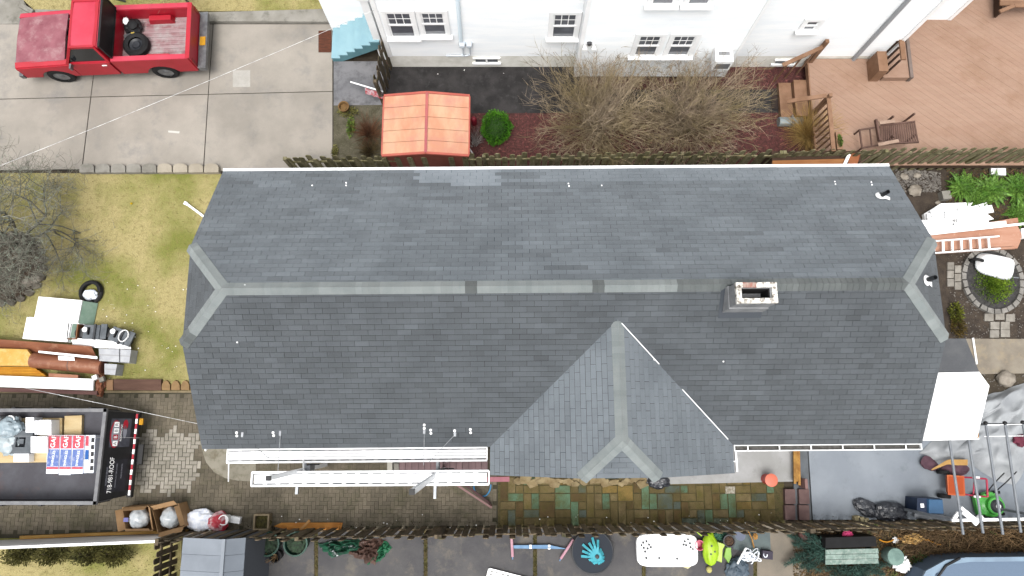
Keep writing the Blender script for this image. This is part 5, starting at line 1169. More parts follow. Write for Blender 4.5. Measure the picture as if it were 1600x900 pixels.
plank('long white aluminium scaffold plank right under the front eave', (356, 712.5), (761, 709), 1.95, .3, 3)
plank('long white aluminium scaffold plank farther out from the eave', (394, 748.5), (764, 746), 2.55, .29, 0)
for k, (bp_, zt, lb) in enumerate((((509, 726), 4.3, 'pump jack pole carrying the planks nearest the trailer'), ((695, 732), 6.0, 'taller pump jack pole carrying the planks near the front gable'))):
    a = G(*bp_); pj = T('pump_jack', lb, 'scaffold', a)
    P('pole', MB().box(a + V3((0, 0, zt / 2)), (.09, .09, zt), rz=.1), m_alu, pj)
    P('cap', MB().box(a + V3((0, 0, zt + .02)), (.1, .1, .05)), m_blackm, pj)
    P('jack', MB().box(a + V3((.09, .03, 1.8)), (.14, .16, .4)).box(a + V3((.02, -.09, 2.0)), (.2, .06, .3)), m_zinc, pj)
    P('jack_arm', MB().bar(a + V3((0, 0, 1.84)), a + V3((0, .52, 1.84)), .06, .08).bar(a + V3((0, .1, 1.4)), a + V3((0, .5, 1.82)), .04, .04), m_zinc, pj)
    P('bench_arm', MB().bar(a + V3((.02, 0, 2.44)), a + V3((.02, -.5, 2.44)), .06, .08).bar(a + V3((.02, -.06, 2.1)), a + V3((.02, -.45, 2.42)), .04, .04), m_zinc, pj)
    P('crank', MB().tube([a + V3((.1, .12, 2.05)), a + V3((.28, .14, 2.05)), a + V3((.3, .14, 2.15)), a + V3((.42, .14, 2.15))], .016, 6), m_blackm, pj)
    P('ledger', MB().box(a + V3((.16, -.2, 2.38)), (.3, .05, .05)), m_white, pj)
    # stay wires to roof anchors
    top = a + V3((0, 0, 3.2))
    ends = (((379, 680), (420, 716)), ((438, 678), (434, 741))) if k == 0 else (((663, 675), (662, 727)), ((711, 679), (670, 722)))
    for (ax_, ay_), (bx_, by_) in ends:
        z = 3.0
        for _ in range(6): q = on_house(ax_, ay_, z); z = roof_z(q.x, q.y)
        e = G(ax_, ay_, z + .02)
        P('stay_wire', MB().tube([e, G(bx_, by_, 2.0 if by_ < 722 else 2.6)], .006, 4), m_zinc, pj)
        P('roof_anchor', MB().box(e + V3((0, .06, .01)), (.05, .2, .03)), m_zinc, pj)
for px, py in ((370, 676), (370.5, 681), (427, 676), (428, 680.5), (663, 664), (663, 669), (673, 672), (673.5, 677), (710.5, 673), (711, 677.5), (735, 671), (735.5, 676)):
    z = 3.0
    for _ in range(6): q = on_house(px, py, z); z = roof_z(q.x, q.y)
    P('nail_head', MB().lathe([(.03, 0), (.03, .008), (.012, .014)], (q.x, q.y, z + .012), 8), m_dot, roof, local=True)
S('safety_pole', 'thin white vertical-looking pole across the plank ends near the trailer', 'pole', MB().tube([G(358, 703, 1.9), G(357, 752, .2)], .018, 8), m_white, smooth=True)
S('safety_pole', 'thin white pole bridging the two scaffold planks', 'pole', MB().tube([G(474, 715, 1.9), G(474, 742, 2.4)], .018, 8), m_white, smooth=True)

# ------------------------------------------------------------------ front step deck, hose, handrail
sdk = T('step_deck', 'low maroon wooden entry deck beneath the scaffold planks', 'deck', G(690, 728)); zz = .3
for i in range(14):
    x0_ = 624 + i * 9.9; P('board', MB().prism(GP([(x0_, 690), (x0_ + 9.3, 690), (x0_ + 9.3, 742), (x0_, 742)], zz), zz - .04, zz), mat('maroon_board', c(138, 110, 112), c(118, 92, 94), 2, rough=.6, rnd=.08, stretch=(4, .6, 1)), sdk)
P('skirt', MB().prism(GP([(626, 692), (760, 692), (760, 741), (626, 741)], zz), .0, zz - .05), mat('maroon_skirt', c(104, 78, 78)), sdk)
S('pale_post', 'pale timber block at the end of the maroon entry deck', 'post', MB().prism(GP([(605, 720), (613, 720), (613, 740), (605, 740)], .3), 0, .3), mat('pale_timber', c(206, 202, 190)))
S('paver_block', 'speckled grey block beside the pale timber at the entry deck', 'block', MB().prism(GP([(615, 724), (623, 724), (623, 738), (615, 738)], .2), 0, .2), m_conc2)
S('pink_rail', 'pink painted timber poking out under the front gable', 'timber', MB().bar(G(760, 749, .5), G(796, 748.5, .5), .12, .09), mat('pink_timber', c(196, 132, 142), c(180, 116, 128), 3))
hrl = T('hand_rail', 'slanted maroon handrail descending from the entry deck', 'handrail', G(745, 785))
P('top_rail', MB().bar(G(713, 757, .9), G(768, 793, .35), .05, .04), mat('mauve_rail', c(160, 126, 124)), hrl); P('lower_rail', MB().bar(G(717, 750, .4), G(766, 787, .08), .06, .04), mat('maroon_skirt', c(104, 78, 78)), hrl)
P('post', MB().bar(G(766, 789, 0), G(766, 791, .36) , .07, .07), m_mar, hrl)
hose('garden_hose', 'loop of bright blue hose hanging below the scaffold end', [G(740 + 13.5 - 13.5 * math.cos(t), 757 + 19 * math.sin(t), .03) for t in [i * math.pi / 12 for i in range(13)]], .02, mat('blue_hose', c(80, 160, 214), rough=.4))
# ------------------------------------------------------------------ vegetation helpers
def twig(mb, p, d, L, r, bend=.3, n=3, grav=0.0, tone=.5):
    pts = [V3(p)]; dd = V3(d).normalized(); st = L / n; rs = [r]
    for i in range(n):
        dd = (dd + V3((rr(-bend, bend), rr(-bend, bend), rr(-bend, bend) - grav)) * .6).normalized(); pts.append(pts[-1] + dd * st); rs.append(r * (1 - (i + 1) / n * .75))
    mb.tube(pts, rs, 3, tone=tone); return pts, dd
def leafclump(mb, ctr, size, n, ll, lw, seed=0, shell=.55, zmin=0.02, up=.4):
    ctr = V3(ctr)
    for _ in range(n):
        v = V3((random.gauss(0, 1), random.gauss(0, 1), random.gauss(0, 1))).normalized(); k = rr(shell, 1.0) * (1 + .22 * noise.noise(v * 2.3 + V3((seed, seed * 2, 0))))
        p = ctr + V3((v.x * size[0], v.y * size[1], v.z * size[2])) * k
        if p.z < zmin: continue
        d = (v + V3((rr(-1, 1), rr(-1, 1), rr(-.3, 1) + up)) * .7).normalized(); s_ = d.orthogonal().normalized(); s_ = (Matrix.Rotation(rr(0, 6.28), 3, d) @ s_) * lw * rr(.6, 1.2); l_ = ll * rr(.6, 1.3)
        mb.add([p - s_ * .3, p + d * l_ * .5 - s_, p + d * l_, p + d * l_ * .5 + s_], [(0, 1, 2, 3)], rr(0, 1))
def bare_shrub(lb, px, py, rad, ht, nst, m, squash=1.0):
    b0 = G(px, py); sh = T('bare_shrub', lb, 'shrub', b0); st_, tw = MB(), MB()
    for i in range(nst):
        a = rr(0, 6.283); base = b0 + V3((math.cos(a), math.sin(a), 0)) * rr(0, .22); el = R(rr(22, 88)); out_ = math.cos(el)
        d = V3((math.cos(a) * out_, math.sin(a) * out_ * squash, math.sin(el))); L = rr(.65, 1.05) * (rad * out_ * 1.05 + ht * math.sin(el) * .95)
        pts, dd = twig(st_, base, d, L, rr(.006, .011), .16, 4, .07, tone=rr(0, 1))
        for p, f in ((pts[1], .6), (pts[2], .6), (pts[2], .5), (pts[3], .45), (pts[3], .4), (pts[4], .3), (pts[4], .3)):
            dv = (dd + V3((rr(-.8, .8), rr(-.8, .8), rr(-.5, .6)))).normalized(); q, d3 = twig(tw, p, dv, L * f * rr(.4, .9), .0062, .35, 3, .05, tone=rr(0, 1))
            for _ in range(2): twig(tw, q[rr(0, 1) < .5 and 1 or 2], (d3 + V3((rr(-1, 1), rr(-1, 1), rr(-.5, .8)))), L * .14, .004, .3, 2, tone=rr(0, 1))
    P('stems', st_, m, sh, stuff=True); P('twigs', tw, m, sh, stuff=True); return sh
m_tw = mat('shrub_twig', c(192, 172, 148), c(160, 142, 102), .9, rough=.8, tone=.4, grain=0)
m_tw2 = mat('shrub_twig_b', c(188, 166, 144), c(156, 140, 100), 1.2, rough=.8, tone=.4, grain=0)
bare_shrub('large bare twiggy shrub nearer the orange shed below the white house', 930, 196, 1.5, 1.75, 300, m_tw)
bare_shrub('large bare twiggy shrub nearer the deck steps below the white house', 1070, 194, 1.45, 1.75, 300, m_tw2)
# boxwood
bc = G(776, 208); bx_ = T('boxwood_bush', 'rounded bright green clipped bush beside the orange shed', 'bush', bc); lf = MB()
m_box = mat('boxwood_leaf', c(96, 158, 40), c(66, 124, 26), 5, rough=.55, tone=.45, grain=0)
P('core', MB().blob(bc + V3((0, 0, .36)), (.33, .38, .34), .1, 2, 3, 2, flat=-.3), mat('leaf_core', c(46, 80, 24)), bx_, smooth=True)
leafclump(lf, bc + V3((0, 0, .38)), (.42, .48, .42), 4200, .045, .018, 3, .8); P('foliage', lf, m_box, bx_, stuff=True)
# brush beside it
bb = MB()
for i in range(70): twig(bb, G(742 + rr(-5, 5), 225 + rr(-5, 5), rr(.02, .1)), (rr(-.5, .6), rr(-.1, 1), rr(.1, .8)), rr(.25, .6), .006, .3, 3, tone=rr(0, 1))
S('branch_pile', 'grey bare branches piled between the shed and the green bush', 'branches', bb, mat('grey_branch', c(180, 172, 168), c(150, 142, 138), 3, tone=.3))
S('red_can', 'red metal can beside the shed wall', 'can', MB().lathe([(.08, 0), (.085, .3), (.06, .34), (.03, .36)], G(741, 193), 14), mat('red_can', c(150, 40, 56), rough=.45), smooth=True)
S('white_stake', 'short white stake leaning at the shed corner', 'stake', MB().bar(G(733, 232, .5), G(740, 243, .1), .04, .03), m_white)
# left bed: pot and red grass
pt = T('clay_pot', 'round brown pot with weeds in the bed beside the driveway', 'pot', G(540, 172)); a = G(540, 172)
P('pot', MB().lathe([(.1, 0), (.15, .22), (.16, .22), (.16, .26), (.13, .26), (.11, .16)], a, 18), mat('clay', c(150, 116, 70), c(124, 92, 54), 5), pt, smooth=True)
def grass_clump(nm, lb, px, py, n, rad, ht, m, cat='ornamental grass', r=.005):
    b0 = G(px, py); gm = MB()
    for i in range(n):
        a_ = rr(0, 6.283); el = R(rr(25, 88)); d = V3((math.cos(a_) * math.cos(el), math.sin(a_) * math.cos(el), math.sin(el)))
        twig(gm, b0 + V3((math.cos(a_), math.sin(a_), 0)) * rr(0, rad * .25), d, rr(.6, 1.1) * (rad * math.cos(el) + ht * math.sin(el)), r, .25, 3, .12, tone=rr(0, 1))
    return S(nm, lb, cat, gm, m)
grass_clump('red_grass', 'clump of reddish brown dried grass in the bed beside the orange shed', 577, 210, 420, .42, .5, mat('russet_blade', c(140, 96, 66), c(112, 70, 48), 3, tone=.4, grain=0))
grass_clump('dried_weeds', 'tangle of brown dried weeds at the bed corner by the picket fence', 578, 236, 320, .4, .35, mat('weed_brown', c(112, 96, 62), c(86, 74, 46), 3, tone=.4, grain=0), 'weeds')
gw = MB(); leafclump(gw, G(549, 200) + V3((0, 0, .05)), (.12, .32, .08), 700, .05, .018, 5, .1); S('green_weeds', 'patch of low green weeds in the bed beside the driveway', 'weeds', gw, mat('weed_green', c(122, 150, 60), c(94, 120, 46), 4, tone=.4, grain=0))
gw = MB(); leafclump(gw, G(545, 176) + V3((0, 0, .05)), (.3, .16, .1), 700, .06, .018, 6, .3); S('green_weeds', 'pale weeds growing around the round brown pot', 'weeds', gw, mat('weed_pale', c(150, 146, 84), c(120, 118, 60), 4, tone=.4, grain=0))
gw = MB(); leafclump(gw, G(524, 238) + V3((0, 0, .05)), (.1, .2, .08), 300, .05, .018, 9, .1); S('green_weeds', 'small yellow green weeds at the driveway edge by the fence end', 'weeds', gw, mat('weed_pale', c(150, 146, 84)))
grass_clump('tan_grass', 'rounded clump of tan ornamental grass below the deck railing', 1262, 212, 1300, .62, .8, mat('tan_blade', c(232, 196, 122), c(204, 166, 92), 3, tone=.4, grain=0))
tub = T('metal_trough', 'pale grey metal trough on the mulch below the deck steps', 'trough', G(1232, 193)); a = G(1232, 193)
P('shell', MB().add([a + V3((x, y * (1 if z else .8), z)) for x in (-.34, .34) for y, z in ((-.13, .1), (-.1, .22), (0, .27), (.1, .22), (.13, .1), (.12, .0), (-.12, .0))], [(i, (i + 1) % 7, 7 + (i + 1) % 7, 7 + i) for i in range(7)] + [tuple(range(6, -1, -1)), tuple(range(7, 14))]), mat('trough', c(176, 188, 190), c(150, 162, 166), 4, rough=.4), tub)
P('band', MB().box(a + V3((.02, 0, .15)), (.03, .275, .27)), m_zinc, tub)

# deck furniture
ZD_ = DZ + .003
def dk(px, py, z): return G(px, py, DZ + z)
dc = T('steamer_chair', 'slatted dark wooden reclining chair with footrest frame on the tan deck', 'chair', dk(1405, 215, 0)); m_teak = mat('aged_teak', c(126, 96, 84), c(104, 76, 66), 4, rough=.7, rnd=.1); m_teakl = mat('pale_teak', c(200, 172, 152), c(180, 150, 130), 4, rough=.7)
A0, A1, A2, A3 = dk(1376, 196, .38), dk(1430, 190, .75), dk(1436, 222, .75), dk(1376, 225, .38)
for i in range(17):
    f = (i + .5) / 17; P('slat', MB().bar(A0.lerp(A1, f), A3.lerp(A2, f), .038, .02), m_teak, dc)
P('side_frame', MB().bar(A0, A1, .04, .05), m_teak, dc); P('side_frame', MB().bar(A3, A2, .04, .05), m_teak, dc)
for q0_, q1_ in (((1374, 192), (1398, 189)), ((1372, 226), (1404, 220))): P('armrest', MB().bar(dk(*q0_, .62), dk(*q1_, .62), .09, .03), m_teakl, dc)
for px, py in ((1378, 196), (1378, 226), (1410, 192), (1412, 224)): P('leg', MB().bar(dk(px, py, 0), dk(px, py, 0) + V3((0, 0, .6)), .045, .045), m_teak, dc)
f0, f1, f2, f3 = dk(1343, 203, .3), dk(1375, 198, .36), dk(1377, 226, .36), dk(1347, 231, .3)
for a_, b_2 in ((f0, f1), (f3, f2), (f0, f3)): P('footrest_bar', MB().bar(a_, b_2, .04, .035), m_teak, dc)
P('head_bar', MB().bar(dk(1368, 187, .7), dk(1374, 220, .7), .05, .1), m_teak, dc)
P('cross_bar', MB().bar(f0.lerp(f1, .5), f3.lerp(f2, .5), .03, .03), m_teak, dc)
for p in (f0, f3): P('leg', MB().bar(V3((p.x, p.y, DZ)), p, .035, .035), m_teak, dc)
pbx = T('window_box', 'narrow tan planter box of greens hanging on the deck railing', 'planter', dk(1309, 222, .6)); a = dk(1309, 222, .75)
P('box', MB().box(a, (.16, .5, .2)), m_deck2, pbx); lf = MB(); leafclump(lf, a + V3((0, 0, .1)), (.06, .2, .06), 260, .05, .02, 4, .2); P('greens', lf, mat('weed_green', c(122, 150, 60)), pbx, stuff=True)
bn = T('deck_bench', 'dark tan wooden bench at the far corner of the deck', 'bench', dk(1585, 8, 0))
for i in range(5): P('slat', MB().bar(dk(1562, -14 + i * 5, .45), dk(1640, -14 + i * 5, .45), .11, .04), m_deck2, bn)
for px in (1564, 1636): P('leg', MB().bar(dk(px, 12, 0), dk(px, 12, 0) + V3((0, 0, .44)), .08, .08), mat('dark_timber', c(84, 62, 48)), bn); 
P('arm', MB().bar(dk(1562, 18, .6), dk(1585, 9, .6), .1, .04).bar(dk(1585, 9, .6), dk(1640, 9, .6), .1, .04), m_deck2, bn)
P('back', MB().bar(dk(1560, -30, .25), dk(1561, 22, .25), .06, .36), mat('dark_timber', c(84, 62, 48)), bn)
# boards between the house and the fence
for lb, q, z, m_ in (('long orange brown board propped behind the back gutter', [(1207, 251), (1322, 248), (1318, 262), (1207, 262)], 1.2, mat('orange_board', c(206, 146, 92), c(182, 120, 72), 2, stretch=(.6, 4, 1))), ('short orange brown panel propped at the end of the back gutter', [(1328, 240), (1345, 239), (1338, 262), (1324, 262)], 1.2, mat('orange_board2', c(190, 120, 78), c(168, 98, 62), 2))):
    S('leaning_board', lb, 'board', MB().prism(GP(q, z), z - .05, z), m_)
S('white_trim', 'short white trim leaning between two orange brown boards', 'board', MB().bar(G(1318, 260, 1.25), G(1327, 241, 1.25), .08, .03), m_white)
S('wood_prop', 'stack of dark props under the orange brown boards', 'timber', MB().box(G(1262, 256, .6) , (2.4, .3, 1.1)), mat('dark_timber', c(84, 62, 48)))

# ------------------------------------------------------------------ right garden
def fern(lb, px, py, n, L, m):
    b0 = G(px, py); f = T('fern', lb, 'fern', b0); mb = MB()
    for i in range(n):
        a_ = i * 2.4 + rr(-.3, .3); el = R(rr(20, 60)); p = b0.copy(); d = V3((math.cos(a_) * math.cos(el), math.sin(a_) * math.cos(el), math.sin(el))); k = 11; l_ = L * rr(.7, 1.1)
        for j in range(k):
            q = p + d * l_ / k; s_ = d.cross(V3((0, 0, 1))).normalized(); w2 = .3 * l_ * (1 - j / k) * (.55 + .45 * min(1, j / 3)) 
            for sg in (-1, 1):
                for h_ in (.0, .5):
                    pp = p.lerp(q, h_); e = pp + s_ * sg * w2 * .75 + d * w2 * .55 - V3((0, 0, .03)); mb.add([pp, pp.lerp(e, .5) + d * .028, e, pp.lerp(e, .5) - d * .022], [(0, 1, 2, 3)], rr(0, 1))
            p = q; d = (d - V3((0, 0, .14))).normalized()
    leafclump(mb, b0 + V3((0, 0, L * .3)), (L * .75, L * .7, L * .3), 900, .05, .014, n, .3); P('fronds', mb, m, f, stuff=True); return f
m_fern = mat('fern_leaf', c(132, 176, 74), c(96, 146, 50), 3, rough=.6, tone=.45, grain=0)
for lb, px, py, n, L in (('bright green fern nearest the roof corner', 1500, 294, 34, .6), ('bright green fern in the middle of the fern bed', 1545, 298, 38, .66), ('bright green fern at the frame edge by the fence', 1588, 296, 36, .62), ('bright green fern above the orange sheets', 1590, 334, 30, .55), ('small green fern by the white scrap pile', 1524, 314, 26, .5)): fern(lb, px, py, n, L, m_fern)
rk = mat('garden_rock', c(188, 178, 164), c(156, 146, 132), 5, bump=.4)
for i, (px, py, s_, lb) in enumerate(((1430, 298, .2, 'largest pale rock beside the roof edge'), (1465, 317, .07, 'small pale rock beside the white scrap pile'), (1413, 276, .12, 'grey rock at the fence foot by the roof corner'), (1433, 274, .1, 'pale rock among gravel at the fence foot'), (1572, 592, .26, 'grey boulder in the soil strip by the tarp'))):
    S('garden_rock', lb, 'rock', MB().blob(G(px, py, s_ * .3), (s_, s_ * .8, s_ * .55), .3, 1.6, 3, i, flat=-s_ * .3), rk, smooth=True, ang=60)
S('paver_block', 'square grey paver standing in the soil by the ferns', 'paver', MB().box(G(1476, 306, .1), (.24, .24, .2), rz=.1), m_conc2)
S('white_pot', 'white plastic tray by the fence above the ferns', 'tray', MB().box(G(1558, 268, .1), (.36, .2, .12), rz=-.1, taper=1.15), m_white)
gv = MB()
for i in range(900):
    px, py = rr(1398, 1470), rr(262, 300)
    if py < 262 + (px - 1398) * .1: continue
    p = G(px, py, .015); s_ = rr(.012, .04); gv.blob(p, (s_, s_ * rr(.6, 1), s_ * .6), .2, 1, 1, i)
for i in range(700):
    a_ = rr(0, 6.283); k = rr(.72, .97); p = G(1549 + 42 * k * math.cos(a_), 436 + 46 * k * math.sin(a_), .01); s_ = rr(.012, .03); gv.blob(p, (s_, s_ * .8, s_ * .6), .2, 1, 1, i)
for i in range(800):
    p = G(rr(1482, 1600), rr(395, 610), .01); s_ = rr(.008, .026); gv.blob(p, (s_, s_ * .8, s_ * .6), .2, 1, 1, i)
o = ST('gravel', gv, mat('gravel', c(150, 144, 136), c(112, 106, 100), 9, grain=.1), 'stuff')
# ring bed
rb = T('ring_bed', 'round bed edged with grey paver stones beside the house', 'garden bed', G(1549, 436)); rc = G(1549, 438); RR_ = G(1594, 438).x - rc.x; RY = (G(1549, 388).y - G(1549, 486).y) / 2
for i in range(26):
    a0_, a1_ = (i + .04) * 2 * math.pi / 26, (i + .96) * 2 * math.pi / 26
    q = [rc + V3((math.cos(t) * RR_ * k, math.sin(t) * RY * k, 0)) for t, k in ((a0_, .92), (a0_, 1.08), (a1_, 1.08), (a1_, .92))]
    P('edging_stone', MB().prism(q, -.02, .09 + rr(-.015, .015), shrink=.01), mat('edging_stone', c(166, 162, 156), c(140, 136, 130), 4, bump=.3, rnd=.12), rb)
P('soil', MB().prism([rc + V3((math.cos(t) * RR_ * .93, math.sin(t) * RY * .93, 0)) for t in [i * math.pi / 16 for i in range(32)]], -.02, .03), mat('dark_gravel', c(84, 82, 80), c(62, 60, 60), 12, bump=.8, bsc=50), rb)
lf = MB(); leafclump(lf, rc + V3((.02, -.12, .04)), (RR_ * .7, RY * .62, .1), 5200, .045, .02, 12, .05, up=1.0); P('ground_cover', lf, mat('lime_cover', c(150, 180, 52), c(116, 152, 40), 4, tone=.4, grain=0), rb, stuff=True)
# wheelbarrow turned over
wbr = T('wheelbarrow', 'white wheelbarrow resting on its side on the round green bed', 'wheelbarrow', G(1549, 417)); a = G(1549, 417); wy = R(-14)
def tub_prof(k, z, x0=0): return [(x0 + .5 * k * sgn(math.cos(t)) * abs(math.cos(t)) ** .55, .3 * k * (1.0 + .12 * math.cos(t)) * sgn(math.sin(t)) * abs(math.sin(t)) ** .55, z) for t in [i * math.pi / 16 for i in range(32)]]
def sgn(x): return 1 if x >= 0 else -1
mr = Matrix.Rotation(wy, 3, 'Z'); rings = [tub_prof(1.0, .12), tub_prof(.93, .22), tub_prof(.78, .34), tub_prof(.55, .38), tub_prof(.1, .39)]
mb = MB(); mb.add([a + mr @ V3(p) for r_ in rings for p in r_], [(k * 32 + i, k * 32 + (i + 1) % 32, (k + 1) * 32 + (i + 1) % 32, (k + 1) * 32 + i) for k in range(4) for i in range(32)] + [tuple(128 + i for i in range(32))])
P('tray', mb, m_white, wbr, smooth=True, ang=50); P('rim', MB().tube([a + mr @ V3(p) for p in tub_prof(1.02, .12)], .018, 6, closed=True), mat('barrow_rim', c(196, 200, 202)), wbr, smooth=True)
for s_ in (-1, 1): P('handle', MB().tube([a + mr @ V3((-.35, .25 * s_, .1)), a + mr @ V3((.2, .24 * s_, .07)), a + mr @ V3((.78, .14 * s_, .05))], .018, 6), m_zinc, wbr, smooth=True)
wl = P('wheel', MB().tube([a + mr @ V3((-.52 + .15 * math.cos(t), .0, .17 + .15 * math.sin(t))) for t in [i * math.pi / 9 for i in range(18)]], .04, 6, closed=True), m_black, wbr, smooth=True)
m_stp = mat('stepping_paver', c(176, 170, 160), c(148, 142, 132), 4, bump=.25, rnd=.12)
for lb, cells in (('grey paver path between the house and the round bed', [(1479 + i * 11.5, 410 + j * 13 + (i % 2) * 5) for i in range(2) for j in range(3)]), ('pale paver steps leading from the round bed to the walk', [(1537, 490), (1554, 488), (1570, 491), (1546, 503), (1562, 503), (1545, 516), (1562, 515)])):
    sp_ = T('paver_path', lb, 'path', G(*cells[2]))
    for x, y in cells:
        wd_, hd_ = (10.5, 12) if x < 1510 else (14.5, 12); P('paver', MB().prism(GP([(x, y), (x + wd_, y), (x + wd_, y + hd_), (x, y + hd_)]), -.02, .04 + rr(-.008, .008), shrink=.006), m_stp, sp_)
lf = MB(); leafclump(lf, G(1490, 490) + V3((0, 0, .1)), (.16, .3, .18), 700, .06, .022, 3, .4); S('low_shrub', 'small yellow green shrub beside the clipped gable end', 'shrub', lf, mat('lime_leaf', c(140, 146, 50), c(106, 112, 40), 3, tone=.4, grain=0))
lf = MB(); leafclump(lf, G(1494, 512) + V3((0, 0, .1)), (.2, .3, .15), 700, .05, .02, 3, .4); S('low_shrub', 'small olive brown shrub by the concrete walk', 'shrub', lf, mat('olive_leaf', c(116, 96, 44), c(96, 84, 40), 3, tone=.4, grain=0))
# white scrap siding pile, orange sheets, boards, ladder
m_vin = mat('white_vinyl', (.82, .82, .82), (.78, .79, .8), 4, rough=.45, grain=.02)
sc_ = T('siding_pile', 'pile of white vinyl siding offcuts at the end of the roof', 'siding', G(1500, 345))
for i in range(24):
    f = rr(0, 1); px, py = 1448 + f * 82 + rr(-6, 6), 340 - f * 4 + rr(-10, 14); L = rr(.5, .95); a_ = rr(-.12, .22) + R(6); p = G(px, py, .12 + i * .011); d = V3((math.cos(a_), math.sin(a_), rr(-.03, .03))); n_ = V3((-d.y, d.x, 0))
    mb = MB()
    for k in range(2):
        o0 = p + n_ * (k - .5) * .11; mb.hexa([o0 - d * L / 2 - n_ * .05, o0 + d * L / 2 - n_ * .05, o0 + d * L / 2 + n_ * .05 + V3((0, 0, .014)), o0 - d * L / 2 + n_ * .05 + V3((0, 0, .014))], [v + V3((0, 0, .006)) for v in (o0 - d * L / 2 - n_ * .05, o0 + d * L / 2 - n_ * .05, o0 + d * L / 2 + n_ * .05 + V3((0, 0, .014)), o0 - d * L / 2 + n_ * .05 + V3((0, 0, .014)))])
    P('offcut', mb, m_vin, sc_)
P('base_stack', MB().prism(GP([(1444, 334), (1470, 318), (1520, 316), (1553, 342), (1520, 352), (1448, 366)], .12), .01, .12), m_vin, sc_)
m_os = mat('orange_sheet', c(220, 168, 142), c(202, 146, 118), 1.6, rough=.5, c3=c(228, 182, 156), sc3=4, lo3=.55, stretch=(.6, 3, 1))
S('orange_sheet', 'long orange brown metal sheet under the white boards', 'metal sheet', MB().prism(GP([(1450, 362), (1590, 352), (1598, 370), (1584, 384), (1462, 392)], .3), .24, .3), m_os)
S('orange_sheet', 'second orange brown sheet beneath the ladder', 'metal sheet', MB().prism(GP([(1458, 374), (1598, 368), (1590, 388), (1462, 396)], .18), .05, .18), m_os)
S('orange_sheet', 'narrow orange brown sheet poking out beside the ferns', 'metal sheet', MB().prism(GP([(1512, 352), (1590, 340), (1592, 350), (1512, 359)], .26), .02, .26), m_os)
S('white_plank', 'long white trim plank across the orange sheets', 'plank', MB().prism(GP([(1440, 357), (1572, 345), (1573, 354), (1456, 367)], .38), .33, .38), m_vin)
S('white_plank', 'thin white trim strip running off past the ferns', 'plank', MB().prism(GP([(1574, 350.5), (1660, 342), (1660, 345), (1574, 354)], .36), .33, .36), m_vin)
S('white_plank', 'white plank end at the frame edge below the orange sheets', 'plank', MB().prism(GP([(1596, 357), (1660, 352), (1660, 368), (1597, 372)], .32), .2, .32), m_vin)
ld = T('ladder', 'white ladder lying on the orange sheets beside the roof end', 'ladder', G(1515, 384)); la, lb_ = [G(1440, 378.5, .44), G(1560, 369.5, .44)], [G(1440, 397, .44), G(1562, 388.5, .44)]
for p in (la, lb_): P('side_rail', MB().bar(p[0], p[1], .03, .09), m_alu, ld)
for i in range(8): f = .04 + i * .118; P('rung', MB().bar(la[0].lerp(la[1], f), lb_[0].lerp(lb_[1], f), .05, .04), m_alu, ld)
# porch roof at the house end
zc = 2.45
cn = T('side_porch_roof', 'low porch roof sheathed in white board with exposed rafters at the house end', 'porch roof', G(1490, 630))
P('white_board', MB().prism(GP([(1440, 583), (1530, 581), (1546, 603), (1527, 683), (1420, 685)], zc + .03), zc - .02, zc + .03), mat('printed_underlay', (.82, .82, .82), (.8, .81, .81), 2, rough=.6, c3=c(170, 226, 206), sc3=4, lo3=.7, hi3=.78, grain=.02), cn)
P('grey_section', MB().prism(GP([(1440, 529), (1509, 529), (1530, 581), (1440, 582.5)], zc), zc - .05, zc), mat('grey_membrane', c(112, 114, 116), c(98, 100, 104), 2, bump=.2), cn)
P('beam', MB().bar(G(1425, 687, zc - .1), G(1527, 685, zc - .1), .05, .12), m_white, cn)
for px in (1446, 1469, 1478, 1494, 1516, 1525): P('rafter', MB().bar(G(px, 600, zc - .1), G(px, 684, zc - .06), .05, .11), mat('fresh_rafter', c(206, 156, 92), c(188, 134, 74), 3), cn)
for px, py in ((1455, 680), (1523, 680), (1520, 590)): P('post', MB().box((G(px, py, zc).x, G(px, py, zc).y, zc / 2 - .05), (.1, .1, zc - .1)), m_white, cn)
S('white_strip', 'thin white trim strip lying across the concrete walk', 'strip', MB().bar(G(1520, 528, .06), G(1526, 569, .06), .045, .03), m_white)
# grey tarp
m_tarp = mat('grey_tarp', c(196, 200, 203), c(172, 176, 180), 1.6, rough=.5, c3=c(150, 152, 156), sc3=3, lo3=.55, hi3=.8, grain=.04)
def tarp(a, b):
    px = (1436 + a * 150) * (1 - b) + (1530 + a * 150) * b; py = (708 + a * 48 + 5 * math.sin(a * 9)) * (1 - b) + (622 - a * 52) * b; edge = min(a, 1 - a, b, 1 - b)
    h = .02 + min(1, edge * 6) * (.22 + .22 * abs(noise.noise(V3((a * 3.2, b * 3.2, 4)))) + .1 * noise.noise(V3((a * 9, b * 9, 1))) + .16 * abs(math.sin((a * 5 + b * 3) * 1.5)) * noise.noise(V3((a * 4, b * 5, 9))) )
    return G(px + 5 * noise.noise(V3((a * 6, b * 6, 0))), py + 6 * noise.noise(V3((a * 6, b * 6, 7))), max(.03, h))
S('grey_tarp', 'large crumpled grey tarpaulin spread over the grey patio', 'tarp', MB().sheet(tarp, 60, 50, .008), m_tarp, smooth=True, ang=70)
S('folded_cloth', 'dark maroon cushion sticking out under the tarpaulin', 'cushion', MB().blob(G(1452, 725, .1), (.24, .16, .1), .25, 2, 3, 2, flat=-.09, rz=-.4), mat('maroon_cloth', c(122, 88, 100), c(98, 70, 82), 4), smooth=True)
S('folded_cloth', 'dark maroon cushion behind the orange cart', 'cushion', MB().blob(G(1492, 733, .1), (.34, .16, .1), .25, 2, 3, 6, flat=-.09), mat('maroon_cloth', c(122, 88, 100)), smooth=True)
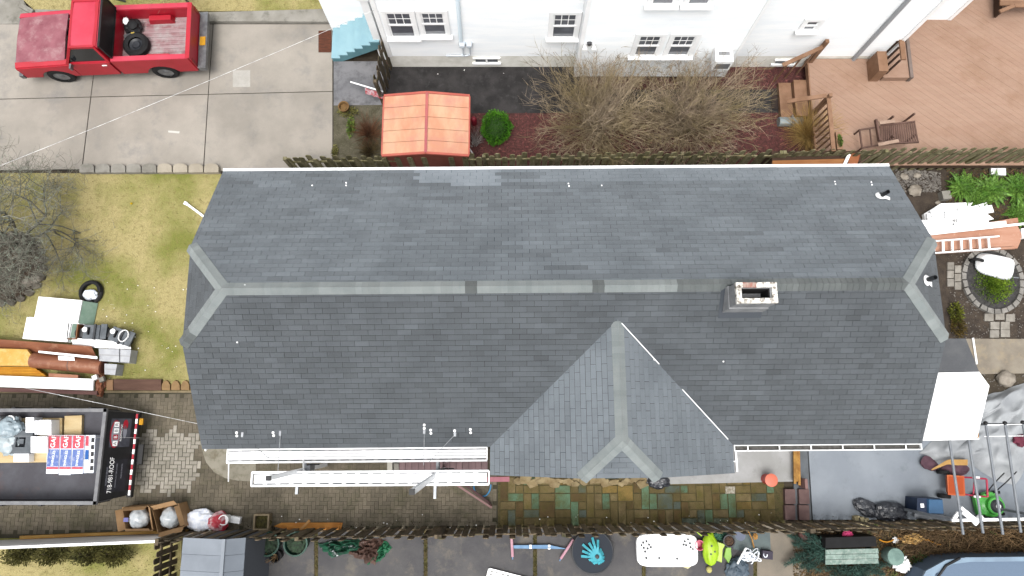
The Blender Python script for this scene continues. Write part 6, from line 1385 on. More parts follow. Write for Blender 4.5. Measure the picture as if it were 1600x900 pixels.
S('folded_cloth', 'maroon fabric bundle on the tarpaulin at the frame edge', 'cloth', MB().blob(G(1596, 688, .3), (.2, .16, .14), .4, 2, 3, 9), mat('crimson_cloth', c(140, 62, 84), c(110, 50, 66), 4), smooth=True)
S('bent_board', 'bent tan plywood strip lying across the maroon cushions', 'board', MB().sheet(lambda a, b: G(1456 + a * 56, 733 - 15 * min(1, a * 2.2) + (1 - b) * (2 + 7 * min(1, a * 1.6)), .28 + .06 * math.sin(a * 3)), 12, 2, .015), mat('tan_ply', c(222, 178, 110), c(206, 158, 90), 3))
# canopy frame poles
fr_ = T('canopy_frame', 'grey metal canopy frame of parallel poles over the painted patio', 'canopy frame', G(1540, 760)); zf = 2.2; m_gpole = mat('grey_pole', c(150, 156, 162), c(132, 138, 146), 5, rough=.45)
for (xa, ya), (xb, yb_) in (((1483, 685), (1505, 835)), ((1513, 684), (1536, 833)), ((1540, 661), (1567, 835)), ((1570, 661), (1595, 832)), ((1598, 660), (1626, 832))):
    pz = P('pole', MB().tube([G(xa, ya, zf), G(xb, yb_, zf)], .03, 8), m_gpole, fr_, smooth=True); P('end_cap', MB().blob(G(xa, ya, zf + .01), (.05, .05, .05), 0, 1, 2), m_blackm, pz)
P('beam', MB().bar(G(1487, 813, zf - .06), G(1660, 810, zf - .06), .06, .05), m_white, fr_); P('cross_wire', MB().tube([G(1538, 682, zf), G(1600, 681, zf)], .008, 5), m_white, fr_); P('cross_wire', MB().tube([G(1540, 664, zf), G(1640, 662, zf)], .012, 5), m_white, fr_)
for (xa, ya), (xb, yb_) in (((1501, 793), (1524, 812)), ((1498, 800), (1489, 813)), ((1503, 800), (1518, 812))): P('brace', MB().bar(G(xa, ya, zf - .05), G(xb, yb_, zf - .08), .07, .05), m_alu, fr_)
P('bracket', MB().bar(G(1521, 818, zf - .1), G(1534, 806, zf - .1), .12, .06), m_white, fr_)
for px, py in ((1490, 813), (1650, 811)): e = G(px, py, zf); P('leg', MB().box((e.x, e.y, zf / 2), (.06, .06, zf - .12)), m_gpole, fr_)
for px in (1483, 1540, 1598): e = G(px, 684 if px == 1483 else 663, zf); P('leg', MB().box((e.x, e.y, zf / 2), (.05, .05, zf - .05)), m_gpole, fr_)
S('aluminium_plank', 'grey aluminium plank lying beside the blue bin along the fence', 'plank', MB().bar(G(1428, 803, .1), G(1492, 813, .1), .14, .06), m_zinc)
# orange cart
a = G(1490, 757); ct = T('hand_cart', 'orange tipping cart with red frame and black wheels on the patio', 'cart', a, rot=R(-4)); m_orc, m_pink = mat('orange_tub', c(232, 120, 62), c(220, 100, 48), 3, rough=.45), mat('red_frame', c(214, 64, 96), c(196, 50, 80), 3, rough=.45)
P('tray', MB().hexa([(-.34, -.2, .22), (0, -.2, .22), (0, .2, .22), (-.34, .2, .22)], [(-.42, -.25, .42), (.02, -.25, .42), (.02, .25, .42), (-.42, .25, .42)]), m_orc, ct, local=True)
P('tray_floor', MB().box((-.2, 0, .424), (.36, .42, .006)), mat('orange_dark', c(206, 92, 46)), ct, local=True)
for s_ in (-1, 1): P('frame_tube', MB().tube([(-.1, .2 * s_, .2), (.2, .22 * s_, .38), (.5, .22 * s_, .55)], .022, 8), m_pink, ct, local=True, smooth=True); P('grip', MB().tube([(.22, .24 * s_, .44), (.36, .24 * s_, .5)], .028, 8), m_white, ct, local=True, smooth=True)
P('frame_tube', MB().tube([(.5, -.22, .55), (.5, .22, .55)], .025, 8), m_pink, ct, local=True); P('frame_tube', MB().tube([(.24, -.18, .4), (.28, .2, .42)], .02, 8), m_pink, ct, local=True)
for s_ in (-1, 1): P('wheel', MB().lathe([(.06, -.05), (.14, -.05), (.155, -.03), (.155, .03), (.14, .05), (.06, .05)], (-.36, .3 * s_, .155), 18, 'Y'), m_black, ct, local=True, smooth=True)
# green lawn mower
a = G(1540, 787); mw = T('lawn_mower', 'bright green lawn mower with dark engine on the patio', 'lawn mower', a, rot=.1); m_lime = mat('mower_green', c(110, 222, 96), c(84, 200, 76), 3, rough=.4, coat=.3)
P('deck', MB().lathe([(.33, .08), (.35, .14), (.32, .22), (.2, .27), (.19, .3)], (0, 0, 0), 24, sy=.95), m_lime, mw, local=True, smooth=True)
P('chute', MB().box((-.32, .02, .18), (.16, .46, .12)), m_lime, mw, local=True)
P('engine', MB().lathe([(.17, .28), (.17, .38), (.13, .42)], (.03, -.02, 0), 20), m_toold, mw, local=True, smooth=True); P('shroud', MB().lathe([(.22, .3), (.22, .36), (.2, .38), (.15, .38), (.15, .36)], (.03, -.02, 0), 22), m_lime, mw, local=True, smooth=True)
P('starter', MB().lathe([(.06, .42), (.06, .45), (.02, .46)], (.03, -.02, 0), 14), m_white, mw, local=True, smooth=True)
for sx_ in (-.26, .26):
    for sy_ in (-.27, .27): P('wheel', MB().lathe([(.05, -.03), (.1, -.03), (.1, .03), (.05, .03)], (sx_, sy_, .1), 14, 'Y'), m_black, mw, local=True, smooth=True)
for s_ in (-1, 1): P('handle', MB().tube([(.1 * s_, .25, .2), (.16 * s_ + .2, .55, .45), (.16 * s_ + .42, .8, .6)], .014, 6), m_blackm, mw, local=True, smooth=True)
# blue bin
bn_ = T('blue_bin', 'dark blue wheeled bin with lighter blue lid beside the fence', 'bin', G(1456, 797)); z = .6; q = [v - V3((0, 0, z)) for v in GP([(1435, 779), (1472, 780), (1474, 803), (1434, 802)], z)]
P('body', MB().prism(q, .01, z - .02, shrink=-.02), mat('navy_plastic', c(40, 62, 96), c(32, 50, 80), 3, rough=.45), bn_); P('lid', MB().prism([v + V3((0, 0, z)) for v in (q[0].lerp(q[1], .38), q[1], q[2], q[3].lerp(q[2], .38))], z - .02, z + .04, shrink=.02), mat('mid_blue_plastic', c(76, 124, 168), c(64, 108, 150), 3, rough=.45), bn_); P('label', MB().prism([v + V3((0, 0, z)) for v in GP([(1440, 788), (1444, 788), (1444, 793), (1440, 793)], 0)], 0, .001) if False else MB().box(G(1441, 790, z), (.09, .1, .004)), m_white, bn_)
bgk = mat('black_bag', c(62, 66, 74), c(44, 46, 54), 6, rough=.28, spec=.6, bump=1.0, bsc=9)
S('rubbish_bag', 'crumpled black rubbish bag lying on the patio by the fence', 'bag', MB().blob(G(1392, 800, .14), (.42, .24, .17), .7, 3.2, 4, 21, flat=-.13).blob(G(1357, 793, .1), (.32, .18, .12), .7, 3.2, 4, 24, flat=-.09, rz=-.4), bgk) if False else None
S('rubbish_bag', 'larger crumpled black rubbish bag by the fence on the patio', 'bag', MB().blob(G(1391, 800, .14), (.44, .24, .17), .2, 2.0, 4, 21, flat=-.13), bgk)
S('rubbish_bag', 'smaller crumpled black rubbish bag spread beside the larger one', 'bag', MB().blob(G(1353, 793, .08), (.34, .2, .1), .2, 2.0, 4, 24, flat=-.07, rz=-.5), bgk)
S('rubbish_bag', 'black plastic sack lying under the front gable eave', 'bag', MB().blob(G(1029, 753, .12), (.3, .17, .13), .18, 2.0, 4, 5, flat=-.11), bgk)
for i, (px, py, lb) in enumerate(((1338, 812, 'cream block nearest the maroon pavers'), (1345, 814, 'middle cream block of the small row by the fence'), (1353, 816, 'cream block nearest the black bag'))): S('cream_block', lb, 'block', MB().box(G(px, py, .08), (.14, .2, .16), rz=.1 + i * .1), mat('cream_block', c(214, 200, 158), c(190, 176, 134), 6, bump=.3))
bk = T('orange_bucket', 'orange bucket with its lid on the porch slab', 'bucket', G(1196, 748)); a = G(1195, 748) + V3((0, 0, .072))
m_bk = mat('orange_bucket', c(232, 92, 84), c(220, 78, 72), 3, rough=.4); P('pail', MB().lathe([(.13, 0), (.15, .34), (.16, .35), (.16, .37)], a, 22), m_bk, bk, smooth=True); P('lid', MB().lathe([(.165, .37), (.165, .4), (.14, .41), (.02, .41)], a, 22), mat('bucket_lid', c(244, 132, 104), rough=.45), bk, smooth=True)
wd = T('firewood', 'tall stack of split yellow timber along the porch slab', 'timber', G(1244, 735))
for i in range(10): P('plank', MB().bar(G(1241 + (i % 3) * 3.2, 700 + rr(0, 4), .1 + .06 * (i // 3)), G(1242 + (i % 3) * 3.4, 748 + rr(0, 10), .1 + .06 * (i // 3)), .06, .05), mat('split_yellow', c(222, 172, 92), c(170, 120, 60), 6, bump=.3, rnd=.2), wd)
for cx_, lb in ((1234, 'maroon concrete slab pair nearest the flagstones'), (1256, 'maroon concrete slab pair nearest the painted patio')):
    ss = T('maroon_slabs', lb, 'slabs', G(cx_, 790))
    for y in (764, 789): P('slab', MB().prism(GP([(cx_ - 8, y), (cx_ + 8.5, y), (cx_ + 9.5, y + 24), (cx_ - 7, y + 24)], .12), .0, .12, shrink=.008), mat('maroon_slab', c(128, 102, 98), c(110, 86, 84), 4, bump=.3), ss)
S('small_post', 'thin pinkish post beside the maroon slabs', 'post', MB().box(G(1255, 755, .2), (.07, .24, .4)), mat('pink_post', c(156, 122, 118)))
# rubble along the gable eave
rbm = mat('broken_stone', c(176, 158, 120), c(144, 124, 88), 5, bump=.5, rnd=.15)
rbt = T('stone_rubble', 'row of broken tan stones along the front gable eave', 'rubble', G(920, 752))
for i in range(40):
    s_ = rr(.09, .2); k_ = random.randint(4, 6); a0_ = rr(0, 6); cc_ = G(808 + i * 5.2 + rr(-4, 4), 751 + rr(-4, 6))
    P('stone', MB().prism([cc_ + V3((math.cos(a0_ + 6.283 * j / k_) * s_ * rr(.7, 1.2), math.sin(a0_ + 6.283 * j / k_) * s_ * rr(.45, .8), 0)) for j in range(k_)], .0, rr(.04, .13), shrink=.012), rbm, rbt)
S('white_dish', 'small white concrete drain cover on the flagstone patio', 'cover', MB().prism(GP([(1133, 760), (1148, 760), (1148, 771), (1133, 771)]), .012, .035), mat('drain_white', c(206, 200, 186), c(150, 140, 116), 20)) 

S('dark_mat', 'dark square mat on the path at the foot of the deck steps', 'mat', MB().prism(GP([(1205, 139), (1227, 139), (1227, 171), (1205, 171)]), .006, .035), mat('dark_mat', c(66, 52, 46), c(50, 40, 36), 6, bump=.4))
# ------------------------------------------------------------------ lower yard
m_dgr = mat('dark_green_pot', c(44, 92, 76), c(34, 70, 58), 5, rough=.5, bump=.4, bsc=20)
for px, lb in ((427, 'dark green round bin nearest the grey shed'), (470, 'dark green round bin nearest the green tarpaulin')): b = T('green_bin', lb, 'bin', G(px, 845)); a = G(px, 845); P('body', MB().lathe([(.24, 0), (.29, .4), (.31, .42), (.31, .46), (.27, .46), (.24, .1)], a, 22), m_dgr, b, smooth=True); P('contents', MB().blob(a + V3((0, 0, .34)), (.24, .24, .08), .5, 4, 3, px), mat('dark_leaves', c(60, 84, 60), c(44, 56, 44), 14), b)
a = G(436, 866); S('black_bucket', 'black bucket of sticks standing in the lower yard', 'bucket', MB().lathe([(.12, 0), (.15, .28), (.16, .3), (.13, .3), (.11, .1)], a, 18), m_black, smooth=True)
mb = MB()
for i in range(12): twig(mb, a + V3((0, 0, .15)), (rr(-1, .3), rr(-.8, .4), 1), .35, .014, .2, 2, tone=rr(0, 1))
S('kindling', 'pale sticks poking out of the black bucket', 'sticks', mb, mat('pale_stick', c(206, 180, 140), c(160, 120, 80), 9, tone=.3))
def crumple(nm, lb, quad, h, m, amp=.25, cat='tarp', nu=40, nv=24, seed=0, fr=4):
    def fn(a, b):
        px = (quad[0][0] * (1 - a) + quad[1][0] * a) * (1 - b) + (quad[3][0] * (1 - a) + quad[2][0] * a) * b; py = (quad[0][1] * (1 - a) + quad[1][1] * a) * (1 - b) + (quad[3][1] * (1 - a) + quad[2][1] * a) * b
        e = min(1, 5 * min(a, 1 - a, b, 1 - b)); z = .025 + e * (h * .5 + amp * abs(noise.noise(V3((a * fr, b * fr, seed)))) + amp * .4 * noise.noise(V3((a * fr * 2.4, b * fr * 2.4, seed + 3))))
        return G(px + 4 * noise.noise(V3((a * 5, b * 5, seed))), py + 4 * noise.noise(V3((a * 5, b * 5, seed + 9))), max(.02, z))
    return S(nm, lb, cat, MB().sheet(fn, nu, nv, .008), m, smooth=True, ang=70)
m_gt = mat('green_tarp', c(56, 132, 92), c(40, 104, 72), 3, rough=.45)
crumple('green_tarp', 'crumpled green tarpaulin with white streaks by the lower fence', [(494, 848), (518, 872), (572, 856), (560, 842)], .08, mat('green_tarp_streak', c(46, 104, 78), c(24, 52, 44), 5, rough=.4, c3=c(214, 220, 220), sc3=5, lo3=.58, hi3=.63), .3, seed=2)
crumple('brown_tarp', 'crumpled dark brown tarpaulin between two green tarpaulins', [(545, 866), (585, 884), (604, 842), (566, 842)], .1, mat('brown_tarp', c(110, 84, 74), c(86, 64, 56), 4, rough=.5), .3, seed=6)
crumple('green_tarp', 'bright green tarpaulin corner nearest the yard joint', [(574, 882), (594, 876), (613, 856), (600, 842)], .05, m_gt, .2, seed=8)
# pink and blue bars
gm = T('garden_bar', 'pale blue slatted plank with pink handles lying in the lower yard', 'toy', G(845, 855)); m_lb, m_pk = mat('pale_blue_bar', c(146, 184, 222), c(126, 164, 204), 4), mat('pink_grip', c(240, 190, 204), c(226, 170, 186), 4)
P('plank', MB().prism(GP([(800, 852), (858, 851.5), (888, 858), (858, 857.5), (800, 857)], .1), .06, .1), m_lb, gm)
for q0_, q1_ in (((799, 836), (801, 870)), ((896, 843), (876, 873))): P('handle', MB().tube([G(*q0_, .12), G(*q1_, .12)], .035, 8), m_pk, gm, smooth=True); P('tip', MB().tube([G(*q1_, .12), G(q1_[0] * 1.08 - q0_[0] * .08, q1_[1] * 1.12 - q0_[1] * .12, .12)], .015, 6), m_lb, gm)
for px, py in ((829, 852.5), (858, 852.5), (829, 856), (858, 857)): P('peg', MB().box(G(px, py, .11), (.06, .04, .02)), m_white, gm)
# trampoline
a = G(926, 862, .3); tr = T('small_trampoline', 'round black mini trampoline in the lower yard', 'trampoline', G(926, 862)); rx2 = G(958, 862, .3).x - a.x
P('mat', MB().lathe([(rx2 * .86, -.01), (rx2 * .86, .0), (.02, -.03)], a, 32), mat('tramp_mat', c(64, 72, 86), c(50, 56, 68), 3, rough=.6), tr, smooth=True); P('rim', MB().tube([a + V3((rx2 * math.cos(t), rx2 * math.sin(t), 0)) for t in [i * math.pi / 20 for i in range(40)]], .022, 8, closed=True), m_toold, tr, smooth=True)
P('skirt', MB().lathe([(rx2 * .99, 0), (rx2 * .97, .015), (rx2 * .87, .012)], a, 32), mat('tramp_skirt', c(52, 58, 68)), tr, smooth=True)
for i in range(6): t = i * math.pi / 3; e = a + V3((rx2 * .97 * math.cos(t), rx2 * .97 * math.sin(t), 0)); P('leg', MB().tube([e, V3((e.x, e.y, .0))], .018, 6), m_toold, tr)
cy = T('cyan_mop', 'bright cyan string mop head lying on the black trampoline', 'mop', a); m_cy = mat('cyan', c(96, 206, 222), c(72, 184, 204), 5, rough=.6)
hb_ = a + V3((.1, -.1, .04))
for i in range(17):
    t = R(rr(-4, 4) + 20 + i * 20.5); L = (.42 if 80 < math.degrees(t) < 200 else .2) * rr(.85, 1.1); d = V3((math.cos(t), math.sin(t), 0))
    P('strand', MB().bar(hb_ + d * .04 + V3((0, 0, .05)), hb_ + d * L * .6 + V3((0, 0, .07)), .055, .03).bar(hb_ + d * L * .6 + V3((0, 0, .07)), hb_ + d * L + V3((0, 0, -.01)), .06, .03), m_cy, cy)
P('hub', MB().lathe([(.06, .02), (.05, .1), (.02, .11)], hb_, 12), m_toold, cy, smooth=True)
# white lattice
lt = T('white_lattice', 'white perforated plastic panel at the bottom of the lower yard', 'lattice', G(800, 905)); p00, p10, p01 = G(765, 889, .05), G(832, 906, .05), G(755, 930, .05)
for i in range(9): P('strip', MB().bar(p00.lerp(p10, i / 8), p00.lerp(p10, i / 8) + (p01 - p00), .07, .02), m_white, lt)
for i in range(9): f = i / 8; P('strip', MB().bar(p00 + (p01 - p00) * f + V3((0, 0, .021)), p10 + (p01 - p00) * f + V3((0, 0, .021)), .055, .02), m_white, lt)
# white dog bed style tub
wt = T('white_sled', 'large white plastic tray with round holes in the lower yard', 'tray', G(1043, 862)); A_, B_ = G(996, 886, .18), G(1089, 834, .18); cx_, cy_ = (A_.x + B_.x) / 2, (A_.y + B_.y) / 2; hx, hy = (B_.x - A_.x) / 2, (B_.y - A_.y) / 2
def rrect(k, z, pw=.38): return [(cx_ + hx * k * sgn(math.cos(t)) * abs(math.cos(t)) ** pw, cy_ + hy * k * sgn(math.sin(t)) * abs(math.sin(t)) ** pw, z) for t in [i * math.pi / 24 for i in range(48)]]
rg = [rrect(1.0, .03), rrect(1.0, .17), rrect(.96, .19), rrect(.9, .19), rrect(.84, .15), rrect(.1, .16)]
mb = MB().add([p for r_ in rg for p in r_], [(k * 48 + i, k * 48 + (i + 1) % 48, (k + 1) * 48 + (i + 1) % 48, (k + 1) * 48 + i) for k in range(5) for i in range(48)] + [tuple(240 + i for i in range(48))]); P('shell', mb, m_white, wt, smooth=True, ang=50)
m_hole = mat('hole_dark', c(96, 98, 102))
for px, py in ((1005, 848), (1010, 846), (1014, 851), (1006, 856), (1012, 857), (1017, 855), (1008, 862), (1002, 852), (1070, 846), (1075, 843), (1078, 849), (1072, 852), (1079, 855), (1068, 851), (1083, 858), (1010, 872), (1030, 872), (1058, 873), (1030, 836), (1078, 833)): P('hole', MB().lathe([(.03, 0), (.03, .004)], G(px, py, .168), 8), m_hole, wt)
S('cream_flap', 'cream plastic flap poking out below the white tray', 'plastic', MB().prism(GP([(1058, 882), (1078, 876), (1079, 884), (1074, 888)]), .01, .06), mat('cream_plastic', c(236, 226, 180)))
S('pink_bucket', 'pink plastic bucket beside the white tray', 'bucket', MB().lathe([(.09, 0), (.12, .2), (.13, .21), (.11, .21), (.08, .03)], G(1090, 850), 18), mat('pink_plastic', c(228, 110, 136), c(214, 92, 120), 3, rough=.4), smooth=True)
m_lg = mat('lime_plastic', c(196, 236, 56), c(176, 220, 40), 3, rough=.4)
tg_ = T('lime_ride_toy', 'lime green plastic ride-on toy lying in the lower yard', 'toy', G(1115, 858))
P('body', MB().blob(G(1110, 858, .18), (.2, .4, .16), .12, 2, 4, 3, flat=-.16), m_lg, tg_, smooth=True); P('seat', MB().prism(GP([(1118, 845), (1134, 850), (1130, 858), (1128, 880), (1118, 876), (1121, 862)], .2), .12, .2, shrink=.02), mat('lime_pale', c(212, 240, 110), c(196, 228, 84), 3, rough=.4), tg_)
P('wing', MB().prism(GP([(1134, 856), (1142, 852), (1144, 870), (1139, 881), (1131, 870)], .1), .05, .1, shrink=.02), mat('leaf_green', c(160, 210, 90), c(140, 190, 76), 3, rough=.4), tg_); P('bar', MB().bar(G(1089, 829, .12), G(1097, 836, .12), .08, .04), m_lg, tg_)
for px, py in ((1112, 853), (1117, 862), (1111, 866), (1120, 848)): P('slot', MB().lathe([(.025, 0), (.025, .006)], G(px, py, .335 if px < 1118 else .25), 8), m_hole, tg_)
pt2 = T('dirt_pot', 'round pot of brown soil beside the lime green toy', 'pot', G(1135, 843)); a = G(1135, 843); P('pot', MB().lathe([(.11, 0), (.15, .24), (.16, .25), (.13, .25), (.12, .18)], a, 18), m_toold, pt2, smooth=True); P('soil', MB().blob(a + V3((0, 0, .2)), (.13, .13, .04), .4, 4, 3, 3), mat('pot_soil', c(100, 74, 54), c(60, 46, 36), 20), pt2)
crumple('green_cloth', 'crumpled dark green cloth behind the lime green toy', [(1104, 842), (1132, 846), (1136, 832), (1106, 830)], .08, mat('teal_cloth', c(76, 128, 104), c(56, 100, 82), 5), .15, 'cloth', 20, 12, 3)
S('yellow_ball', 'small pale yellow ball on the yard slab', 'ball', MB().blob(G(1108, 890, .07), (.075, .085, .075), .05, 1, 3), mat('pale_yellow', c(214, 206, 130)), smooth=True)
S('grey_disc', 'round grey lid by the lower fence', 'lid', MB().lathe([(.14, 0), (.14, .03), (.02, .035)], G(1156, 836, .02), 20), mat('blue_grey_lid', c(128, 136, 156)), smooth=True)
S('glass_panel', 'large grey green sheet lying under the wire tangle', 'panel', MB().prism(GP([(1145, 830), (1203, 832), (1205, 872), (1146, 858)], .04), .02, .04), mat('sheet_grey', c(104, 120, 120), c(90, 104, 106), 2, rough=.25))
S('leaf_stick', 'tan dried plant stalk leaning by the lower fence', 'stalk', MB().tube([G(1178, 855, .1), G(1175, 842, .2), G(1169, 830, .3)], .02, 5).blob(G(1180, 838, .2), (.06, .08, .04), .5, 3, 3, 1), mat('dry_leaf', c(196, 148, 80), c(168, 120, 62), 4))
wt_ = MB()
for i in range(26):
    p = G(1174 + random.gauss(0, 8), 868 + random.gauss(0, 4.5), rr(.06, .3)); r_ = rr(.05, .14); t0_ = rr(0, 6); nn_ = V3((rr(-.6, .6), rr(-.6, .6), 1)).normalized(); q_ = nn_.to_track_quat('Z', 'Y').to_matrix()
    wt_.tube([p + q_ @ V3((r_ * math.cos(t0_ + k * .55), r_ * .7 * math.sin(t0_ + k * .55), k * .004)) for k in range(random.randint(6, 12))], .015, 5, tone=rr(0, 1))
S('wire_tangle', 'tangle of white plastic tubing in the lower yard', 'tubing', wt_, mat('white_tube', (.72, .76, .8), (.6, .64, .7), 6, tone=.15, rough=.5), smooth=True)
S('white_rod', 'white rod lying across the white tubing tangle', 'rod', MB().tube([G(1166, 856, .4), G(1152, 881, .36)], .025, 7), m_white, smooth=True)
S('slate_bag', 'slate grey bag at the bottom of the lower yard', 'bag', MB().blob(G(1152, 890, .12), (.26, .28, .14), .4, 2.4, 4, 7, flat=-.1), mat('slate_bag', c(92, 108, 122), c(74, 88, 102), 4, rough=.45), smooth=True)
S('dark_crate', 'dark grey wire crate beside the tubing tangle', 'crate', MB().box(G(1197, 866, .12), (.26, .2, .24), rz=-.1), mat('dark_purple', c(76, 70, 84)))
# fallen conifer, bench, debris
m_con = mat('conifer_needle', c(74, 110, 98), c(48, 76, 68), 4, rough=.6, tone=.5, grain=0)
def conifer(lb, base, tips, n):
    b0 = G(*base); t_ = T('cut_conifer', lb, 'conifer', b0); mb, st_ = MB(), MB()
    for tx_, ty_ in tips:
        e = G(tx_, ty_, rr(.1, .3)); p0 = b0 + V3((0, 0, .2)); st_.tube([p0, p0.lerp(e, .5) + V3((0, 0, .06)), e], [.02, .015, .006], 5)
        for k in range(n):
            f = rr(.1, 1); p = p0.lerp(e, f) + V3((random.gauss(0, .05), random.gauss(0, .05), random.gauss(.03, .05))) * (1.5 - f); d = ((e - p0).normalized() + V3((rr(-.9, .9), rr(-.9, .9), rr(-.4, .9)))).normalized(); s_ = d.orthogonal().normalized() * .008; L = rr(.05, .12)
            mb.add([p - s_, p + s_, p + d * L], [(0, 1, 2)], rr(0, 1))
    P('branches', st_, mat('dark_bark', c(70, 58, 46)), t_, stuff=True); P('needles', mb, m_con, t_, stuff=True)
conifer('dark green cut conifer branches with tips spread toward the tan slab', (1285, 858), [(1232, 836), (1240, 850), (1226, 882), (1236, 876), (1250, 886), (1255, 832), (1262, 890), (1270, 838), (1244, 868)], 420)
conifer('dark green conifer boughs below the weathered bench', (1330, 885), [(1275, 890), (1300, 898), (1345, 905), (1380, 896), (1392, 880), (1360, 912), (1320, 912)], 420)
bnc = T('garden_bench', 'weathered pale green bench with a dark back among the debris', 'bench', G(1330, 865)); m_lich = mat('lichen_board', c(168, 190, 180), c(128, 152, 142), 5, bump=.4, c3=c(196, 206, 196), sc3=12)
for i in range(3): P('seat_slat', MB().prism(GP([(1290, 859 + i * 8), (1372, 857 + i * 8), (1373, 864.4 + i * 8), (1290, 866.4 + i * 8)], .42), .38, .42), m_lich, bnc)
P('back', MB().prism(GP([(1290, 840), (1368, 838), (1370, 854), (1290, 857)], .55), .1, .55), mat('black_back', c(30, 30, 32), c(22, 22, 24), 4), bnc)
for px, py in ((1294, 862), (1368, 860), (1294, 880), (1368, 878)): e = G(px, py, .38); P('leg', MB().box((e.x, e.y, .19), (.06, .06, .38)), m_toold, bnc)
S('round_cushion', 'round pale green stool top beside the weathered bench', 'stool', MB().lathe([(.2, 0), (.22, .3), (.21, .36), (.05, .38)], G(1388, 866), 18), mat('sage', c(142, 172, 162), c(120, 148, 140), 5), smooth=True)
S('red_ball', 'dull red round pot at the end of the tan slab', 'pot', MB().blob(G(1256, 836, .12), (.14, .13, .12), .1, 2, 3), mat('dull_red', c(128, 74, 72), c(104, 60, 58), 4), smooth=True)
S('pink_flower', 'bright pink flower ornament by the dark bench back', 'ornament', MB().blob(G(1324, 835, .4), (.12, .1, .05), .5, 4, 3, 2), mat('hot_pink', c(214, 70, 124), c(190, 50, 104), 5))
S('white_foam_chunk', 'white crumpled foam chunk beside the blue pool', 'foam', MB().blob(G(1408, 881, .12), (.2, .18, .14), .6, 3, 4, 4, flat=-.1), m_foam)
S('white_cup', 'small white cup on the orange cord', 'cup', MB().blob(G(1399, 844, .06), (.08, .08, .07), .3, 2, 3, 4), m_white)
hose('extension_cord', 'orange extension cord snaking through the debris bed', [G(1374 + i * 6, 843 + 3.5 * math.sin(i * .9) + i * .3, .09) for i in range(17)], .018, mat('orange_cord', c(236, 160, 40), rough=.5), 6, 'cord')
S('tan_bag', 'tan crumpled sack on the orange cord', 'sack', MB().blob(G(1425, 842, .1), (.26, .12, .1), .6, 3, 4, 12, flat=-.08), mat('tan_sack', c(224, 184, 116), c(196, 150, 80), 5, rough=.6))
db = MB()
for i in range(1100):
    px, py = rr(1400, 1640), rr(824, 868); twig(db, G(px, py, rr(.02, .22)), (rr(-1, 1), rr(-.6, .6), rr(-.1, .5)), rr(.15, .5), rr(.005, .01), .5, 3, tone=rr(0, 1))
S('brush_pile', 'long pile of dead tan and brown twigs along the lower fence', 'brush', db, mat('dead_twig', c(138, 110, 76), c(96, 76, 52), 1.4, tone=.4, grain=0))
lv = MB()
for i in range(9000):
    px, py = rr(1240, 1640), rr(818, 905); p = G(px, py, rr(.0, .05)); a_ = rr(0, 6.28); l_ = rr(.015, .04); d = V3((math.cos(a_), math.sin(a_), rr(-.4, .6))) * l_; s_ = V3((-math.sin(a_), math.cos(a_), rr(-.3, .3))) * l_ * .45; lv.add([p - d, p - s_, p + d, p + s_], [(0, 1, 2, 3)], rr(0, 1))
for i in range(2500):
    px, py = rr(1480, 1600), rr(264, 350); p = G(px, py, rr(.0, .03)); a_ = rr(0, 6.28); l_ = rr(.015, .035); d = V3((math.cos(a_), math.sin(a_), .2)) * l_; s_ = V3((-math.sin(a_), math.cos(a_), 0)) * l_ * .5; lv.add([p - d, p - s_, p + d, p + s_], [(0, 1, 2, 3)], rr(0, 1))
o = ST('leaf_litter', lv, mat('litter', c(126, 98, 66), c(88, 74, 44), 2.5, tone=.5, grain=0, c3=c(84, 100, 44), sc3=3, lo3=.56, hi3=.62), 'stuff')
iv = MB(); leafclump(iv, G(1436, 884) + V3((0, 0, .06)), (.35, .3, .12), 900, .05, .022, 4, .2); ST('ivy', iv, mat('ivy', c(78, 104, 48), c(56, 80, 34), 4, tone=.4, grain=0), 'stuff')
# pool
pl2 = T('garden_pool', 'above ground pool with pale blue rim and murky green cover', 'pool', G(1560, 930)); m_rim2 = mat('pool_rim', c(156, 182, 204), c(142, 164, 186), 2, rough=.45)
zp = .7; Pq = [v - V3((0, 0, zp)) for v in GP([(1444, 960), (1430, 925), (1447, 892), (1478, 875), (1510, 871), (1700, 869), (1760, 900), (1740, 1000), (1500, 1000)], zp)]; cen = sum(Pq, V3((0, 0, 0))) / len(Pq); inn = [v.lerp(cen, .14) for v in Pq]; n = len(Pq)
for i in range(n):
    j = (i + 1) % n; P('rim_section', MB().add([V3((v.x, v.y, z_)) for z_ in (zp - .06, zp) for v in (Pq[i], Pq[j], inn[j], inn[i])], [(3, 2, 1, 0), (4, 5, 6, 7), (0, 1, 5, 4), (1, 2, 6, 5), (2, 3, 7, 6), (3, 0, 4, 7)]), m_rim2, pl2)
P('wall', MB().prism(Pq, 0, zp - .07), mat('pool_wall', c(120, 140, 164)), pl2); P('cover', MB().prism(inn, zp - .13, zp - .09), mat('murky_cover', c(122, 146, 140), c(104, 126, 110), 1.5, rough=.25, c3=c(124, 150, 172), sc3=1.5), pl2)
P('strap', MB().tube([G(1500, 872, zp + .02), G(1478, 884, zp + .03), G(1465, 902, zp + .02)], .03, 6), m_blackm, pl2)
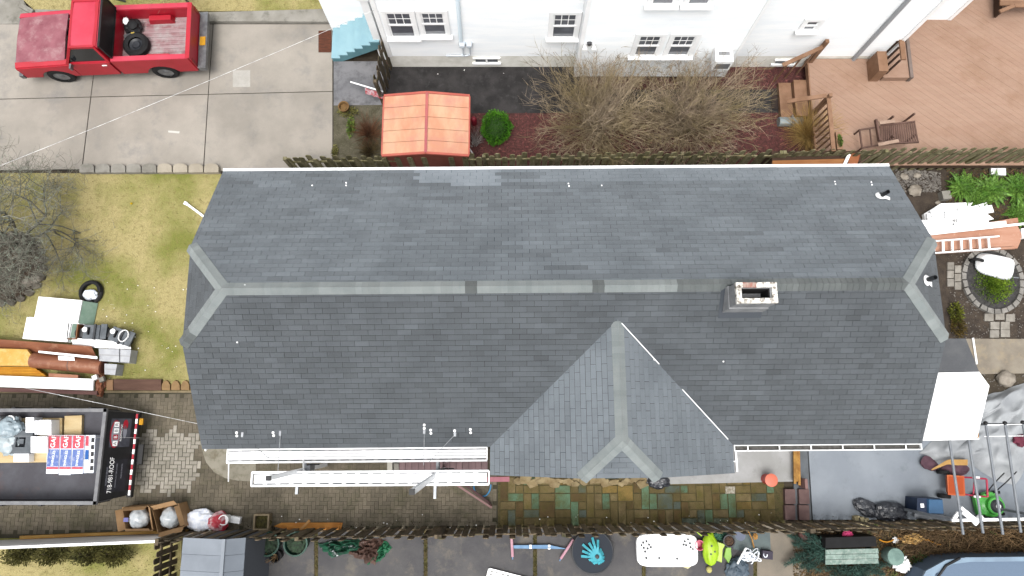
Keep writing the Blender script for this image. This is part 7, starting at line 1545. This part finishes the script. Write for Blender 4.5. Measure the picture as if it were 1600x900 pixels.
# dark shrubs behind the white fence
for i, (px, lb) in enumerate(((18, 'low dark green shrub at the frame edge behind the white fence'), (68, 'second dark green shrub from the frame edge behind the white fence'), (118, 'third dark green shrub from the frame edge behind the white fence'), (168, 'dark green shrub farthest right behind the white fence'))):
    b0 = G(px + 26 + rr(-8, 8), 850) - V3((0, .22, 0)); sh = T('dark_shrub', lb, 'shrub', b0, group=None); lf = MB(); leafclump(lf, b0 + V3((0, 0, .3)), (.46, .24, .3), 1500, .07, .02, i, .2); P('foliage', lf, mat('dark_shrub', c(118, 112, 56), c(84, 84, 40), 3, tone=.5, grain=0), sh, stuff=True)
    P('stems', MB().tube([b0, b0 + V3((.03, 0, .4))], .03, 6).tube([b0, b0 + V3((-.12, .05, .45))], .02, 5), mat('dark_bark', c(70, 58, 46)), sh)

# ------------------------------------------------------------------ bare lichen covered tree on the left
tb_ = G(40, 395); tree = T('bare_tree', 'bare grey tree with lichen covered twigs at the left of the lawn', 'tree', tb_); br, tw_ = MB(), MB()
def grow(p, d, L, r, lev):
    n = 4; pts = [p.copy()]; rs = [r]; dd = d.normalized()
    for i in range(n):
        dd = (dd + V3((rr(-.35, .35), rr(-.35, .35), rr(-.25, .22)))).normalized(); pts.append(pts[-1] + dd * L / n); rs.append(r * (1 - .5 * (i + 1) / n))
    (br if lev < 2 else tw_).tube(pts, rs, 6 if lev < 2 else 3, tone=rr(0, 1))
    if lev >= 5: return
    for k in range((4, 5, 4, 4, 2)[lev]):
        q = pts[random.choice((2, 3, 4, 4)) if lev else random.choice((3, 4, 4))]; a_ = rr(0, 6.28); s_ = (dd.orthogonal() @ Matrix.Rotation(a_, 3, dd)); nd = (dd * .75 + s_ * rr(.5, 1.0)); nd.z = nd.z * .6 + (.12 if lev < 2 else -.02)
        grow(q, nd, L * rr(.58, .85), max(.0045, r * .52), lev + 1)
random.seed(21)
for d_, L_ in (((-.15, .55, .7), 1.3), ((.55, .5, .55), 1.2), ((.1, .1, .8), .9), ((.45, -.3, .5), .95), ((-.3, 1.0, .45), 1.4), ((.3, 1.0, .45), 1.4), ((-.1, -.5, .5), .8)): grow(tb_ + V3((0, 0, .1)), V3(d_), L_, .05, 0)
br.tube([tb_ - V3((0, 0, .1)), tb_ + V3((0, 0, .12)), tb_ + V3((0, .02, .3))], [.16, .12, .08], 10)
m_bark = mat('lichen_bark', c(120, 116, 104), c(84, 80, 72), 5, tone=.3, c3=c(164, 174, 156), sc3=7, lo3=.5, hi3=.62, bump=.4)
P('trunk', br, m_bark, tree); P('crown', tw_, mat('lichen_twig', c(146, 143, 130), c(108, 105, 94), 3, tone=.45, c3=c(172, 182, 164), sc3=6, lo3=.52, hi3=.62, grain=0), tree, stuff=True)
mu = T('tree_ring', 'brown mulch ring edged with round stones under the bare tree', 'garden bed', G(15, 425)); mc = G(12, 420)
P('mulch', MB().prism([mc + V3((1.0 * math.cos(t), .95 * math.sin(t), 0)) for t in [i * math.pi / 14 for i in range(28)]], -.02, .03), mat('brown_mulch', c(92, 74, 58), c(66, 52, 42), 8, bump=.9, bsc=40, grain=.3), mu)
for i in range(24):
    t = i * math.pi / 12; P('stone', MB().blob(mc + V3((1.03 * math.cos(t), .98 * math.sin(t), .05)), (.13, .1, .08), .25, 1.5, 2, i), mat('ring_stone', c(128, 120, 108), c(104, 98, 88), 5, rnd=.15), mu)
for px, py, lb in ((43, 441, 'round pale stone under the bare tree'), (56, 436, 'flat tan stone under the bare tree')): S('garden_rock', lb, 'rock', MB().blob(G(px, py, .08), (.14, .13, .09), .2, 1.5, 3, px, flat=-.06), rk, smooth=True, ang=60)
# overhanging bare twigs above the truck bed corner
random.seed(33)
ov = T('bare_sapling', 'bare sapling with thin twigs overhanging the truck tailgate', 'tree', G(300, 8)); o1, o2 = MB(), MB(); b0 = G(296, 6)
o1.tube([b0, b0 + V3((.02, -.05, .8)), b0 + V3((-.05, -.2, 1.5))], [.035, .025, .015], 6)
for i in range(80): twig(o2, b0 + V3((rr(-.05, .05), rr(-.2, 0), rr(.7, 1.5))), (rr(-1, 1), rr(-1, .3), rr(-.1, .5)), rr(.4, 1.1), .006, .35, 4, .05, tone=rr(0, 1))
P('trunk', o1, m_bark, ov); P('twigs', o2, mat('sapling_twig', c(158, 134, 118), c(130, 108, 94), 3, tone=.3, grain=0), ov, stuff=True)
# small pale litter
random.seed(44); m_lit = mat('pale_litter', (.7, .7, .68)); lt_ = MB()
for i in range(94):
    px, py = (rr(150, 300), rr(440, 600)) if i < 50 else (rr(300, 1240), rr(800, 826)) if i < 90 else (rr(640, 800), rr(105, 150))
    s_ = rr(.008, .022); lt_.blob(G(px, py, .03), (s_, s_ * .8, s_ * .5), .3, 2, 1, i)
o = ST('litter_scraps', lt_, m_lit, 'stuff')

# repeats share a group
kinds_ = {}
for o in list(bpy.data.objects):
    if o.parent is None and 'category' in o.keys() and 'kind' not in o.keys(): kinds_.setdefault(o.name.split('.')[0], []).append(o)
for k_, lst in kinds_.items():
    if len(lst) > 1:
        for o in lst:
            if 'group' not in o.keys(): o['group'] = k_.replace('_', ' ') + ' items around the house'
